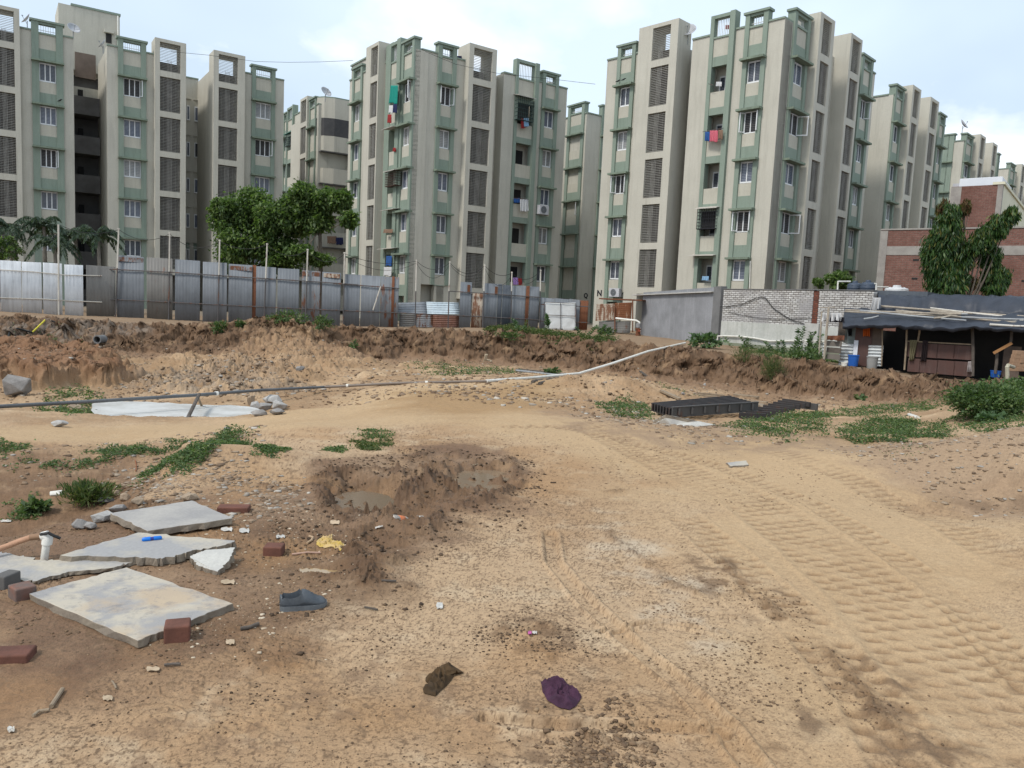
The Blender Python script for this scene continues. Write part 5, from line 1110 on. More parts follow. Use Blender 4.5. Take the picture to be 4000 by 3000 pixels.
bucket(1425, 1190, .16, .22, M('blue_plastic', (.02, .11, .42)), 'blue_bucket', 'blue bucket half hidden in the dark right bay of the shed', False, off=-.1)
for k in range(5):
    for j in range(2 if k < 4 else 1):
        p = pt(*zs(1580+j*48+k*10, 1140-k*33), 22.5); b = MB().box(-.16, .16, -.09, .09, 0, .12).mesh('clay_block', M('tan_clay_block', (.33, .21, .13), .9, (.26, .16, .1), 5)); o = put('clay_block', b, None, p, .3*rnd.random())
        md = o.modifiers.new('b', 'BEVEL'); md.width = .008; tag(o, 'tan clay block in the stepped stack beside the right bay of the tarp shed', 'block', 'stacked tan clay blocks')
tag(MB().tube([pt(*zs(1525, 1205), 21), pt(*zs(1522, 1105), 21), pt(*zs(1530, 1092), 21), pt(*zs(1575, 1108), 21.3)], .05, 8).build('elbow_pipe', M('dirty_pvc', (.45, .42, .32), .6)), 'dirty white elbow pipe standing in the weeds near the clay blocks', 'pipe')
# water tanks behind the wall
def tank(x0, x1, yt, yb, d, m, lab):
    p0 = pt(*zs(x0, yb), d); p1 = pt(*zs(x1, yb), d); r = (p1[0]-p0[0])/2; c = (p0+p1)/2; h = pt(*zs((x0+x1)/2, yt), d)[2]-c[2]; c = c-np.array([0, 0, .12]); H = h+.12
    e = empty('water_tank', c, lab, 'tank'); MB().lathe([(r, 0), (r, H*.45), (r*1.02, H*.47), (r, H*.5), (r, H*.7), (r*.93, H*.86), (r*.6, H*.97), (r*.38, H)], 28, c).build('tank_body', m, e, smooth=True)
    MB().lathe([(r*.36, H-.02), (r*.36, H+.05), (r*.3, H+.09)], 20, c).build('lid', m, e, smooth=True)
    rb = MB()
    for k in range(8): a = 2*math.pi*k/8; rb.beam(c+[math.cos(a)*r*.99, math.sin(a)*r*.99, H*.66], c+[math.cos(a)*r*.6, math.sin(a)*r*.6, H*.985], .06, .04)
    rb.build('roof_ribs', m, e)
tank(228, 345, 425, 482, 33.2, M('blue_grey_tank', (.06, .08, .115), .5, bump=.02), 'dark blue grey water tank, left one of the pair above the white wall'); tank(332, 450, 420, 484, 32.6, M('blue_grey_tank', (.06, .08, .115)), 'dark blue grey water tank, right one of the pair above the white wall')
tank(538, 716, 462, 492, 33, M('white_tank', (.62, .63, .64), .5, bump=.02), 'white water tank behind the tarp shed roof')
tag(MB().tube([pt(*zs(148, 485), 31), pt(*zs(152, 414), 31), pt(*zs(252, 414), 31.3)], .032).build('overhead_pipe', PVC), 'white pipe bent over the wall top, left of the blue grey tanks', 'pipe')
tag(MB().tube([pt(*zs(460, 490), 32), pt(*zs(462, 432), 32), pt(*zs(448, 430), 32)], .032).build('overhead_pipe', PVC), 'short upright white pipe right of the blue grey tanks', 'pipe')
tag(MB().tube([pt(*zs(462, 458), 32.0), pt(*zs(560, 460), 32.3)], .028).build('overhead_pipe', PVC), 'level white pipe leading to the white water tank', 'pipe')
# ------------------------------------------------------------------ plants
LEAFT = leafmat('glossy_tree_leaf', [(0, (.055, .095, .032)), (.45, (.10, .16, .05)), (.8, (.16, .235, .07)), (1, (.27, .34, .13))], .45, .45)
LEAFA = leafmat('drooping_leaf', [(0, (0.027, 0.061, 0.020)), (.55, (0.047, 0.101, 0.027)), (.85, (0.081, 0.149, 0.030)), (1, (0.176, 0.149, 0.041))], .45)
LEAFB = leafmat('dry_drooping_leaf', [(0, (.12, .05, .02)), (.6, (.10, .07, .025)), (1, (.06, .08, .02))], .7)
LEAFP = leafmat('palm_leaf', [(0, (0.036, 0.060, 0.042)), (.6, (0.060, 0.096, 0.060)), (1, (0.120, 0.156, 0.096))], .5)
LEAFW = leafmat('weed_leaf', [(0, (.05, .085, .035)), (.5, (.085, .14, .05)), (.85, (.13, .20, .065)), (1, (.22, .25, .11))], .6)
LEAFC = leafmat('broad_grey_green_leaf', [(0, (.06, .11, .05)), (.6, (.10, .17, .075)), (1, (.17, .25, .12))], .6)
GRASS = leafmat('thin_grass_blade', [(0, (.05, .08, .025)), (.6, (.09, .13, .04)), (1, (.20, .19, .08))], .7)
BARK = M('bark', (.13, .11, .085), .95, (.085, .07, .055), 5, .5, 40)
def leafquads(P, D, L, Wd, jit=.5, fold=.15):
    """P centres, D pointing directions; one four sided leaf each"""
    n = len(P); D = D+jit*nr.normal(size=(n, 3)); D /= np.linalg.norm(D, axis=1)[:, None]+1e-9
    U = nr.normal(size=(n, 3)); U[:, 2] += 1.4; Sd = np.cross(D, U); Sd /= np.linalg.norm(Sd, axis=1)[:, None]+1e-9; Nn = np.cross(Sd, D)
    L = (L*(.6+.8*nr.rand(n)))[:, None]; w = (Wd*(.6+.8*nr.rand(n)))[:, None]
    a = P-D*L*.5; c = P+D*L*.5-Nn*L*.12; b = P+Sd*w*.5+Nn*w*fold; d = P-Sd*w*.5+Nn*w*fold
    V = np.stack([a, b, c, d], 1).reshape(-1, 3); F = np.arange(4*n).reshape(n, 4); return V, F
def joinq(parts):
    V = []; F = []; k = 0
    for v, f in parts: V.append(v); F.append(f+k); k += len(v)
    return np.concatenate(V), np.concatenate(F)
def blobpts(c, r, n, shell=.55):
    d = nr.normal(size=(n, 3)); d /= np.linalg.norm(d, axis=1)[:, None]; rad = (shell+(1-shell)*nr.rand(n)**.7)[:, None]
    bump = 1+.28*fbm(d[:, 0]*2.3+c[0], d[:, 1]*2.3+d[:, 2]*1.9+c[1], int(abs(c[2])*10) % 97, 3, .6)[:, None]
    return np.array(c)+d*rad*bump*np.array(r), d
def tree(label, base, blobs, leaf, nper, L, Wd, m, trunk_r, cat='tree', name='broadleaf_tree', droop=(0, 0, -.3), clump=26, extra=None, group=None, fork=.45):
    e = empty(name, base, label, cat, group); base = np.array(base, float)
    parts = []; parts2 = []; tb = MB(); cen = np.mean([b[0] for b in blobs], 0); top = np.array([base[0]*.7+cen[0]*.3, base[1]*.7+cen[1]*.3, base[2]+(cen[2]-base[2])*(fork*1.2)])
    tb.tube([base-[0, 0, .2], base*.5+top*.5+[.08, 0, 0], top], [trunk_r*1.25, trunk_r, trunk_r*.8], 9); tb.build('trunk', BARK, e, smooth=True)
    for i, (c, r, k) in enumerate(blobs):
        c = np.array(c, float); mb = MB(); mid = (top+c)/2+np.array([0, 0, -.15*np.linalg.norm(c-top)*.4]); mb.tube([top, mid, c], [trunk_r*.42, trunk_r*.22, trunk_r*.08], 6)
        for q in range(5):
            d = nr.normal(size=3); d /= np.linalg.norm(d); mb.tube([mid*.4+c*.6, c+d*np.array(r)*.75], [trunk_r*.14, trunk_r*.04], 4)
        mb.build('branch', BARK, e, smooth=True)
        n = int(nper*k); nc = max(4, n//clump); cc, dd = blobpts(c, r, nc, .35)
        P = np.repeat(cc, clump, 0)+nr.normal(size=(nc*clump, 3))*np.array(r)*.15; D = np.repeat(dd, clump, 0)*.6+np.array(droop)
        (parts2 if extra and i in extra else parts).append(leafquads(P, D, L, Wd))
    npobj('crown', *joinq(parts), m, e)
    if parts2: npobj('dry_crown', *joinq(parts2), LEAFB, e)
    return e
def B_(px, py, rp, d, k=1, rz=.85, ry=1.):
    s = KP/FPX*d; return (pp(px, py, d), (rp*s, rp*s*ry, rp*s*rz), k)
g0 = lambda px, d, z=.15: np.array([pp(px, 690, d)[0], d, z])
tree('big round headed green tree, left of the pair behind the tall fence', g0(545, 45), [B_(500, 470, 42, 45), B_(545, 445, 42, 45.5), B_(590, 470, 40, 44.5), B_(520, 520, 55, 45, 1.3), B_(585, 530, 50, 45.3, 1.2), B_(640, 480, 38, 46), B_(480, 450, 24, 44.3, .6), B_(610, 560, 40, 45, .8), B_(500, 565, 30, 46, .6)], None, 3000, .24, .12, LEAFT, .13)
tree('slimmer green tree with a bare lower trunk, right of the pair behind the fence', g0(690, 44.5), [B_(655, 425, 34, 44.5), B_(700, 435, 32, 44.5), B_(735, 432, 26, 44), B_(660, 465, 40, 45, 1.1), B_(755, 475, 20, 43.6, .5), B_(625, 440, 22, 45, .5), B_(690, 480, 28, 44.5, .7), B_(650, 545, 30, 43.5, .6, .5), B_(685, 560, 32, 44, .6, .4)], None, 2600, .24, .12, LEAFT, .12, fork=.75)
# behind-the-wall shrub
tree('bushy green shrub showing over the white brick wall', np.array([pp(1812, 640, 37)[0], 37, 0]), [B_(1800, 608, 20, 37, .8), B_(1820, 600, 18, 37, .8), B_(1775, 612, 10, 37, .4), B_(1765, 608, 9, 37, .4), B_(1830, 618, 16, 37, .6)], None, 900, .17, .09, LEAFT, .05, cat='shrub', name='shrub')
# drooping evergreen
bl = [B_(2050, 470, 20, 31, .8, 1.3), B_(2045, 510, 32, 31, 1, 1.3), B_(2030, 545, 34, 31, 1.2, 1.3), B_(2040, 590, 38, 31, 1.3, 1.2), B_(2075, 560, 24, 31, .9, 1.3), B_(2068, 605, 22, 31, .7, 1.2), B_(2112, 530, 24, 30.8, .8, 1.0), B_(2132, 510, 22, 30.7, .9, 1.1), B_(2158, 490, 20, 30.6, .8, 1.2), B_(2183, 468, 15, 30.5, .6, 1.2), B_(2140, 560, 20, 31, .9, 1.3), B_(2142, 600, 20, 31, .9, 1.3), B_(2165, 605, 16, 31, .6, 1.4), B_(2045, 625, 34, 30.8, .8, .7), B_(2145, 628, 20, 30.8, .7, .6), B_(2085, 450, 11, 31, .35, 1.5), B_(2040, 452, 14, 31.2, .3, 1.2), B_(2100, 615, 10, 31, .25, 1.2)]
tree('tall drooping dark evergreen with two leaning heads, rising behind the tarp shed', np.array([pp(2080, 640, 31)[0], 31, 0]), bl, None, 2300, .24, .05, LEAFA, .16, name='drooping_evergreen', droop=(0, 0, -1.8), clump=18, extra=(15, 16, 17), fork=.3)
# palms
def palm(px, py, d, label, s=1.0, nf=15):
    base = np.array([pp(px, 690, d)[0], d, .1]); top = pp(px, py, d); e = empty('palm_tree', base, label, 'palm tree'); rr = rnd.random
    MB().tube([base, base*.5+top*.5+[.1, 0, 0], top], [.13, .10, .08], 9).build('trunk', M('palm_trunk', (.22, .2, .17), .9, (.15, .14, .12), 3, .4, 20), e, smooth=True)
    for i in range(nf):
        a = 2*math.pi*(i+rr()*.6)/nf; L = (1.7+.7*rr())*s; el = .35+1.0*rr(); pts = []; 
        for k in range(9):
            t = k/8; h = L*(t*math.sin(el)-t*t*(.55+.5*(1.2-el*.5))); r = L*t*math.cos(el*.7)*(1-.15*t); pts.append(top+np.array([math.cos(a)*r, math.sin(a)*r, h]))
        pts = np.array(pts); tt = np.linspace(.12, 1, 44); q = np.array([pts[min(int(t*8), 7)]*(1-(t*8-min(int(t*8), 7)))+pts[min(int(t*8), 7)+1]*(t*8-min(int(t*8), 7)) for t in tt])
        tg = np.gradient(q, axis=0); tg /= np.linalg.norm(tg, axis=1)[:, None]; sd = np.cross(tg, [0, 0, 1]); sd /= np.linalg.norm(sd, axis=1)[:, None]+1e-9
        Vp = []; 
        for sg in (-1, 1):
            D = sd*sg*.75+tg*.45+np.array([0, 0, -.6]); ll = .34*s*np.sin(np.pi*np.clip(tt*.85+.12, 0, 1)); D /= np.linalg.norm(D, axis=1)[:, None]; Vp.append(leafquads(q+D*ll[:, None]*.5, D, ll*1.15, .06, .08))
        v, f = joinq(Vp); o = npobj('frond', v, f, LEAFP, e); MB().tube(pts, [.02-.0018*k for k in range(9)], 5).build('stalk', LEAFP, o)
palm(22, 495, 43, 'palm cut off by the left edge of the picture', 1.0); palm(95, 490, 43.5, 'palm beside a lamp post, second from the left edge'); palm(118, 530, 42, 'lower palm with hanging fronds in front of the dark balcony gap', .9, 14)
palm(163, 508, 44, 'palm in front of the dark gap, just left of the last palm', .85, 13); palm(212, 512, 43, 'rightmost palm, close to the first tall fence post', 1.0, 15)
tree('leafy green shrub at the left edge behind the white sheets', np.array([pp(20, 560, 42)[0], 42, 0]), [B_(10, 520, 22, 42, .8), B_(25, 545, 22, 42, .7), B_(-10, 550, 25, 42, .8)], None, 700, .16, .08, LEAFT, .05, cat='shrub', name='shrub')
# low shrubs and stalks
def shrub(px, py, wpx, hpx, n, L, Wd, m, label, up=.5, stems=5, group=None, name='shrub', cat='shrub', droop=(0, 0, .3)):
    b = hit(px, py); s = KP/FPX*b[1]; w, h = wpx*s/2, hpx*s; e = empty(name, b, label, cat, group); st = MB()
    for k in range(stems):
        a = rnd.random()*6.28; st.tube([b-[0, 0, .05], b+[math.cos(a)*w*.3, math.sin(a)*w*.3, h*.5], b+[math.cos(a)*w*.6, math.sin(a)*w*.6, h*.85]], [.012+.01*h, .008+.005*h, .004], 5)
    st.build('stem', M('green_stem', (.12, .15, .06), .8), e)
    nc = max(3, n//12); cc, dd = blobpts(b+[0, 0, h*.5], (w, w, h*.5), nc, .2); P = np.repeat(cc, 12, 0)+nr.normal(size=(nc*12, 3))*np.array([w, w, h*.5])*.16; P[:, 2] = np.maximum(P[:, 2], b[2]+.01)
    npobj('foliage', *leafquads(P, np.repeat(dd, 12, 0)+np.array(droop), L, Wd), m, e); return e
def stalk(px, py, hpx, label, group=None, L=.16, Wd=.09, nst=1):
    b = hit(px, py); s = KP/FPX*b[1]; h = hpx*s; e = empty('leafy_stalk', b, label, 'plant', group); P = []; D = []; st = MB()
    for q in range(nst):
        o = np.array([rnd.uniform(-.3, .3)*(nst > 1), rnd.uniform(-.3, .3)*(nst > 1), 0]); t = b+o*1.8+[rnd.uniform(-.1, .1), 0, h*(1-.25*q/max(nst, 1))]; st.tube([b+o*.5, t], [.014, .006], 5); n = int(h/.07)+3
        for k in range(n):
            z = .15+.85*k/n; c = (b+o*.5)*(1-z)+t*z
            for a in (0, math.pi): a2 = a+k*1.57; d = np.array([math.cos(a2), math.sin(a2), .5]); P.append(c+d*L*.5*(1.1-.5*z)); D.append(d)
    st.build('stem', M('green_stem', (.12, .15, .06)), e); npobj('leaves', *leafquads(np.array(P), np.array(D), L*.9, Wd, .1), LEAFC, e)
shrub(1520, 752, 70, 32, 420, .19, .11, LEAFC, 'broad leaved grey green shrub at the foot of the grey wall corner')
for i, (x, y, h, n) in enumerate(((1555, 742, 42, 3), (1585, 745, 36, 3), (1590, 752, 24, 2), (1625, 752, 26, 2))): stalk(x, y, h, ['tallest leafy stalk at the left end of the white wall', 'leafy stalk just right of the tallest one at the white wall', 'short leafy stalk in front of the white wall pipe', 'short leafy stalk left of the feathery bush'][i], nst=n)
for i, (x, y, h, n) in enumerate(((1700, 768, 40, 3), (1722, 770, 66, 3), (1745, 772, 56, 3), (1765, 775, 34, 3), (1680, 765, 30, 2))): stalk(x, y, h, ['leafy stalk left of the tall pair by the shed pole', 'tallest leafy stalk of the group near the shed', 'second tallest leafy stalk of the group near the shed', 'low leafy stalk closest to the shed pole', 'low leafy stalk right beside the feathery bush'][i], nst=n)
shrub(1740, 780, 90, 26, 500, .13, .07, LEAFW, 'dense low green shrub under the leafy stalks by the shed')
shrub(1668, 785, 62, 52, 1500, .16, .012, GRASS, 'feathery fine leaved bush on the bank edge before the white wall', droop=(0, 0, 1.0), name='feathery_bush')
shrub(1610, 772, 60, 34, 900, .15, .012, GRASS, 'smaller feathery bush left of the big feathery one', droop=(0, 0, 1.0), name='feathery_bush')
shrub(1180, 716, 16, 34, 150, .17, .09, LEAFC, 'narrow leafy shrub standing before the torn white tarp fence', stems=3)
for x, y, h in ((1128, 718, 30), (1300, 728, 28), (1265, 726, 22)): stalk(x, y, h, {1128: 'leafy stalk in front of the short grey sheet fence', 1300: 'leafy stalk in front of the rusty lean-to corner', 1265: 'leafy stalk right of the torn white tarp'}[x], nst=3)
shrub(1100, 722, 60, 18, 300, .14, .07, LEAFW, 'low green shrub at the fence foot right of the shack'); shrub(1310, 728, 40, 22, 240, .14, .07, LEAFW, 'low shrub before the rusty lean-to sheet')
shrub(2130, 905, 150, 78, 9500, .055, .033, LEAFW, 'large green bush at the right edge of the site', stems=12); shrub(2200, 880, 90, 60, 4200, .055, .033, LEAFW, 'bushy growth at the right edge behind the large bush', stems=6)
shrub(2190, 838, 50, 20, 500, .1, .07, LEAFC, 'broad leaved creeper patch under the tan clay blocks', stems=3); shrub(2145, 912, 50, 20, 320, .10, .08, LEAFC, 'broad heart shaped leaves at the foot of the large bush', stems=3)
shrub(2033, 805, 12, 32, 90, .1, .05, LEAFC, 'thin light green plant beside the shed post with the bag', stems=3); shrub(1860, 868, 26, 16, 120, .12, .07, LEAFW, 'small bush growing in the notch of the right bank', stems=3)
shrub(190, 1085, 120, 46, 1500, .07, .012, GRASS, 'tufted bush with long blades left of the rubble and slabs', stems=5, droop=(0, 0, .9), name='grass_tuft'); shrub(80, 1105, 50, 26, 300, .06, .03, LEAFW, 'small leafy bush in the hollow at the far left', stems=3)
shrub(475, 735, 36, 30, 300, .16, .05, LEAFW, 'rounded green bush hanging on the bank below the fence, left one', stems=3); shrub(520, 733, 26, 26, 220, .15, .05, LEAFW, 'rounded yellow green bush on the bank, right of the first', stems=3)
shrub(620, 735, 90, 30, 700, .16, .05, LEAFW, 'wide mat of green plants spilling over the bank behind the soil mound', stems=3); shrub(695, 742, 50, 34, 420, .14, .05, LEAFW, 'green creeper hanging down the bank right of the soil mound', stems=3)
shrub(80, 750, 70, 22, 420, .14, .05, LEAFW, 'low green plants on the bank at the far left', stems=3); shrub(760, 770, 36, 18, 160, .14, .06, LEAFW, 'small green plant low on the middle bank', stems=3); shrub(1190, 810, 36, 18, 180, .13, .07, LEAFW, 'small green plant beside the crossed pipes on the pit floor', stems=3)
# ground cover
WEEDS_ = [([(300, 1030), (420, 965), (500, 945), (528, 955), (500, 990), (400, 1038)], 5200, .045, .07, 'thick patch of green weeds on the slope left of centre'),
 ([(100, 992), (220, 965), (420, 955), (330, 985), (140, 1003)], 1500, .045, .04, 'thin straggling weeds along the left gully'), ([(550, 998), (590, 985), (628, 995), (600, 1012), (562, 1010)], 700, .04, .03, 'small round weed patch on bare sand'),
 ([(745, 958), (800, 950), (868, 962), (800, 976)], 900, .04, .03, 'flat grassy patch in the middle of the site'), ([(765, 930), (800, 925), (845, 950), (800, 948)], 500, .04, .03, 'smaller weed patch above the flat grassy one'), ([(698, 975), (740, 970), (746, 983), (710, 986)], 260, .04, .03, 'tiny weed patch left of the flat grassy one'),
 ([(70, 885), (130, 845), (190, 842), (225, 880), (150, 902)], 1800, .09, .14, 'green weeds in the pit beside the white slurry pool'), ([(0, 728), (100, 722), (150, 765), (240, 790), (180, 792), (40, 756)], 900, .12, .12, 'scattered weeds on the left bank'),
 ([(1040, 715), (1100, 705), (1180, 718), (1340, 735), (1290, 757), (1150, 738), (1060, 732)], 6500, .15, .16, 'green grass along the rim of the middle bank'), ([(870, 800), (950, 785), (1120, 800), (1130, 808), (950, 815)], 1500, .11, .09, 'strip of grass on the pit floor under the middle bank'),
 ([(1285, 880), (1370, 868), (1425, 892), (1400, 908), (1330, 902)], 1400, .07, .07, 'weed patch left of the steel formwork'), ([(1640, 945), (1680, 905), (1760, 893), (1792, 925), (1762, 950), (1680, 958)], 4200, .06, .10, 'dense creeper patch in front of the steel formwork'),
 ([(1560, 925), (1640, 905), (1690, 905), (1650, 940), (1580, 940)], 900, .05, .05, 'thin weeds among the rubble before the formwork'),
 ([(1700, 902), (1850, 885), (2000, 868), (2100, 842), (2110, 862), (1990, 890), (1850, 902)], 3800, .07, .09, 'long green strip below the right bank'), ([(1812, 945), (1850, 918), (1930, 908), (2060, 925), (2050, 947), (1930, 958), (1830, 962)], 4600, .055, .09, 'dense creeper patch in front of the right hand footpath'),
 ([(1600, 750), (1690, 752), (1800, 768), (1835, 790), (1640, 785)], 3000, .13, .13, 'weeds on the rim before the shed'), ([(2050, 905), (2130, 895), (2230, 905), (2230, 935), (2090, 935)], 1500, .055, .07, 'low weeds under the large bush at the right edge'),
 ([(-60, 955), (40, 962), (80, 985), (30, 1005), (-60, 1000)], 900, .045, .08, 'dark weeds at the left edge beside the track'), ([(1900, 1000), (1960, 985), (1990, 1000), (1930, 1010)], 60, .03, .02, 'tiny sprigs on the right hand mound'),
 ([(1390, 840), (1440, 835), (1500, 870), (1440, 868)], 260, .08, .07, 'few weeds on the heap left of the formwork'), ([(90, 1090), (60, 1060), (10, 1085), (20, 1120), (80, 1125)], 500, .04, .05, 'weeds in the hollow at the left edge')]
WEEDS_ = [(a, int(b*1.7), c*.72, d, e) for a, b, c, d, e in WEEDS_]
for k, (pl, n, L, h, lab) in enumerate(WEEDS_):
    Pw = np.array([G(*p) for p in pl]); lo, hi = Pw.min(0), Pw.max(0); x = nr.uniform(lo[0], hi[0], n*6); y = nr.uniform(lo[1], hi[1], n*6)
    m = polymask(x, y, pl, .15, .25 if lo[1] < 14 else .5, 1.5, 200+k)*ss(-.35, .2, fbm(x*1.8, y*1.8, 210+k, 3)); keep = nr.rand(n*6) < m; x = x[keep][:n]; y = y[keep][:n]
    if len(x) < 10: continue
    z = HZ(x, y)+h*nr.rand(len(x))**1.5*(.5+ss(-.3, .4, fbm(x*2.5, y*2.5, 230+k, 2))); P = np.stack([x, y, z], 1); D = np.stack([nr.normal(size=len(x)), nr.normal(size=len(x)), .5+0*x], 1)
    o = npobj('weeds', *leafquads(P, D, L, L*.5, .3), LEAFW if k not in (3, 8) else GRASS); tag(o, lab, 'weeds', kind='stuff')
# ------------------------------------------------------------------ things lying about
import bmesh
CONC = M('worn_concrete', (.42, .38, .31), .9, (.30, .295, .29), 3.2, .35, 45, bdist=.004, lo=.42, hi=.58)
CONCS = M('slab_side_concrete', (.25, .21, .16), .95, (.18, .15, .12), 6, .5, 50)
def stainslab():
    m, nt, b = nodes('stained_slab'); p = pos(nt); c = mixc(nt, ramp(nt, noi(nt, p, 3.1, 7, .6, .4), [(.45, 0), (.56, 1)]), (.29, .28, .27), (.43, .385, .31))
    c = mixc(nt, ramp(nt, noi(nt, p, 1.9, 5, .6), [(.5, 0), (.60, .85)]), c, (.42, .325, .22)); c = mixc(nt, ramp(nt, noi(nt, p, 9, 6, .7), [(.52, 0), (.66, .65)]), c, (.16, .16, .17))
    c = mixc(nt, ramp(nt, noi(nt, p, 60, 4, .6), [(.3, .35), (.35, 0)]), c, (.12, .10, .08)); nt.links.new(c, b.inputs['Base Color']); b.inputs['Roughness'].default_value = .85
    bp = N(nt, 'ShaderNodeBump'); bp.inputs['Strength'].default_value = .4; bp.inputs['Distance'].default_value = .004; nt.links.new(noi(nt, p, 50, 5, .7), bp.inputs['Height']); nt.links.new(bp.outputs[0], b.inputs['Normal']); return m
STAIN = stainslab()
z0_ = lambda x, y: (x*.6329, 1600+y*.6329)
def gp(zf, x, y):
    u, v = zf(x, y); return hit(u/KP, v/KP)
def onplane(zf, x, y, z):
    r = ray(*zf(x, y)); return CAM+r*((z-CAM[2])/r[2])
def slab(zf, corners, th, lab, m=STAIN, lift=.0, dz=None, sink=.01, jag=.004, cat='slab', name='concrete_slab', zp=None):
    z0 = np.median([gp(zf, *c)[2] for c in corners])+lift-sink if zp is None else zp; dz = dz or [0]*len(corners)
    P = [onplane(zf, x, y, z0+th+d)-np.array([0, 0, th]) for (x, y), d in zip(corners, dz)]; sink = 0; lift = 0
    n = len(P); out = []
    for i in range(n):
        a, b = P[i], P[(i+1) % n]; k = 11
        for j in range(k): t = j/k; q = a*(1-t)+b*t; s = 0 if j == 0 else jag; out.append(q+np.array([nr.normal()*s, nr.normal()*s, 0]))
    bm = bmesh.new(); top = [bm.verts.new(q+np.array([0, 0, th-sink+lift])) for q in out]; bot = [bm.verts.new(q+np.array([nr.normal()*.006, nr.normal()*.006, -sink-.0+lift])) for q in out]
    for vs in (top, bot): bmesh.ops.triangle_fill if 0 else None
    bm.faces.new(top); bm.faces.new(bot[::-1]); N_ = len(top)
    for i in range(N_): bm.faces.new((top[i], bot[i], bot[(i+1) % N_], top[(i+1) % N_]))
    bmesh.ops.recalc_face_normals(bm, faces=bm.faces); c = np.mean(out, 0)
    for v in bm.verts: v.co -= Vector(c)
    me = bpy.data.meshes.new(name); bm.to_mesh(me); me.materials.append(m); me.materials.append(CONCS)
    for p in me.polygons:
        if abs(p.normal.z) < .6: p.material_index = 1
    o = bpy.data.objects.new(name, me); COL.objects.link(o); o.location = c; md = o.modifiers.new('b', 'BEVEL'); md.width = .004; md.segments = 2; tag(o, lab, cat); return o
slab(z0_, [(682, 638), (1185, 560), (1438, 668), (910, 748)], .045, 'grey square concrete slab, farthest of the three loose slabs at left', M('grey_concrete', (.37, .35, .32), .85, (.28, .27, .26), 4, .3, 50, bdist=.003), lift=.03)
S2_ = slab(z0_, [(372, 898), (850, 758), (1448, 808), (1385, 836), (1180, 872), (1000, 920), (820, 910)], .045, 'middle concrete slab with a broken edge and a blue pen on it', CONC, lift=.015, jag=.008)
slab(z0_, [(1172, 905), (1262, 868), (1450, 850), (1420, 920), (1345, 1000), (1225, 965)], .04, 'pale broken slab fragment leaning beside the middle slab', M('pale_concrete', (.48, .47, .43), .85, (.38, .37, .35), 6, .4, 60), lift=.025, dz=[0, .015, .02, .0, -.03, -.03])
slab(z0_, [(178, 1135), (470, 1055), (780, 972), (1438, 1195), (1150, 1308), (850, 1425)], .04, 'largest stained concrete slab, nearest at left, with a brick on its corner', STAIN, lift=.01)
slab(z0_, [(-60, 880), (60, 885), (270, 930), (420, 920), (820, 940), (700, 975), (420, 1000), (200, 1060), (-60, 1010)], .02, 'thin flat concrete screed at the left edge around the standpipe', CONC, sink=.002, lift=.012, jag=.008, name='concrete_screed')
slab(lambda x, y: (2300+x*.7685, 1550+y*.7685), [(700, 335), (800, 322), (812, 345), (720, 352)], .025, 'small pale slab piece alone on the track in the middle right', CONC, jag=.006)
def hull(name, c, r, m, n=22, seed=None, rz=0, par=None, flat=1., bev=.08, sub=False):
    rs = np.random.RandomState(seed if seed is not None else rnd.randrange(9999)); bm = bmesh.new(); d = rs.normal(size=(n, 3)); d /= np.linalg.norm(d, axis=1)[:, None]; d *= (.8+.35*rs.rand(n))[:, None]
    for q in d: bm.verts.new(Vector(q*np.array(r)))
    h = bmesh.ops.convex_hull(bm, input=bm.verts); bmesh.ops.delete(bm, geom=[g for g in h['geom_interior'] if isinstance(g, bmesh.types.BMVert)], context='VERTS')
    me = bpy.data.meshes.new(name); bm.to_mesh(me); me.materials.append(m); o = bpy.data.objects.new(name, me); COL.objects.link(o); o.location = [float(q) for q in c]; o.rotation_euler = (0, 0, rz)
    md = o.modifiers.new('b', 'BEVEL'); md.width = min(r)*bev; md.segments = 2; return o
ROCKG = M('grey_rock', (.30, .285, .27), .95, (.20, .19, .18), 7, .8, 45, bdist=.01); ROCKT = M('tan_rock', (.36, .28, .20), .95, (.25, .19, .135), 7, .8, 45, bdist=.01); ROCKW = M('pale_rock', (.42, .41, .39), .95, (.30, .29, .275), 6, .8, 45, bdist=.01)
def stone(zf, x0, x1, y0, y1, lab, m=ROCKG, seed=None, group=None, tall=1.):
    b = gp(zf, (x0+x1)/2, y1); u0, v0 = zf(x0, y1); u1, v1 = zf(x1, y0); s = b[1]/FPX; w = (u1-u0)*s/2; h = abs(v1-zf(x0, y1)[1])*s/2*tall; o = hull('stone', b+[0, w*.6, h*.75], (w, w*.8, h), m, seed=seed, rz=rnd.random()); tag(o, lab, 'stone', group); return o
for i, a in enumerate(((535, 690, 620, 700, 'larger pale stone left of the farthest slab', ROCKW), (655, 765, 580, 640, 'grey stone touching the corner of the farthest slab', ROCKG), (425, 535, 668, 745, 'grey broken stone, leftmost beside the farthest slab', ROCKG), (490, 585, 685, 750, 'angular grey stone between two others left of the farthest slab', ROCKG),
    (675, 740, 492, 540, 'tan stone at the rear of the rubble left of the slabs', ROCKT), (730, 800, 505, 570, 'brown stone amid the rubble behind the farthest slab', ROCKT), (790, 880, 540, 590, 'pale stone just behind the farthest slab', ROCKT), (560, 690, 535, 590, 'dark grey stone in the shade of the grassy bush', M('dark_rock', (.12, .115, .11), .95)),
    (1105, 1215, 515, 570, 'flat tan stone behind the right corner of the farthest slab', ROCKT), (305, 400, 60, 108, 'rounded grey stone on the far side of the left track', ROCKW), (1360, 1420, 110, 140, 'blue grey stone at the right end of the left track', ROCKG))): stone(z0_, a[0], a[1], a[2], a[3], a[4], a[5], seed=i+3)
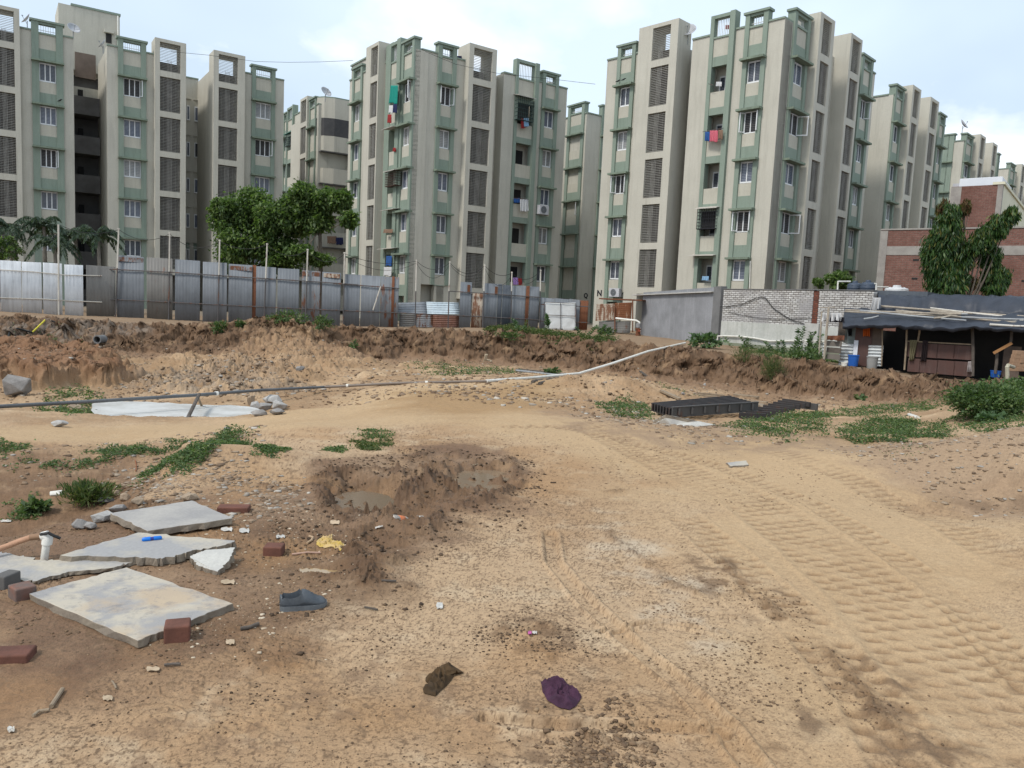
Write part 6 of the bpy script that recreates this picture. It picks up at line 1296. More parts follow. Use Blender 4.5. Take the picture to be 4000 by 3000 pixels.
for i, a in enumerate(((-30, 170, 1120, 1270, 'big weathered boulder at the left edge in the pit', ROCKG), (375, 500, 1310, 1365, 'boulder half buried in weeds left of the white pool', ROCKT), (1480, 1540, 1325, 1370, 'leftmost rounded lump of the pale heap by the white pool', ROCKW), (1530, 1610, 1298, 1362, 'second lump of the pale heap by the white pool', ROCKW), (1590, 1680, 1298, 1350, 'third lump of the pale heap by the white pool', ROCKG), (1670, 1772, 1285, 1350, 'rightmost pale lump of the heap by the white pool', ROCKW), (1610, 1740, 1255, 1310, 'topmost pale lump of the heap by the white pool', ROCKW), (1515, 1570, 1255, 1320, 'tan lump at the back left of the pale heap', ROCKT), (1540, 1640, 1345, 1385, 'low front lump of the pale heap', ROCKG), (1650, 1760, 1340, 1378, 'low right front lump of the pale heap', ROCKG),
    (630, 730, 1345, 1385, 'low stone at the left end of the white pool', ROCKG), (1815, 1880, 1090, 1130, 'grey block on the flank of the soil mound', ROCKG))): stone(zl, a[0], a[1], a[2], a[3], a[4], a[5], seed=i+30, tall=1.2)
for i, a in enumerate(((905, 940, 940, 975, 'small pale stone stuck in the right bank face', ROCKW), (1755, 1830, 1255, 1285, 'tan stone lying behind the steel formwork', ROCKT), (1420, 1470, 1365, 1400, 'grey lump among weeds before the steel formwork', ROCKG), (720, 760, 1180, 1210, 'grey stone behind the planks left of the formwork', ROCKG))): stone(zr, a[0], a[1], a[2], a[3], a[4], a[5], seed=i+60)
# bricks
zd = lambda x, y: (x*.6781, 2300+y*.6781)
BRK = M('wet_red_brick', (.155, .065, .045), .85, (.10, .045, .032), 9, .6, 80, bdist=.003)
def brick(zf, x, y, lab, rz=0., sc=(1, 1, 1), rx=0, up=0, m=BRK):
    p = gp(zf, x, y); mb = MB().box(-.11*sc[0], .11*sc[0], -.053*sc[1], .053*sc[1], 0, .072*sc[2]); me = mb.mesh('brick', m); o = put('brick', me, None, p+np.array([0, .05, up-.008]), rz); o.rotation_euler = (rx, 0, rz)
    md = o.modifiers.new('b', 'BEVEL'); md.width = .008; md.segments = 3; tag(o, lab, 'brick'); return o
brick(z0_, 1066, 1438, 'dark red brick on the near corner of the largest slab', .35, (.5, 1.0, 1.15)); brick(z0_, 1676, 905, 'dark red brick lying alone in the mud to the right of the slabs', .06, (.52, 1, .9)); brick(z0_, 1428, 640, 'flat dark brick behind the right corner of the farthest slab', .15, (1, 1, .7))
brick(z0_, 100, 1180, 'broken brick beside the left corner of the largest slab', .9, (.45, 1., 1.0), m=M('broken_brick', (.19, .09, .065), .9, (.12, .1, .09), 12)); brick(zd, 30, 430, 'brick half cut off by the left edge of the picture', .2, (.7, 1, .6))
brick(z0_, 5, 1110, 'dark rounded brick end at the left edge near the screed', 1.4, (.5, .7, 1.1), m=M('dark_rock', (.12, .1, .1)))
# standpipe
sp_ = empty('standpipe', gp(z0_, 272, 928), 'white standpipe bent over at the left with an orange hose joined to it', 'standpipe')
def vis(zf, x, y, d): u, v = zf(x, y); return pt(u, v, d)
d0 = gp(z0_, 272, 928)[1]; MB().tube([vis(z0_, 272, 935, d0), vis(z0_, 290, 800, d0)], .021, 12).build('riser', PVC, sp_, smooth=True)
MB().tube([vis(z0_, 289, 830, d0), vis(z0_, 294, 790, d0), vis(z0_, 285, 775, d0), vis(z0_, 262, 783, d0)], [.029, .029, .028, .027], 12).build('elbow', PVC, sp_, smooth=True)
MB().tube([vis(z0_, 268, 781, d0), vis(z0_, 235, 783, d0), vis(z0_, 190, 788, d0)], .019, 10).build('coupling', M('brown_fitting', (.25, .15, .09), .7), sp_, smooth=True)
MB().tube([vis(z0_, 200, 786, d0), vis(z0_, 120, 812, d0), vis(z0_, 50, 840, d0-.02), vis(z0_, -60, 880, d0-.1)], .017, 10).build('hose', M('dusty_orange_hose', (.42, .24, .15), .7), sp_, smooth=True)
MB().tube([vis(z0_, 250, 770, d0-.02), vis(z0_, 300, 762, d0-.03), vis(z0_, 330, 778, d0-.02), vis(z0_, 372, 795, d0)], .009, 7).build('black_tie', CABLE, sp_)
# blue pen
ZP = max(v.co.z for v in S2_.data.vertices)+S2_.location.z+.010; p0 = onplane(z0_, 875, 803, ZP); p1 = onplane(z0_, 1000, 790, ZP); U = np.zeros(3); e = empty('blue_marker', p0+U, 'bright blue flat marker pen lying on the middle slab', 'pen')
BP = M('bright_blue_plastic', (.01, .17, .62), .35, (.01, .15, .55), bump=0); MB().tube([p0+U, p0+(p1-p0)*.06+U, p0+(p1-p0)*.42+U], [.006, .013, .014], 10).build('cap', BP, e, smooth=True); MB().tube([p0+(p1-p0)*.42+U, p0+(p1-p0)*.58+U], .0115, 10).build('middle_band', M('dark_blue_plastic', (.03, .05, .28), .4, bump=0), e); MB().tube([p0+(p1-p0)*.58+U, p0+(p1-p0)*.94+U, p1+U], [.014, .013, .006], 10).build('barrel', BP, e, smooth=True)
# shoe
def shoe():
    a = gp(z0_, 1712, 1252); b = gp(z0_, 2005, 1222); ax = b-a; Ls = np.linalg.norm(ax[:2]); rz = math.atan2(ax[1], ax[0]); c = (a+b)/2+np.array([0, .04, .0]); c[2] = max(a[2], b[2])-.004
    e = empty('shoe', c, 'grey rubber slip-on shoe lying alone on the mud', 'shoe'); n = 26
    wid = lambda t: .036+.010*math.sin(math.pi*min(1, t*1.1))+.008*ss(.45, .75, np.array(t))-(.03*max(0, (t-.86)/.14)**2)-.012*max(0, (.08-t)/.08)**2
    def loc(x, y, z): return c+np.array([math.cos(rz)*x-math.sin(rz)*y, math.sin(rz)*x+math.cos(rz)*y, z])
    top = lambda t: (.078-.012*math.sin(math.pi*min(t/.42, 1))+.018*math.exp(-((t-.47)/.05)**2)) if t < .47 else .096-.048*ss(.47, .9, np.array(t))-.028*max(0, (t-.88)/.12)**2
    rows = []; sole = []
    for i in range(n+1):
        t = i/n; x = (t-.5)*Ls; w = float(wid(t)); h = float(top(t)); r = []
        for k in range(15):
            a_ = math.pi*k/14; ca, sa = math.cos(a_), math.sin(a_)
            if .06 < t < .455:
                if 4 <= k <= 10: y_ = w*.70*(7-k)/3.; z_ = .035
                else: kk = k if k < 4 else 14-k; y_ = (1 if k < 4 else -1)*w*(1-.10*kk/3); z_ = .022+(h-.022)*kk/3
            else: y_ = w*ca*(1 if sa < .5 else .92); z_ = .022+(h-.022)*sa**.7
            if .5 < t < .85 and 3 < k < 11: z_ += .0018*math.sin(t*90+k*.4)
            r.append(loc(x, y_, z_))
        rows.append(r); sole.append((x, w+.004))
    MB().grid(rows).build('upper', M('grey_rubber', (.078, .088, .098), .45, (.048, .058, .07), 12, .2, 120, bdist=.002), e, smooth=True, solid=.003)
    b_ = MB(); L_ = [loc(x, w, .0) for x, w in sole]; R_ = [loc(x, -w, .0) for x, w in sole]; lift = lambda i: .010*ss(.8, 1, np.array(i/n))+.004*(1 if 9 < i < 12 else 0)
    for i in range(n):
        q = [L_[i], L_[i+1], R_[i+1], R_[i]]; z = [float(lift(i)), float(lift(i+1)), float(lift(i+1)), float(lift(i))]; b_.quadbox([q[3]+[0, 0, z[3]], q[2]+[0, 0, z[2]], q[1]+[0, 0, z[1]], q[0]+[0, 0, z[0]], q[3]+[0, 0, .027], q[2]+[0, 0, .027], q[1]+[0, 0, .027], q[0]+[0, 0, .027]])
    b_.build('sole', M('pale_grey_rubber', (.14, .155, .165), .6, (.10, .11, .12), 14, .2), e); ins = MB().grid([[loc((.06+.4*i/6-.5)*Ls, .03*(j-1), .04) for j in range(3)] for i in range(7)]); ins.build('insole', VOID, e)
shoe()
# crumpled cloths
def crumple(zf, outline, m, lab, h=.05, seed=0, name='crumpled_cloth', cat='cloth', nr_=44, freq=22):
    P = np.array([gp(zf, *q) for q in outline]); c = P.mean(0); n = len(P); A = 110; rows = []
    for i in range(nr_+1):
        t = i/nr_; r = []
        for j in range(A+1):
            f = j/A*n; a, b = P[int(f) % n], P[(int(f)+1) % n]; g = f-int(f); g = g*g*(3-2*g)*.4+g*.6; q = a*(1-g)+b*g; q = c+(q-c)*t; w = mnoise.noise(Vector((q[0]*freq*.5, q[1]*freq*.5, seed)))
            z = .6*max(0, 1-abs(mnoise.noise(Vector((q[0]*freq+w*2, q[1]*freq*.7, seed+5))))*4)+.5*max(0, 1-abs(mnoise.noise(Vector((q[0]*freq*.9+w*3, q[1]*freq*1.8, seed+9))))*4); z2_ = mnoise.noise(Vector((q[0]*freq*3, q[1]*freq*3, seed))); r.append([q[0]+w*.012, q[1]+w*.012, 0, (h*(.30+.7*max(0, z))+.004*z2_)*(1-t**5)+.005])
        rows.append(r)
    R = np.array(rows); zz = HZ(R[:, :, 0].ravel(), R[:, :, 1].ravel()).reshape(R.shape[:2]); zz = np.minimum(zz, np.median(zz)+.03); R[:, :, 2] = zz+R[:, :, 3]; o = MB().grid(R[:, :, :3]).build(name, m, smooth=True); tag(o, lab, cat); return o
zc = lambda x, y: (1500+x*.6781, 2300+y*.6781)
crumple(zc, [(240, 515), (330, 450), (385, 440), (462, 490), (400, 500), (372, 540), (350, 570), (300, 622), (230, 605), (228, 580), (290, 550), (245, 540)], clothmat('dark_brown_cloth', (.075, .045, .02), (.045, .028, .014)), 'dark brown rag crumpled on the sand, left of the purple cloth', .04, 3, freq=16)
crumple(zc, [(905, 540), (960, 518), (1030, 530), (1080, 575), (1135, 632), (1110, 680), (1070, 703), (1000, 680), (945, 650), (912, 600)], clothmat('dark_purple_cloth', (.065, .025, .05), (.04, .016, .032)), 'dark purple crumpled cloth in the near foreground', .035, 9, freq=20)
zy = lambda x, y: (1200+x*.5425, 1700+y*.5425)
crumple(zy, [(60, 770), (110, 735), (185, 728), (190, 745), (150, 760), (262, 790), (240, 840), (190, 820), (80, 805)], M('dirty_yellow_cloth', (.45, .31, .06), .9, (.45, .33, .2), 12, .3), 'dirty yellow work glove pressed into the mud', .02, 5, name='work_glove', cat='glove', freq=30)
# bottle
def bottle():
    a = gp(zy, 602, 632); b = gp(zy, 748, 612); ax = (b-a); L = .23; b[2] = a[2] = float(np.max(HZ(np.linspace(a[0]-.03, b[0]+.03, 12), np.full(12, (a[1]+b[1])/2))))-.006; c = a+[0, 0, .03]; ux = ax/np.linalg.norm(ax); e = empty('plastic_bottle', c, 'dirty plastic bottle with an orange label and cap lying in the mud', 'bottle')
    f = lambda t: c+ux*L*t; W_ = L*0+np.linalg.norm(ax)/L; f = lambda t: c+ax*t
    MB().tube([f(t) for t in (0, .03, .12, .28, .3)], [.02, .031, .033, .033, .031], 18).build('bottle_base', M('cloudy_plastic', (.42, .38, .33), .3, (.34, .29, .24), 20, .1), e, smooth=True)
    MB().tube([f(t) for t in (.3, .31, .58, .59)], [.031, .0335, .0335, .031], 18).build('label', M('orange_label', (.62, .17, .06), .5, (.60, .22, .10), 40, 0), e, smooth=True)
    MB().tube([f(t) for t in (.59, .63, .74, .82, .88)], [.031, .033, .028, .016, .013], 18).build('bottle_shoulder', M('cloudy_plastic', (.42, .38, .33)), e, smooth=True)
    MB().tube([f(.88), f(1.0)], .0155, 16).build('cap', M('orange_cap', (.60, .15, .05), .5, bump=0), e)
bottle()
def scrap(zf, x0, x1, y0, y1, m, lab, cat='scrap', name='paper_scrap', up=.004):
    a = gp(zf, x0, (y0+y1)/2); b = gp(zf, x1, (y0+y1)/2); t = gp(zf, (x0+x1)/2, y0); l = gp(zf, (x0+x1)/2, y1); w = (b-a)/2; dd = (t-l)/2; c = (a+b+t+l)/4; rows = []
    for i in range(5): rows.append([c+w*(j/2.-1)*(1-.15*abs(i/2.-1))+dd*(i/2.-1)*(.85+.1*math.sin(j*2.1+x0))+[0, 0, up+.008*abs(math.sin(i*1.3+j*1.9+x0))] for j in range(5)])
    o = MB().grid(rows).build(name, m, smooth=False, solid=.0015); tag(o, lab, cat); return o
PAP = M('white_paper', (.54, .53, .50), .7, (.42, .39, .34), 30, 0); TANP = M('tan_chip', (.46, .36, .25), .9, (.36, .28, .19), 20, .2)
scrap(z0_, 1362, 1435, 732, 758, PAP, 'white paper scrap near the right corner of the farthest slab'); scrap(z0_, 1475, 1540, 738, 768, PAP, 'white paper scrap, right one of the two beside the farthest slab'); scrap(z0_, 1703, 1760, 780, 803, PAP, 'white paper scrap above the lone red brick'); scrap(z0_, 1362, 1450, 1058, 1086, TANP, 'pale flat chip below the slab fragment', 'chip', 'stone_chip')
scrap(zy, 785, 848, 588, 616, PAP, 'crumpled white packet right beside the orange labelled bottle', 'packet', 'packet'); scrap(zy, 165, 235, 620, 650, TANP, 'pale crumpled leaf of plastic above the yellow glove', 'scrap', 'plastic_scrap'); scrap(zy, 488, 545, 655, 682, PAP, 'dirty white scrap to the left below the bottle', 'scrap'); scrap(zy, 930, 975, 1215, 1262, PAP, 'pale feather shaped scrap on the sand below the mud', 'scrap'); scrap(zy, 1620, 1655, 1422, 1442, PAP, 'tiny white scrap in the dark clod patch', 'scrap'); scrap(zy, 1588, 1615, 1422, 1446, M('pink_plastic', (.5, .12, .33), .5), 'tiny pink scrap in the dark clod patch', 'scrap', 'plastic_scrap')
scrap(zy, 1210, 1262, 280, 294, TANP, 'pale chip standing in the puddle', 'chip', 'stone_chip'); scrap(zy, 1190, 1232, 206, 226, TANP, 'white edged chip behind the puddle', 'chip', 'stone_chip'); scrap(z0_, 0, 70, 684, 700, PAP, 'pale board scrap at the left edge above the standpipe', 'scrap')
scrap(zd, 42, 85, 805, 838, PAP, 'white chip at the lower left of the picture', 'chip', 'stone_chip'); scrap(zd, 842, 920, 460, 485, TANP, 'pale flat chip between the largest slab and the near sand', 'chip', 'stone_chip'); scrap(zd, 1300, 1352, 300, 332, TANP, 'pale leaf like chip right of the slab brick', 'chip', 'stone_chip'); scrap(zd, 590, 650, 625, 655, TANP, 'tan flat stone chip right of the wooden stick', 'chip', 'stone_chip'); scrap(zc, 300, 340, 88, 122, PAP, 'pale scrap on the sand above the brown rag', 'scrap')
def stick(zf, pts, r, m, lab, name='stick', cat='stick', up=.01):
    q = [gp(zf, *p)+[0, 0, up] for p in pts]; o = MB().tube(q, r, 8).build(name, m, smooth=True); tag(o, lab, cat); return o
stick(zd, [(295, 692), (360, 592)], .009, WOOD, 'straight pale wooden stick at the lower left'); stick(zd, [(645, 545), (660, 565), (670, 588)], .004, WOOD, 'thin curved pale twig right of the wooden stick', 'twig', 'twig'); stick(zd, [(190, 745), (225, 718), (285, 710)], .006, WOOD, 'curved pale root below the wooden stick', 'root', 'root')
stick(zd, [(1385, 240), (1440, 232), (1490, 212)], .010, WOODD, 'dark rotten piece of wood right of the slab brick', 'rotten_wood', 'wood'); stick(zd, [(945, 452), (1000, 446), (1040, 446)], .006, WOODD, 'thin dark twig below the slab brick', 'twig', 'twig'); stick(zy, [(535, 1058), (580, 1060), (640, 1062)], .006, WOODD, 'dark twig in the mud above the shoe tip', 'twig', 'twig'); stick(zy, [(412, 1250), (460, 1258), (505, 1268)], .005, WOODD, 'dark twig on the sand right of the shoe', 'twig', 'twig')
stick(zy, [(-110, 868), (0, 855), (95, 858)], .006, M('pink_stick', (.5, .33, .25), .8), 'pinkish curved strip left of the yellow glove', 'plastic_strip', 'strip'); stick(zy, [(0, 785), (30, 768), (42, 745), (15, 738)], .008, M('tan_strip', (.45, .32, .2), .8), 'hooked tan strip beside the yellow glove', 'plastic_strip', 'strip'); stick(z0_, [(838, 385), (842, 350), (835, 318)], .005, M('rust_rod', (.25, .09, .04), .9), 'thin rusty rod sticking up from the weeds', 'rod', 'rod')
stick(z0_, [(312, 530), (385, 522)], .03, PVC, 'white pipe stub poking out left of the grassy bush', 'pipe_stub', 'pipe'); stick(zs, [(728, 1500), (800, 1525)], .045, PVC, 'white pipe bend lying on the right hand mound', 'pipe_stub', 'pipe'); stick(zs, [(700, 1508), (728, 1498), (750, 1478)], .02, CABLE, 'black rubber strip at the end of the white pipe bend', 'rubber_strip', 'strip')
# long irrigation pipe on its trestle
lp = [pp(-30, 879.5, 12.2), pp(0, 878, 12.5), pp(200, 867, 13.9), pp(420, 853.5, 15.4), pp(560, 843, 17.2), pp(700, 836, 19.5)]
def onto(px, py, r=.04): h_ = hit(px, py); return h_+[0, 0, r]
l2 = [pp(700, 836, 19.5), onto(860, 831), onto(1050, 827)]; l3 = [onto(1050, 827), onto(1150, 822, .06), pp(1250, 807, 25.5), pp(1320, 786, 27.8), pp(1400, 759, 30.2), onto(1480, 745, .08)]
e = empty('long_pipe', lp[2], 'long pipe crossing the pit, dark grey at left and white at right', 'pipe')
MB().tube(lp, .034, 10).build('dark_length', M('dark_grey_pipe', (.13, .135, .14), .5), e, smooth=True); MB().tube(l2, .034, 10).build('brown_length', M('brown_grey_pipe', (.22, .18, .15), .6), e, smooth=True); MB().tube(l3, .045, 10).build('white_length', PVC, e, smooth=True)
for a, b in ((lp[3], lp[4]), (l2[0], l2[1]), (l2[1], l2[2])): MB().tube([a+(b-a)*.3, a+(b-a)*.33], .046, 10).build('coupling', PVC, e)
tr = empty('pipe_trestle', onto(425, 903, 0), 'two leaning struts tied as a trestle under the long pipe', 'trestle')
apx = pp(425, 857, 15.4); MB().tube([apx+[.05, 0, .05], onto(403, 903, -.05)], .035, 8).build('strut', WOODD, tr); MB().tube([apx+[-.03, .05, .05], onto(449, 901, -.05)], .024, 8).build('strut', WOOD, tr)
for i, (a, b, m) in enumerate((((1115, 803), (1240, 818), PVCG), ((1120, 800), (1235, 812), WOODD), ((1150, 828), (1210, 823), WOODD), ((1140, 822), (1230, 826), WOOD), ((1165, 832), (1240, 812), WOODD))):
    o = MB().tube([onto(*a), onto(*b)], .045, 7).build('loose_pole' if i else 'grey_pipe', m); tag(o, ['grey pipe lying across the end of the poles under the long pipe', 'rearmost dark pole of the crossed poles on the pit floor', 'front left short dark pole under the white pipe', 'pale timber among the crossed poles on the pit floor', 'dark timber sloping up to the right in the crossed poles'][i], 'pipe' if i == 0 else 'pole')
# steel formwork beams
fmk = empty('steel_formwork', gp(zr, 900, 1390), 'stack of dark steel joists bundled with a deep channel at the front', 'formwork'); zF = gp(zr, 760, 1400)[2]-.02; A = onplane(zr, 492, 1338, zF); Bq = onplane(zr, 650, 1388, zF); Cq = onplane(zr, 1108, 1272, zF+.03); Dq = onplane(zr, 1322, 1338, zF+.03); Hh = .155
for i in range(8):
    t = i/7.; p = A*(1-t)+Bq*t; q = Cq*(1-t)+Dq*t; z = max(p[2], q[2]); p = np.array([p[0], p[1], z+.02]); q = np.array([q[0], q[1], z+.05]); h = Hh if i == 7 else Hh-.03; up_ = np.array([0, 0, h/2])
    mb = MB().beam(p+up_, q+up_, .025, h); 
    for s in (-1, 1): mb.beam(p+up_+[0, 0, s*h/2], q+up_+[0, 0, s*h/2], .05, .016)
    mb.build('deep_channel' if i == 7 else 'joist', STEEL if i == 7 else STEELR, fmk)
    if i == 7:
        for k in range(7): r = p+(q-p)*(k+.5)/7; MB().box(r[0]-.015, r[0]+.015, r[1]-.05, r[1]-.0, r[2]+.03, r[2]+h-.02).build('stiffener', STEEL, fmk)
slab(zr, [(500, 1395), (605, 1345), (1000, 1425), (745, 1448)], .05, 'pale tilted slab leaning against the steel formwork', M('pale_concrete', (.48, .47, .43)), zp=zF+.05, dz=[0, .13, .0, -.03], jag=.004)
fk2 = empty('steel_grating', gp(zr, 1450, 1370), 'low row of short steel joists right of the stacked joists, sinking into weeds', 'grating'); A = onplane(zr, 1180, 1398, zF-.05); Bq = onplane(zr, 1520, 1275, zF-.05); Cq = onplane(zr, 1450, 1405, zF-.05); Dq = onplane(zr, 1810, 1318, zF-.05)
for i in range(9):
    t = i/8.; p = A*(1-t)+Bq*t+[0, 0, .10]; q = Cq*(1-t)+Dq*t+[0, 0, .10]; q = p+(q-p)*.75; MB().beam(p, q, .05, .09).build('joist', STEELR, fk2)
MB().beam(Bq+[0, 0, .06], Dq+[0, .1, .06], .05, .13).build('rear_channel', STEEL, fk2)
for i, (a, b, w, lb) in enumerate((((565, 1190), (715, 1238), .14, 'tan timber lying left behind the steel joists'), ((835, 1205), (1010, 1225), .12, 'front plank of the timber heap behind the steel joists'), ((850, 1190), (1060, 1212), .12, 'rear plank of the timber heap behind the steel joists'), ((1140, 1200), (1330, 1230), .2, 'wide pale plank behind the right end of the joists'), ((1210, 1245), (1400, 1270), .15, 'plank next to the right end of the joists'), ((1330, 1285), (1470, 1350), .2, 'pale plank between the two sets of joists'))):
    o = MB().beam(gp(zr, *a)+[0, 0, .05], gp(zr, *b)+[0, 0, .06], w, .05).build('plank', WOOD, bevel=.004); tag(o, lb, 'plank')
o = MB().beam(gp(zr, 360, 970), gp(zr, 485, 982), .10, .05).build('plank', WOODD); tag(o, 'dark plank lying high on the bank under the grey wall', 'plank')
# drain stub, hose, palm log
c = gp(zl, 582, 915)+[0, .3, 0]; e = empty('drain_pipe', c, 'dark open end of a clay drain sticking out of the left bank', 'pipe'); dr = MB(); prof = []
for r_, yo in ((.17, -.1), (.13, -.1), (.13, .3)): prof.append([c+np.array([r_*math.cos(t), yo, .25+r_*math.sin(t)]) for t in np.linspace(0, 2*math.pi, 25)])
prof = [[c+np.array([.17*math.cos(t),   .4, .25+.17*math.sin(t)]) for t in np.linspace(0, 2*math.pi, 25)]]+prof; dr.grid(prof).build('drain_ring', M('dark_cement', (.18, .18, .18)), e, smooth=True); MB().tube([c+[0, .15, .25], c+[0, .2, .25]], .132, 20).build('dark_bore', VOID, e)
hs = [gp(zl, x, y)+[0, 0, .05] for x, y in ((40, 985), (60, 950), (110, 930), (200, 925), (285, 905), (340, 855))]; e = empty('hose', hs[2], 'black and yellow hose curling down the left bank', 'hose'); MB().tube(hs[:4], .035, 8).build('black_length', CABLE, e, smooth=True); MB().tube(hs[3:5], .035, 8).build('yellow_length', M('yellow_hose', (.55, .48, .05), .5), e); MB().tube(hs[4:], .035, 8).build('black_length', CABLE, e)
for i, (a, b, w) in enumerate((((1098, 885), (1105, 800), .06), ((1105, 880), (1145, 850), .05), ((1085, 860), (1100, 810), .02), ((1130, 820), (1155, 835), .05))):
    P0 = gp(zm, *a); u, v = zm(*b); P1 = pt(u, v, P0[1]-.1); o = MB().beam(P0, P1, w*2, w).build('splintered_timber', M('pale_timber', (.5, .42, .3), .9)); tag(o, ['tall pale splinter standing upright against the middle bank', 'short pale splinter lying right of the upright one', 'thin grey stick left of the upright splinter', 'small pale splinter high on the middle bank'][i], 'timber')
# water
def water(name, outline, dz, m, lab, zabs=None):
    P = np.array([to_ground(*q) for q in outline]); z = zabs if zabs is not None else np.median(P[:, 2])+dz; c = P.mean(0); V = [(c[0], c[1], z)]; n = 40; F = []
    n = 90
    for j in range(n): f = j/n*len(P); k = int(f); L_ = len(P); p0, p1, p2, p3 = P[k-1], P[k], P[(k+1) % L_], P[(k+2) % L_]; g = f-k; q = .5*(2*p1+(p2-p0)*g+(2*p0-5*p1+4*p2-p3)*g*g+(3*p1-p0-3*p2+p3)*g**3); q = c+(q-c)*(1+.10*mnoise.noise(Vector((j*.35, len(P), z)))); V.append((q[0], q[1], z))
    mb = MB(); mb.v = V; mb.f = [(0, j+1, (j+1) % n+1) for j in range(n)]; o = mb.build(name, m); tag(o, lab, kind='structure'); return o
def wmat(name, c, r): m, nt, b = nodes(name); r = r*.5; b.inputs['Base Color'].default_value = c+(1,); b.inputs['Roughness'].default_value = r; b.inputs['Specular IOR Level'].default_value = .5; return m
MUDW = wmat('muddy_water', (.20, .145, .095), .2); water('puddle', [(985, 1012), (1040, 1002), (1100, 1015), (1110, 1040), (1060, 1058), (1000, 1050)], -.045, MUDW, 'grey puddle in the muddy rut at the centre')
water('puddle', [(725, 1055), (780, 1045), (840, 1055), (850, 1080), (780, 1088), (730, 1076)], -.066, wmat('brown_mud_water', (.15, .10, .06), .3), 'shallow brown puddle in the left half of the mud'); water('puddle', [(650, 1218), (700, 1215), (745, 1228), (720, 1245), (660, 1240)], -.012, wmat('yellow_mud_water', (.32, .22, .11), .15), 'small yellow puddle under the slab fragment')
SL = M('white_slurry', (.62, .62, .60), .3, (.42, .41, .38), 1.6, .1, 20, lo=.4, hi=.7); water('slurry_pool', [(205, 892), (300, 886), (430, 891), (560, 893), (630, 899), (560, 914), (400, 918), (255, 908)], -.085, SL, 'milky white slurry pool in the pit')
ell = lambda x, y, rx, ry: [(x+rx*math.cos(t*.5236)*(.75+.5*rnd.random()), y+ry*math.sin(t*.5236)*(.75+.5*rnd.random())) for t in range(12)]
# small debris nobody could count
def scatter(name, n, region, smin, smax, m, lab, flat=.5, seed=0, thr=-.1, ffreq=1.3, near=None, jit=.42):
    Pw = np.array([G(*p) for p in region]); lo, hi = Pw.min(0), Pw.max(0); small = (hi-lo).max() < 2.2; lo = lo-.4; hi = hi+.4; rs = np.random.RandomState(seed); x = rs.uniform(lo[0], hi[0], n*8); y = rs.uniform(lo[1], hi[1], n*8)
    k = (polymask(x, y, region, .12 if small else .2, .14 if small else .25, 3 if small else 1.5, 300+seed) > rs.rand(n*8)) & (fbm(x*ffreq, y*ffreq, 310+seed, 3) > thr+.25*rs.normal(size=n*8)); x = x[k][:n]; y = y[k][:n]; n = len(x); z = HZ(x, y)
    s = smin+(smax-smin)*rs.rand(n)**4; T = rs.rand(n)*6.28; base = np.array([(-1, -1, -.4), (1, -1, -.4), (1, 1, -.4), (-1, 1, -.4), (-.7, -.7, .8), (.7, -.7, .8), (.7, .7, .8), (-.7, .7, .8)])
    V = base[None]*(1+jit*2*(rs.rand(n, 8, 3)-.5)); V = V*s[:, None, None]; V[:, :, 2] *= flat; V[:, :, 0] *= (.7+.8*rs.rand(n))[:, None]; c, s_ = np.cos(T)[:, None], np.sin(T)[:, None]; X = V[:, :, 0]*c-V[:, :, 1]*s_; Y = V[:, :, 0]*s_+V[:, :, 1]*c
    V = np.stack([X+x[:, None], Y+y[:, None], V[:, :, 2]+z[:, None]+(s*flat*.3)[:, None]], 2).reshape(-1, 3); q = np.array([(3, 2, 1, 0), (4, 5, 6, 7), (0, 1, 5, 4), (1, 2, 6, 5), (2, 3, 7, 6), (3, 0, 4, 7)])
    F = (q[None]+8*np.arange(n)[:, None, None]).reshape(-1, 4); o = npobj(name, V, F, m); tag(o, lab, name.replace('_', ' '), kind='stuff')
def stonemat(name, stops): m, nt, b = nodes(name); nt.links.new(ramp(nt, N(nt, 'ShaderNodeNewGeometry').outputs['Random Per Island'], stops), b.inputs['Base Color']); b.inputs['Roughness'].default_value = .95; b.inputs['Specular IOR Level'].default_value = .15; return m
CLOD = stonemat('soil_clod', [(0, (.09, .06, .04)), (.5, (.16, .105, .065)), (1, (.26, .18, .11))]); CLODD = stonemat('dark_clod', [(0, (.05, .035, .025)), (1, (.12, .08, .05))]); MIXS = stonemat('mixed_rubble', [(0, (.13, .09, .06)), (.45, (.24, .17, .115)), (.75, (.30, .235, .17)), (.93, (.29, .27, .24)), (1, (.48, .44, .38))]); PALE = stonemat('pale_chips', [(0, (.38, .30, .21)), (1, (.55, .47, .36))])
FG_ = [(-150, 1350), (500, 1300), (800, 1180), (1100, 1000), (1400, 1050), (1600, 1200), (1900, 1500), (2000, 1750), (-200, 1750)]
scatter('soil_clods', 5000, FG_, .001, .0042, CLOD, 'small brown clods strewn over the near sand', .7, 1, 0.16); scatter('soil_clods', 3000, [(380, 1330), (1250, 1280), (1350, 1420), (1000, 1750), (-200, 1750), (300, 1500)], .001, .0052, CLODD, 'dark damp clods speckling the nearest sand', .7, 2, .2, 2.2)
scatter('soil_clods', 3500, [(640, 1100), (700, 1010), (900, 970), (1150, 990), (1150, 1090), (950, 1180), (800, 1300), (620, 1380)], .002, .014, CLODD, 'wet lumps of mud around the ruts', .7, 3, -.2, 3); scatter('soil_clods', 1500, ell(1160, 1365, 85, 32), .001, .006, CLODD, 'dark clods in a patch below the centre', .8, 4, -.3, 4)
scatter('soil_clods', 2200, ell(1300, 1600, 110, 75), .0015, .011, CLOD, 'crumbled lumps of earth at the bottom centre', .6, 5, -.2, 4); scatter('soil_clods', 3500, [(1500, 1200), (1660, 1290), (1900, 1440), (2100, 1720), (1750, 1720), (1600, 1500), (1450, 1380)], .001, .006, CLOD, 'clods along the tyre tracks at the lower right', .6, 6, 0, 2)
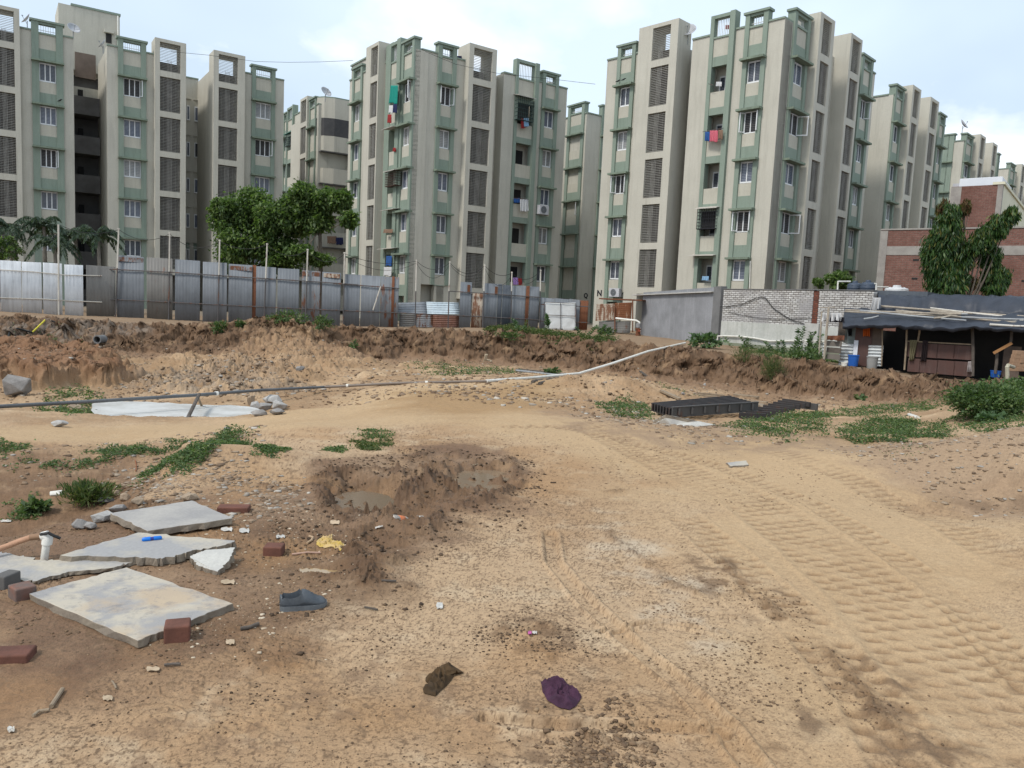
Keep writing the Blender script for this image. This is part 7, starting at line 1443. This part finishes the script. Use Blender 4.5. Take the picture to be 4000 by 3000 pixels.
scatter('stone_chips', 2300, [(220, 1045), (420, 1000), (620, 1040), (640, 1110), (500, 1140), (300, 1095)], .003, .026, MIXS, 'flat chips of rubble behind the loose slabs', .35, 7, -.3, 2); scatter('stone_chips', 700, [(420, 1090), (760, 1080), (800, 1250), (560, 1420), (330, 1440), (500, 1250)], .0015, .010, PALE, 'pale chips on the brown mud around the slabs', .35, 8, -.3, 2); scatter('soil_clods', 5000, [(-100, 1300), (420, 1420), (640, 1350), (700, 1200), (560, 1100), (480, 1180), (-100, 1150)], .001, .008, CLOD, 'brown crumbs on the damp earth around the slabs', .6, 9, -.1, 2.5)
PITR = [(-150, 740), (700, 740), (1200, 770), (1600, 800), (2000, 840), (1900, 890), (1300, 900), (900, 860), (500, 870), (-150, 880)]
scatter('rubble', 9000, PITR, .006, .05, MIXS, 'broken stones and rubble strewn over the pit slopes', .7, 10, .02, .5); scatter('rubble', 2600, [(270, 835), (480, 795), (650, 785), (680, 850), (480, 862), (290, 855)], .010, .065, MIXS, 'grey rubble tipped in the left part of the pit', .65, 11, -.4, .6); scatter('soil_clods', 9000, PITR, .008, .045, stonemat('bank_clod', [(0, (.11, .07, .045)), (1, (.25, .165, .10))]), 'lumps of fallen earth under the banks', .6, 12, -.2, .6)
scatter('rubble', 1500, [(1180, 860), (1500, 900), (1700, 960), (1500, 960), (1250, 905)], .005, .04, MIXS, 'scattered stones before the steel formwork', .45, 13, -.3, 1); scatter('rubble', 1600, [(1800, 965), (2050, 945), (2230, 945), (2230, 1110), (2030, 1060), (1850, 1010)], .003, .024, MIXS, 'stones on the right hand mound', .45, 14, -.2, 1.3); scatter('rubble', 900, [(-100, 965), (420, 945), (560, 935), (560, 990), (200, 1020), (-100, 1040)], .004, .03, MIXS, 'stones along the left gully', .5, 15, -.2, 1.3); scatter('soil_clods', 2500, [(500, 960), (1000, 930), (1500, 960), (2200, 1100), (1500, 1100), (1150, 990), (600, 1030)], .0015, .009, CLOD, 'scattered crumbs on the middle track', .5, 16, 0, 1.3)
# ------------------------------------------------------------------ things on the buildings
def dish(p, r, lab, az=0, el=.6):
    e = empty('satellite_dish', p, lab, 'satellite dish'); p = np.array(p, float); MB().tube([p-[0, 0, .3], p+[0, 0, r*.7]], .03, 8).build('mast', PVCG, e); c = p+[0, 0, r*.9]; nrm = Vector((math.sin(az)*math.cos(el), -math.cos(az)*math.cos(el), math.sin(el))); qt = nrm.to_track_quat('Z', 'Y'); rows = []
    for i in range(7): t = i/6*r; rows.append([tuple(Vector(c)+qt@Vector((t*math.cos(a), t*math.sin(a), t*t*.35/r))) for a in np.linspace(0, 2*math.pi, 25)])
    MB().grid(rows).build('reflector', M('grey_dish', (.42, .43, .45), .5, bump=0), e, smooth=True, solid=.01); tip = np.array(Vector(c)+nrm*r*.95); MB().tube([c-[0, 0, r*.75], tip], .015, 6).build('feed_arm', PVCG, e); MB().tube([tip, tip-np.array(nrm)*.1], .04, 8).build('feed_horn', PVCG, e)
for zf, x, y, d, r, lab, az in ((z1, 550, 262, 56, .42, 'large satellite dish on the left block roof before the stair tower', .9), (z1, 205, 190, 56, .42, 'satellite dish between the first tower and first bay at far left', -.8), (z1, 775, 372, 58, .38, 'satellite dish at the parapet corner right of the dark gap', -.9), (z2, 520, 545, 69, .5, 'satellite dish on the roof of the shaded block over the trees', .9), (z5, 535, 212, 50, .5, 'satellite dish beside the left tower of the N block', -.4), (z6, 1325, 730, 73, .5, 'satellite dish on the third receding block', .8)): dish(vis(zf, x, y, d), r, lab, az)
dr_ = lambda F, zf, b, m, off, lab, **k: drape('hanging_cloth', zf, F, *b, m, off, lab, **k)
dr_(FRl, z2, (1012, 1066, 450, 595), TEAL, .5, 'teal net screen hung over the top left balcony of the R block', taper=-.2, skew=-6); dr_(FRl, z2, (1000, 1030, 600, 660), WHC, .6, 'pale shirt under the teal screen on the R block'); dr_(FRl, z2, (1030, 1060, 590, 660), NAV, .6, 'dark garment under the teal screen on the R block'); dr_(FRl, z2, (990, 1018, 668, 735), RED, .6, 'red cloth hanging lowest under the teal screen'); dr_(FRl, z2, (1030, 1050, 918, 948), RED, .3, 'small red cloth on the second left balcony of the R block'); dr_(FRl, z2, (960, 1028, 1530, 1560), BRN, .4, 'row of small clothes on the fourth left balcony of the R block', wav=5)
dr_(FRl, zm, (368, 424, 172, 240), WHC, .5, 'white cloth hanging low on the left face of the R block'); dr_(FRl, zm, (385, 425, 92, 168), M('blue_cloth', (.03, .10, .30)), .3, 'blue cloth in the lowest left balcony of the R block')
dr_(FR, z2, (1990, 2020, 700, 775), RED, -.2, 'red garment below the green cage on the R block'); dr_(FR, z2, (2012, 2048, 695, 762), LBL, -.15, 'light blue cloth below the green cage on the R block'); dr_(FR, z2, (1936, 1982, 1296, 1332), M('blue_cloth', (.03, .10, .30)), -.2, 'small blue cloth on the third balcony of the R block'); dr_(FR, z2, (1984, 2046, 1305, 1400), WHC, -.15, 'long white towel on the third balcony of the R block'); dr_(FR, zm, (1297, 1333, 248, 302), LIL, -.2, 'lilac cloth on the lowest balcony of the R block'); dr_(FR, zm, (1335, 1362, 252, 303), RED, -.2, 'maroon cloth beside the lilac one on the R block')
dr_(FN, z5, (628, 656, 712, 765), M('blue_cloth', (.03, .10, .30)), .45, 'blue shirt on the second balcony of the N block'); dr_(FN, z5, (654, 697, 705, 770), PNK, .45, 'pink cloths in the middle of the second N balcony line'); dr_(FN, z5, (700, 724, 702, 755), BRN, .45, 'brown cloth at the right of the second N balcony line'); dr_(FN, z5, (688, 718, 442, 468), WHC, .2, 'small white cloth on the top balcony of the N block'); dr_(FN, z5, (612, 648, 1492, 1516), LBL, .3, 'blue cloth over the lowest balcony wall of the N block'); dr_(FN, z5, (738, 772, 135, 160), RED, -.2, 'red cloth behind the roof railing of the N block')
dr_(FB, z2, (535, 605, 1582, 1640), BRN, 1., 'pale patterned cloth on a balcony behind the trees'); dr_(FB, z2, (600, 655, 1592, 1650), NAV, 1., 'dark blue cloth on a balcony behind the trees'); dr_(FR, z2, (1506, 1545, 228, 252), NAV, -1., 'dark purple cloth on the roof of the R block')
MB_ = lambda a, b: MB().tube([a, b], .015, 5)
def line(F, zf, a, b, off, lab): o = MB().tube([F.P(*F.sz(*zf(*a), off), off), F.P(*F.sz(*zf(*b), off), off)], .018, 5).build('drying_rod', PIPED); tag(o, lab, 'rod')
line(FN, z5, (615, 712), (728, 692), .45, 'drying rod of the second N block balcony'); line(FN, z5, (645, 452), (670, 460), .4, 'short bracket at the top N block balcony'); line(FR, z2, (1935, 1296), (2050, 1308), -.15, 'drying rod of the third R block balcony')
def cage(F, zf, x0, x1, y0, y1, off, lab, roofm, m, nb=8, nh=6):
    a = F.sz(*zf(x0, y1), off); b = F.sz(*zf(x1, y0), off); s0, s1, za, zb = a[0], b[0], a[1], b[1]; e = empty('window_cage', F.P(s0, za, off), lab, 'window cage'); g = MB()
    for i in range(nb+1): s = s0+(s1-s0)*i/nb; g.fbox(F, s-.012, s+.012, za, zb, off-.02, off)
    for i in range(nh+1): z = za+(zb-za)*i/nh; g.fbox(F, s0, s1, z-.012, z+.012, off-.02, off+.004); g.fbox(F, s0, s0+.02, z-.012, z+.012, off-.5, off); g.fbox(F, s1-.02, s1, z-.012, z+.012, off-.5, off)
    g.build('bars', m, e); MB().fbox(F, s0, s1, za, za+.04, off-.5, off).build('cage_floor', m, e); MB().fbox(F, s0+.05, s1-.05, za+.05, zb-.05, off-.55, off-.5).build('dark_backing', VOID, e)
    r = MB(); P = F.P; r.quadbox([P(s0-.1, zb-.02, off+.15), P(s1+.1, zb-.02, off+.15), P(s1+.1, zb+.16, off-.55), P(s0-.1, zb+.16, off-.55), P(s0-.1, zb+.02, off+.15), P(s1+.1, zb+.02, off+.15), P(s1+.1, zb+.2, off-.55), P(s0-.1, zb+.2, off-.55)]); r.build('canopy_sheet', roofm, e)
DKG = M('dark_green_steel', (.02, .045, .04), .6, bump=0); CAGB = M('brown_cage_steel', (.07, .04, .03), .7, bump=0); TINW = M('pale_tin', (.5, .47, .42), .6)
cage(FR, z2, 1966, 2090, 552, 702, -.05, 'dark green window cage with plants at the top right balcony of the R block', TINW, DKG); cage(FRl, z2, 968, 1045, 1085, 1212, .55, 'brown window cage with a tin canopy on the left face of the R block', TINW, CAGB); cage(FN, z5, 580, 687, 1122, 1238, .45, 'black window cage on the fourth balcony of the N block', TINW, M('black_steel', (.015, .015, .02), .6, bump=0)); cage(FBl, z2, 215, 275, 795, 912, -1., 'green roofed cage on the shaded block by the trees', M('green_tin', (.02, .16, .12), .6), DKG)
def awn(F, zf, x0, x1, y, off, lab, dp=.7):
    s0, z = F.sz(*zf(x0, y), off); s1 = F.sz(*zf(x1, y), off)[0]; P = F.P; o = MB().quadbox([P(s0, z, off), P(s1, z, off), P(s1, z+.12, off-dp), P(s0, z+.12, off-dp), P(s0, z+.03, off), P(s1, z+.03, off), P(s1, z+.15, off-dp), P(s0, z+.15, off-dp)]).build('tin_awning', TINW); tag(o, lab, 'awning')
awn(FN, z5, 535, 668, 1382, .6, 'thin tin awning over the lowest balcony of the N block'); awn(FRl, z2, 942, 1020, 785, .75, 'tin awning over the second left balcony of the R block'); awn(FRl, z2, 935, 1030, 1392, .6, 'tin awning over the fourth left balcony of the R block'); awn(FRl, zm, 318, 425, 45, .6, 'tin awning over the lowest left balcony of the R block')
def acunit(F, zf, x0, x1, y0, y1, off, lab):
    a = F.sz(*zf(x0, y1), off); b = F.sz(*zf(x1, y0), off); s0, s1, za, zb = a[0], b[0], a[1], b[1]; e = empty('air_conditioner', F.P(s0, za, off-.3), lab, 'air conditioner'); MB().fbox(F, s0, s1, za, zb, off-.32, off).build('casing', M('grey_white_paint', (.42, .44, .45), .5), e, bevel=.01)
    c = F.P((s0+s1)/2-.05, (za+zb)/2, off+.005); r = (zb-za)*.4; rows = []
    for q in (r, r*.85, r*.3, .02): rows.append([c+F_e*q*math.cos(t)+np.array([0, 0, q*math.sin(t)])+F_n*(.012 if q in (r, r*.3) else .004) for t in np.linspace(0, 6.2832, 21) for F_e, F_n in [(np.array([F.e[0], F.e[1], 0]), np.array([F.n[0], F.n[1], 0]))]])
    MB().grid(rows).build('fan_grille', M('dark_fan', (.12, .13, .14), .5, bump=0), e); br = MB().fbox(F, s0+.02, s0+.05, za-.04, za, off-.5, off).build('bracket', PIPED, e); br = MB().fbox(F, s1-.05, s1-.02, za-.04, za, off-.5, off).build('bracket', PIPED, e)
acunit(FN, z5, 108, 163, 1557, 1602, .5, 'air conditioner beside the letter N under the lowest window'); acunit(FR, z4, 388, 444, 912, 958, -.05, 'air conditioner in the right bay of the R block')
for F, zf, pts, off, m, lab in ((FN, z5, ((203, 1425), (205, 1480), (200, 1540), (190, 1580), (165, 1600)), .14, CABLE, 'black cable hanging down to the air conditioner on the N block'), (FN, z5, ((872, 1410), (870, 1480), (868, 1555)), .14, PVC, 'thin white drain pipe low on the N block'), ):
    o = MB().tube([F.P(*F.sz(*zf(*q), off), off) for q in pts], .025, 6).build('wall_pipe', m); tag(o, lab, 'pipe')
def bird(F, zf, x, y, off, lab):
    p = F.P(*F.sz(*zf(x, y), off), off); bk = M('black_feathers', (.012, .012, .014), .6, bump=0); o = MB().tube([p+[-.16, 0, .06], p+[-.06, 0, .09], p+[.04, 0, .13], p+[.1, 0, .19], p+[.15, 0, .2], p+[.2, 0, .19]], [.008, .035, .055, .035, .03, .004], 8).build('crow', bk, smooth=True); tag(o, lab, 'bird')
bird(FN, z5, 155, 448, .35, 'black crow on the left end of the top sunshade of the N block'); bird(FN, z5, 185, 440, .35, 'black crow on the right of the top sunshade of the N block'); bird(FL, z1, 448, 768, -.3, 'black crow beside the second window of the far left bay')
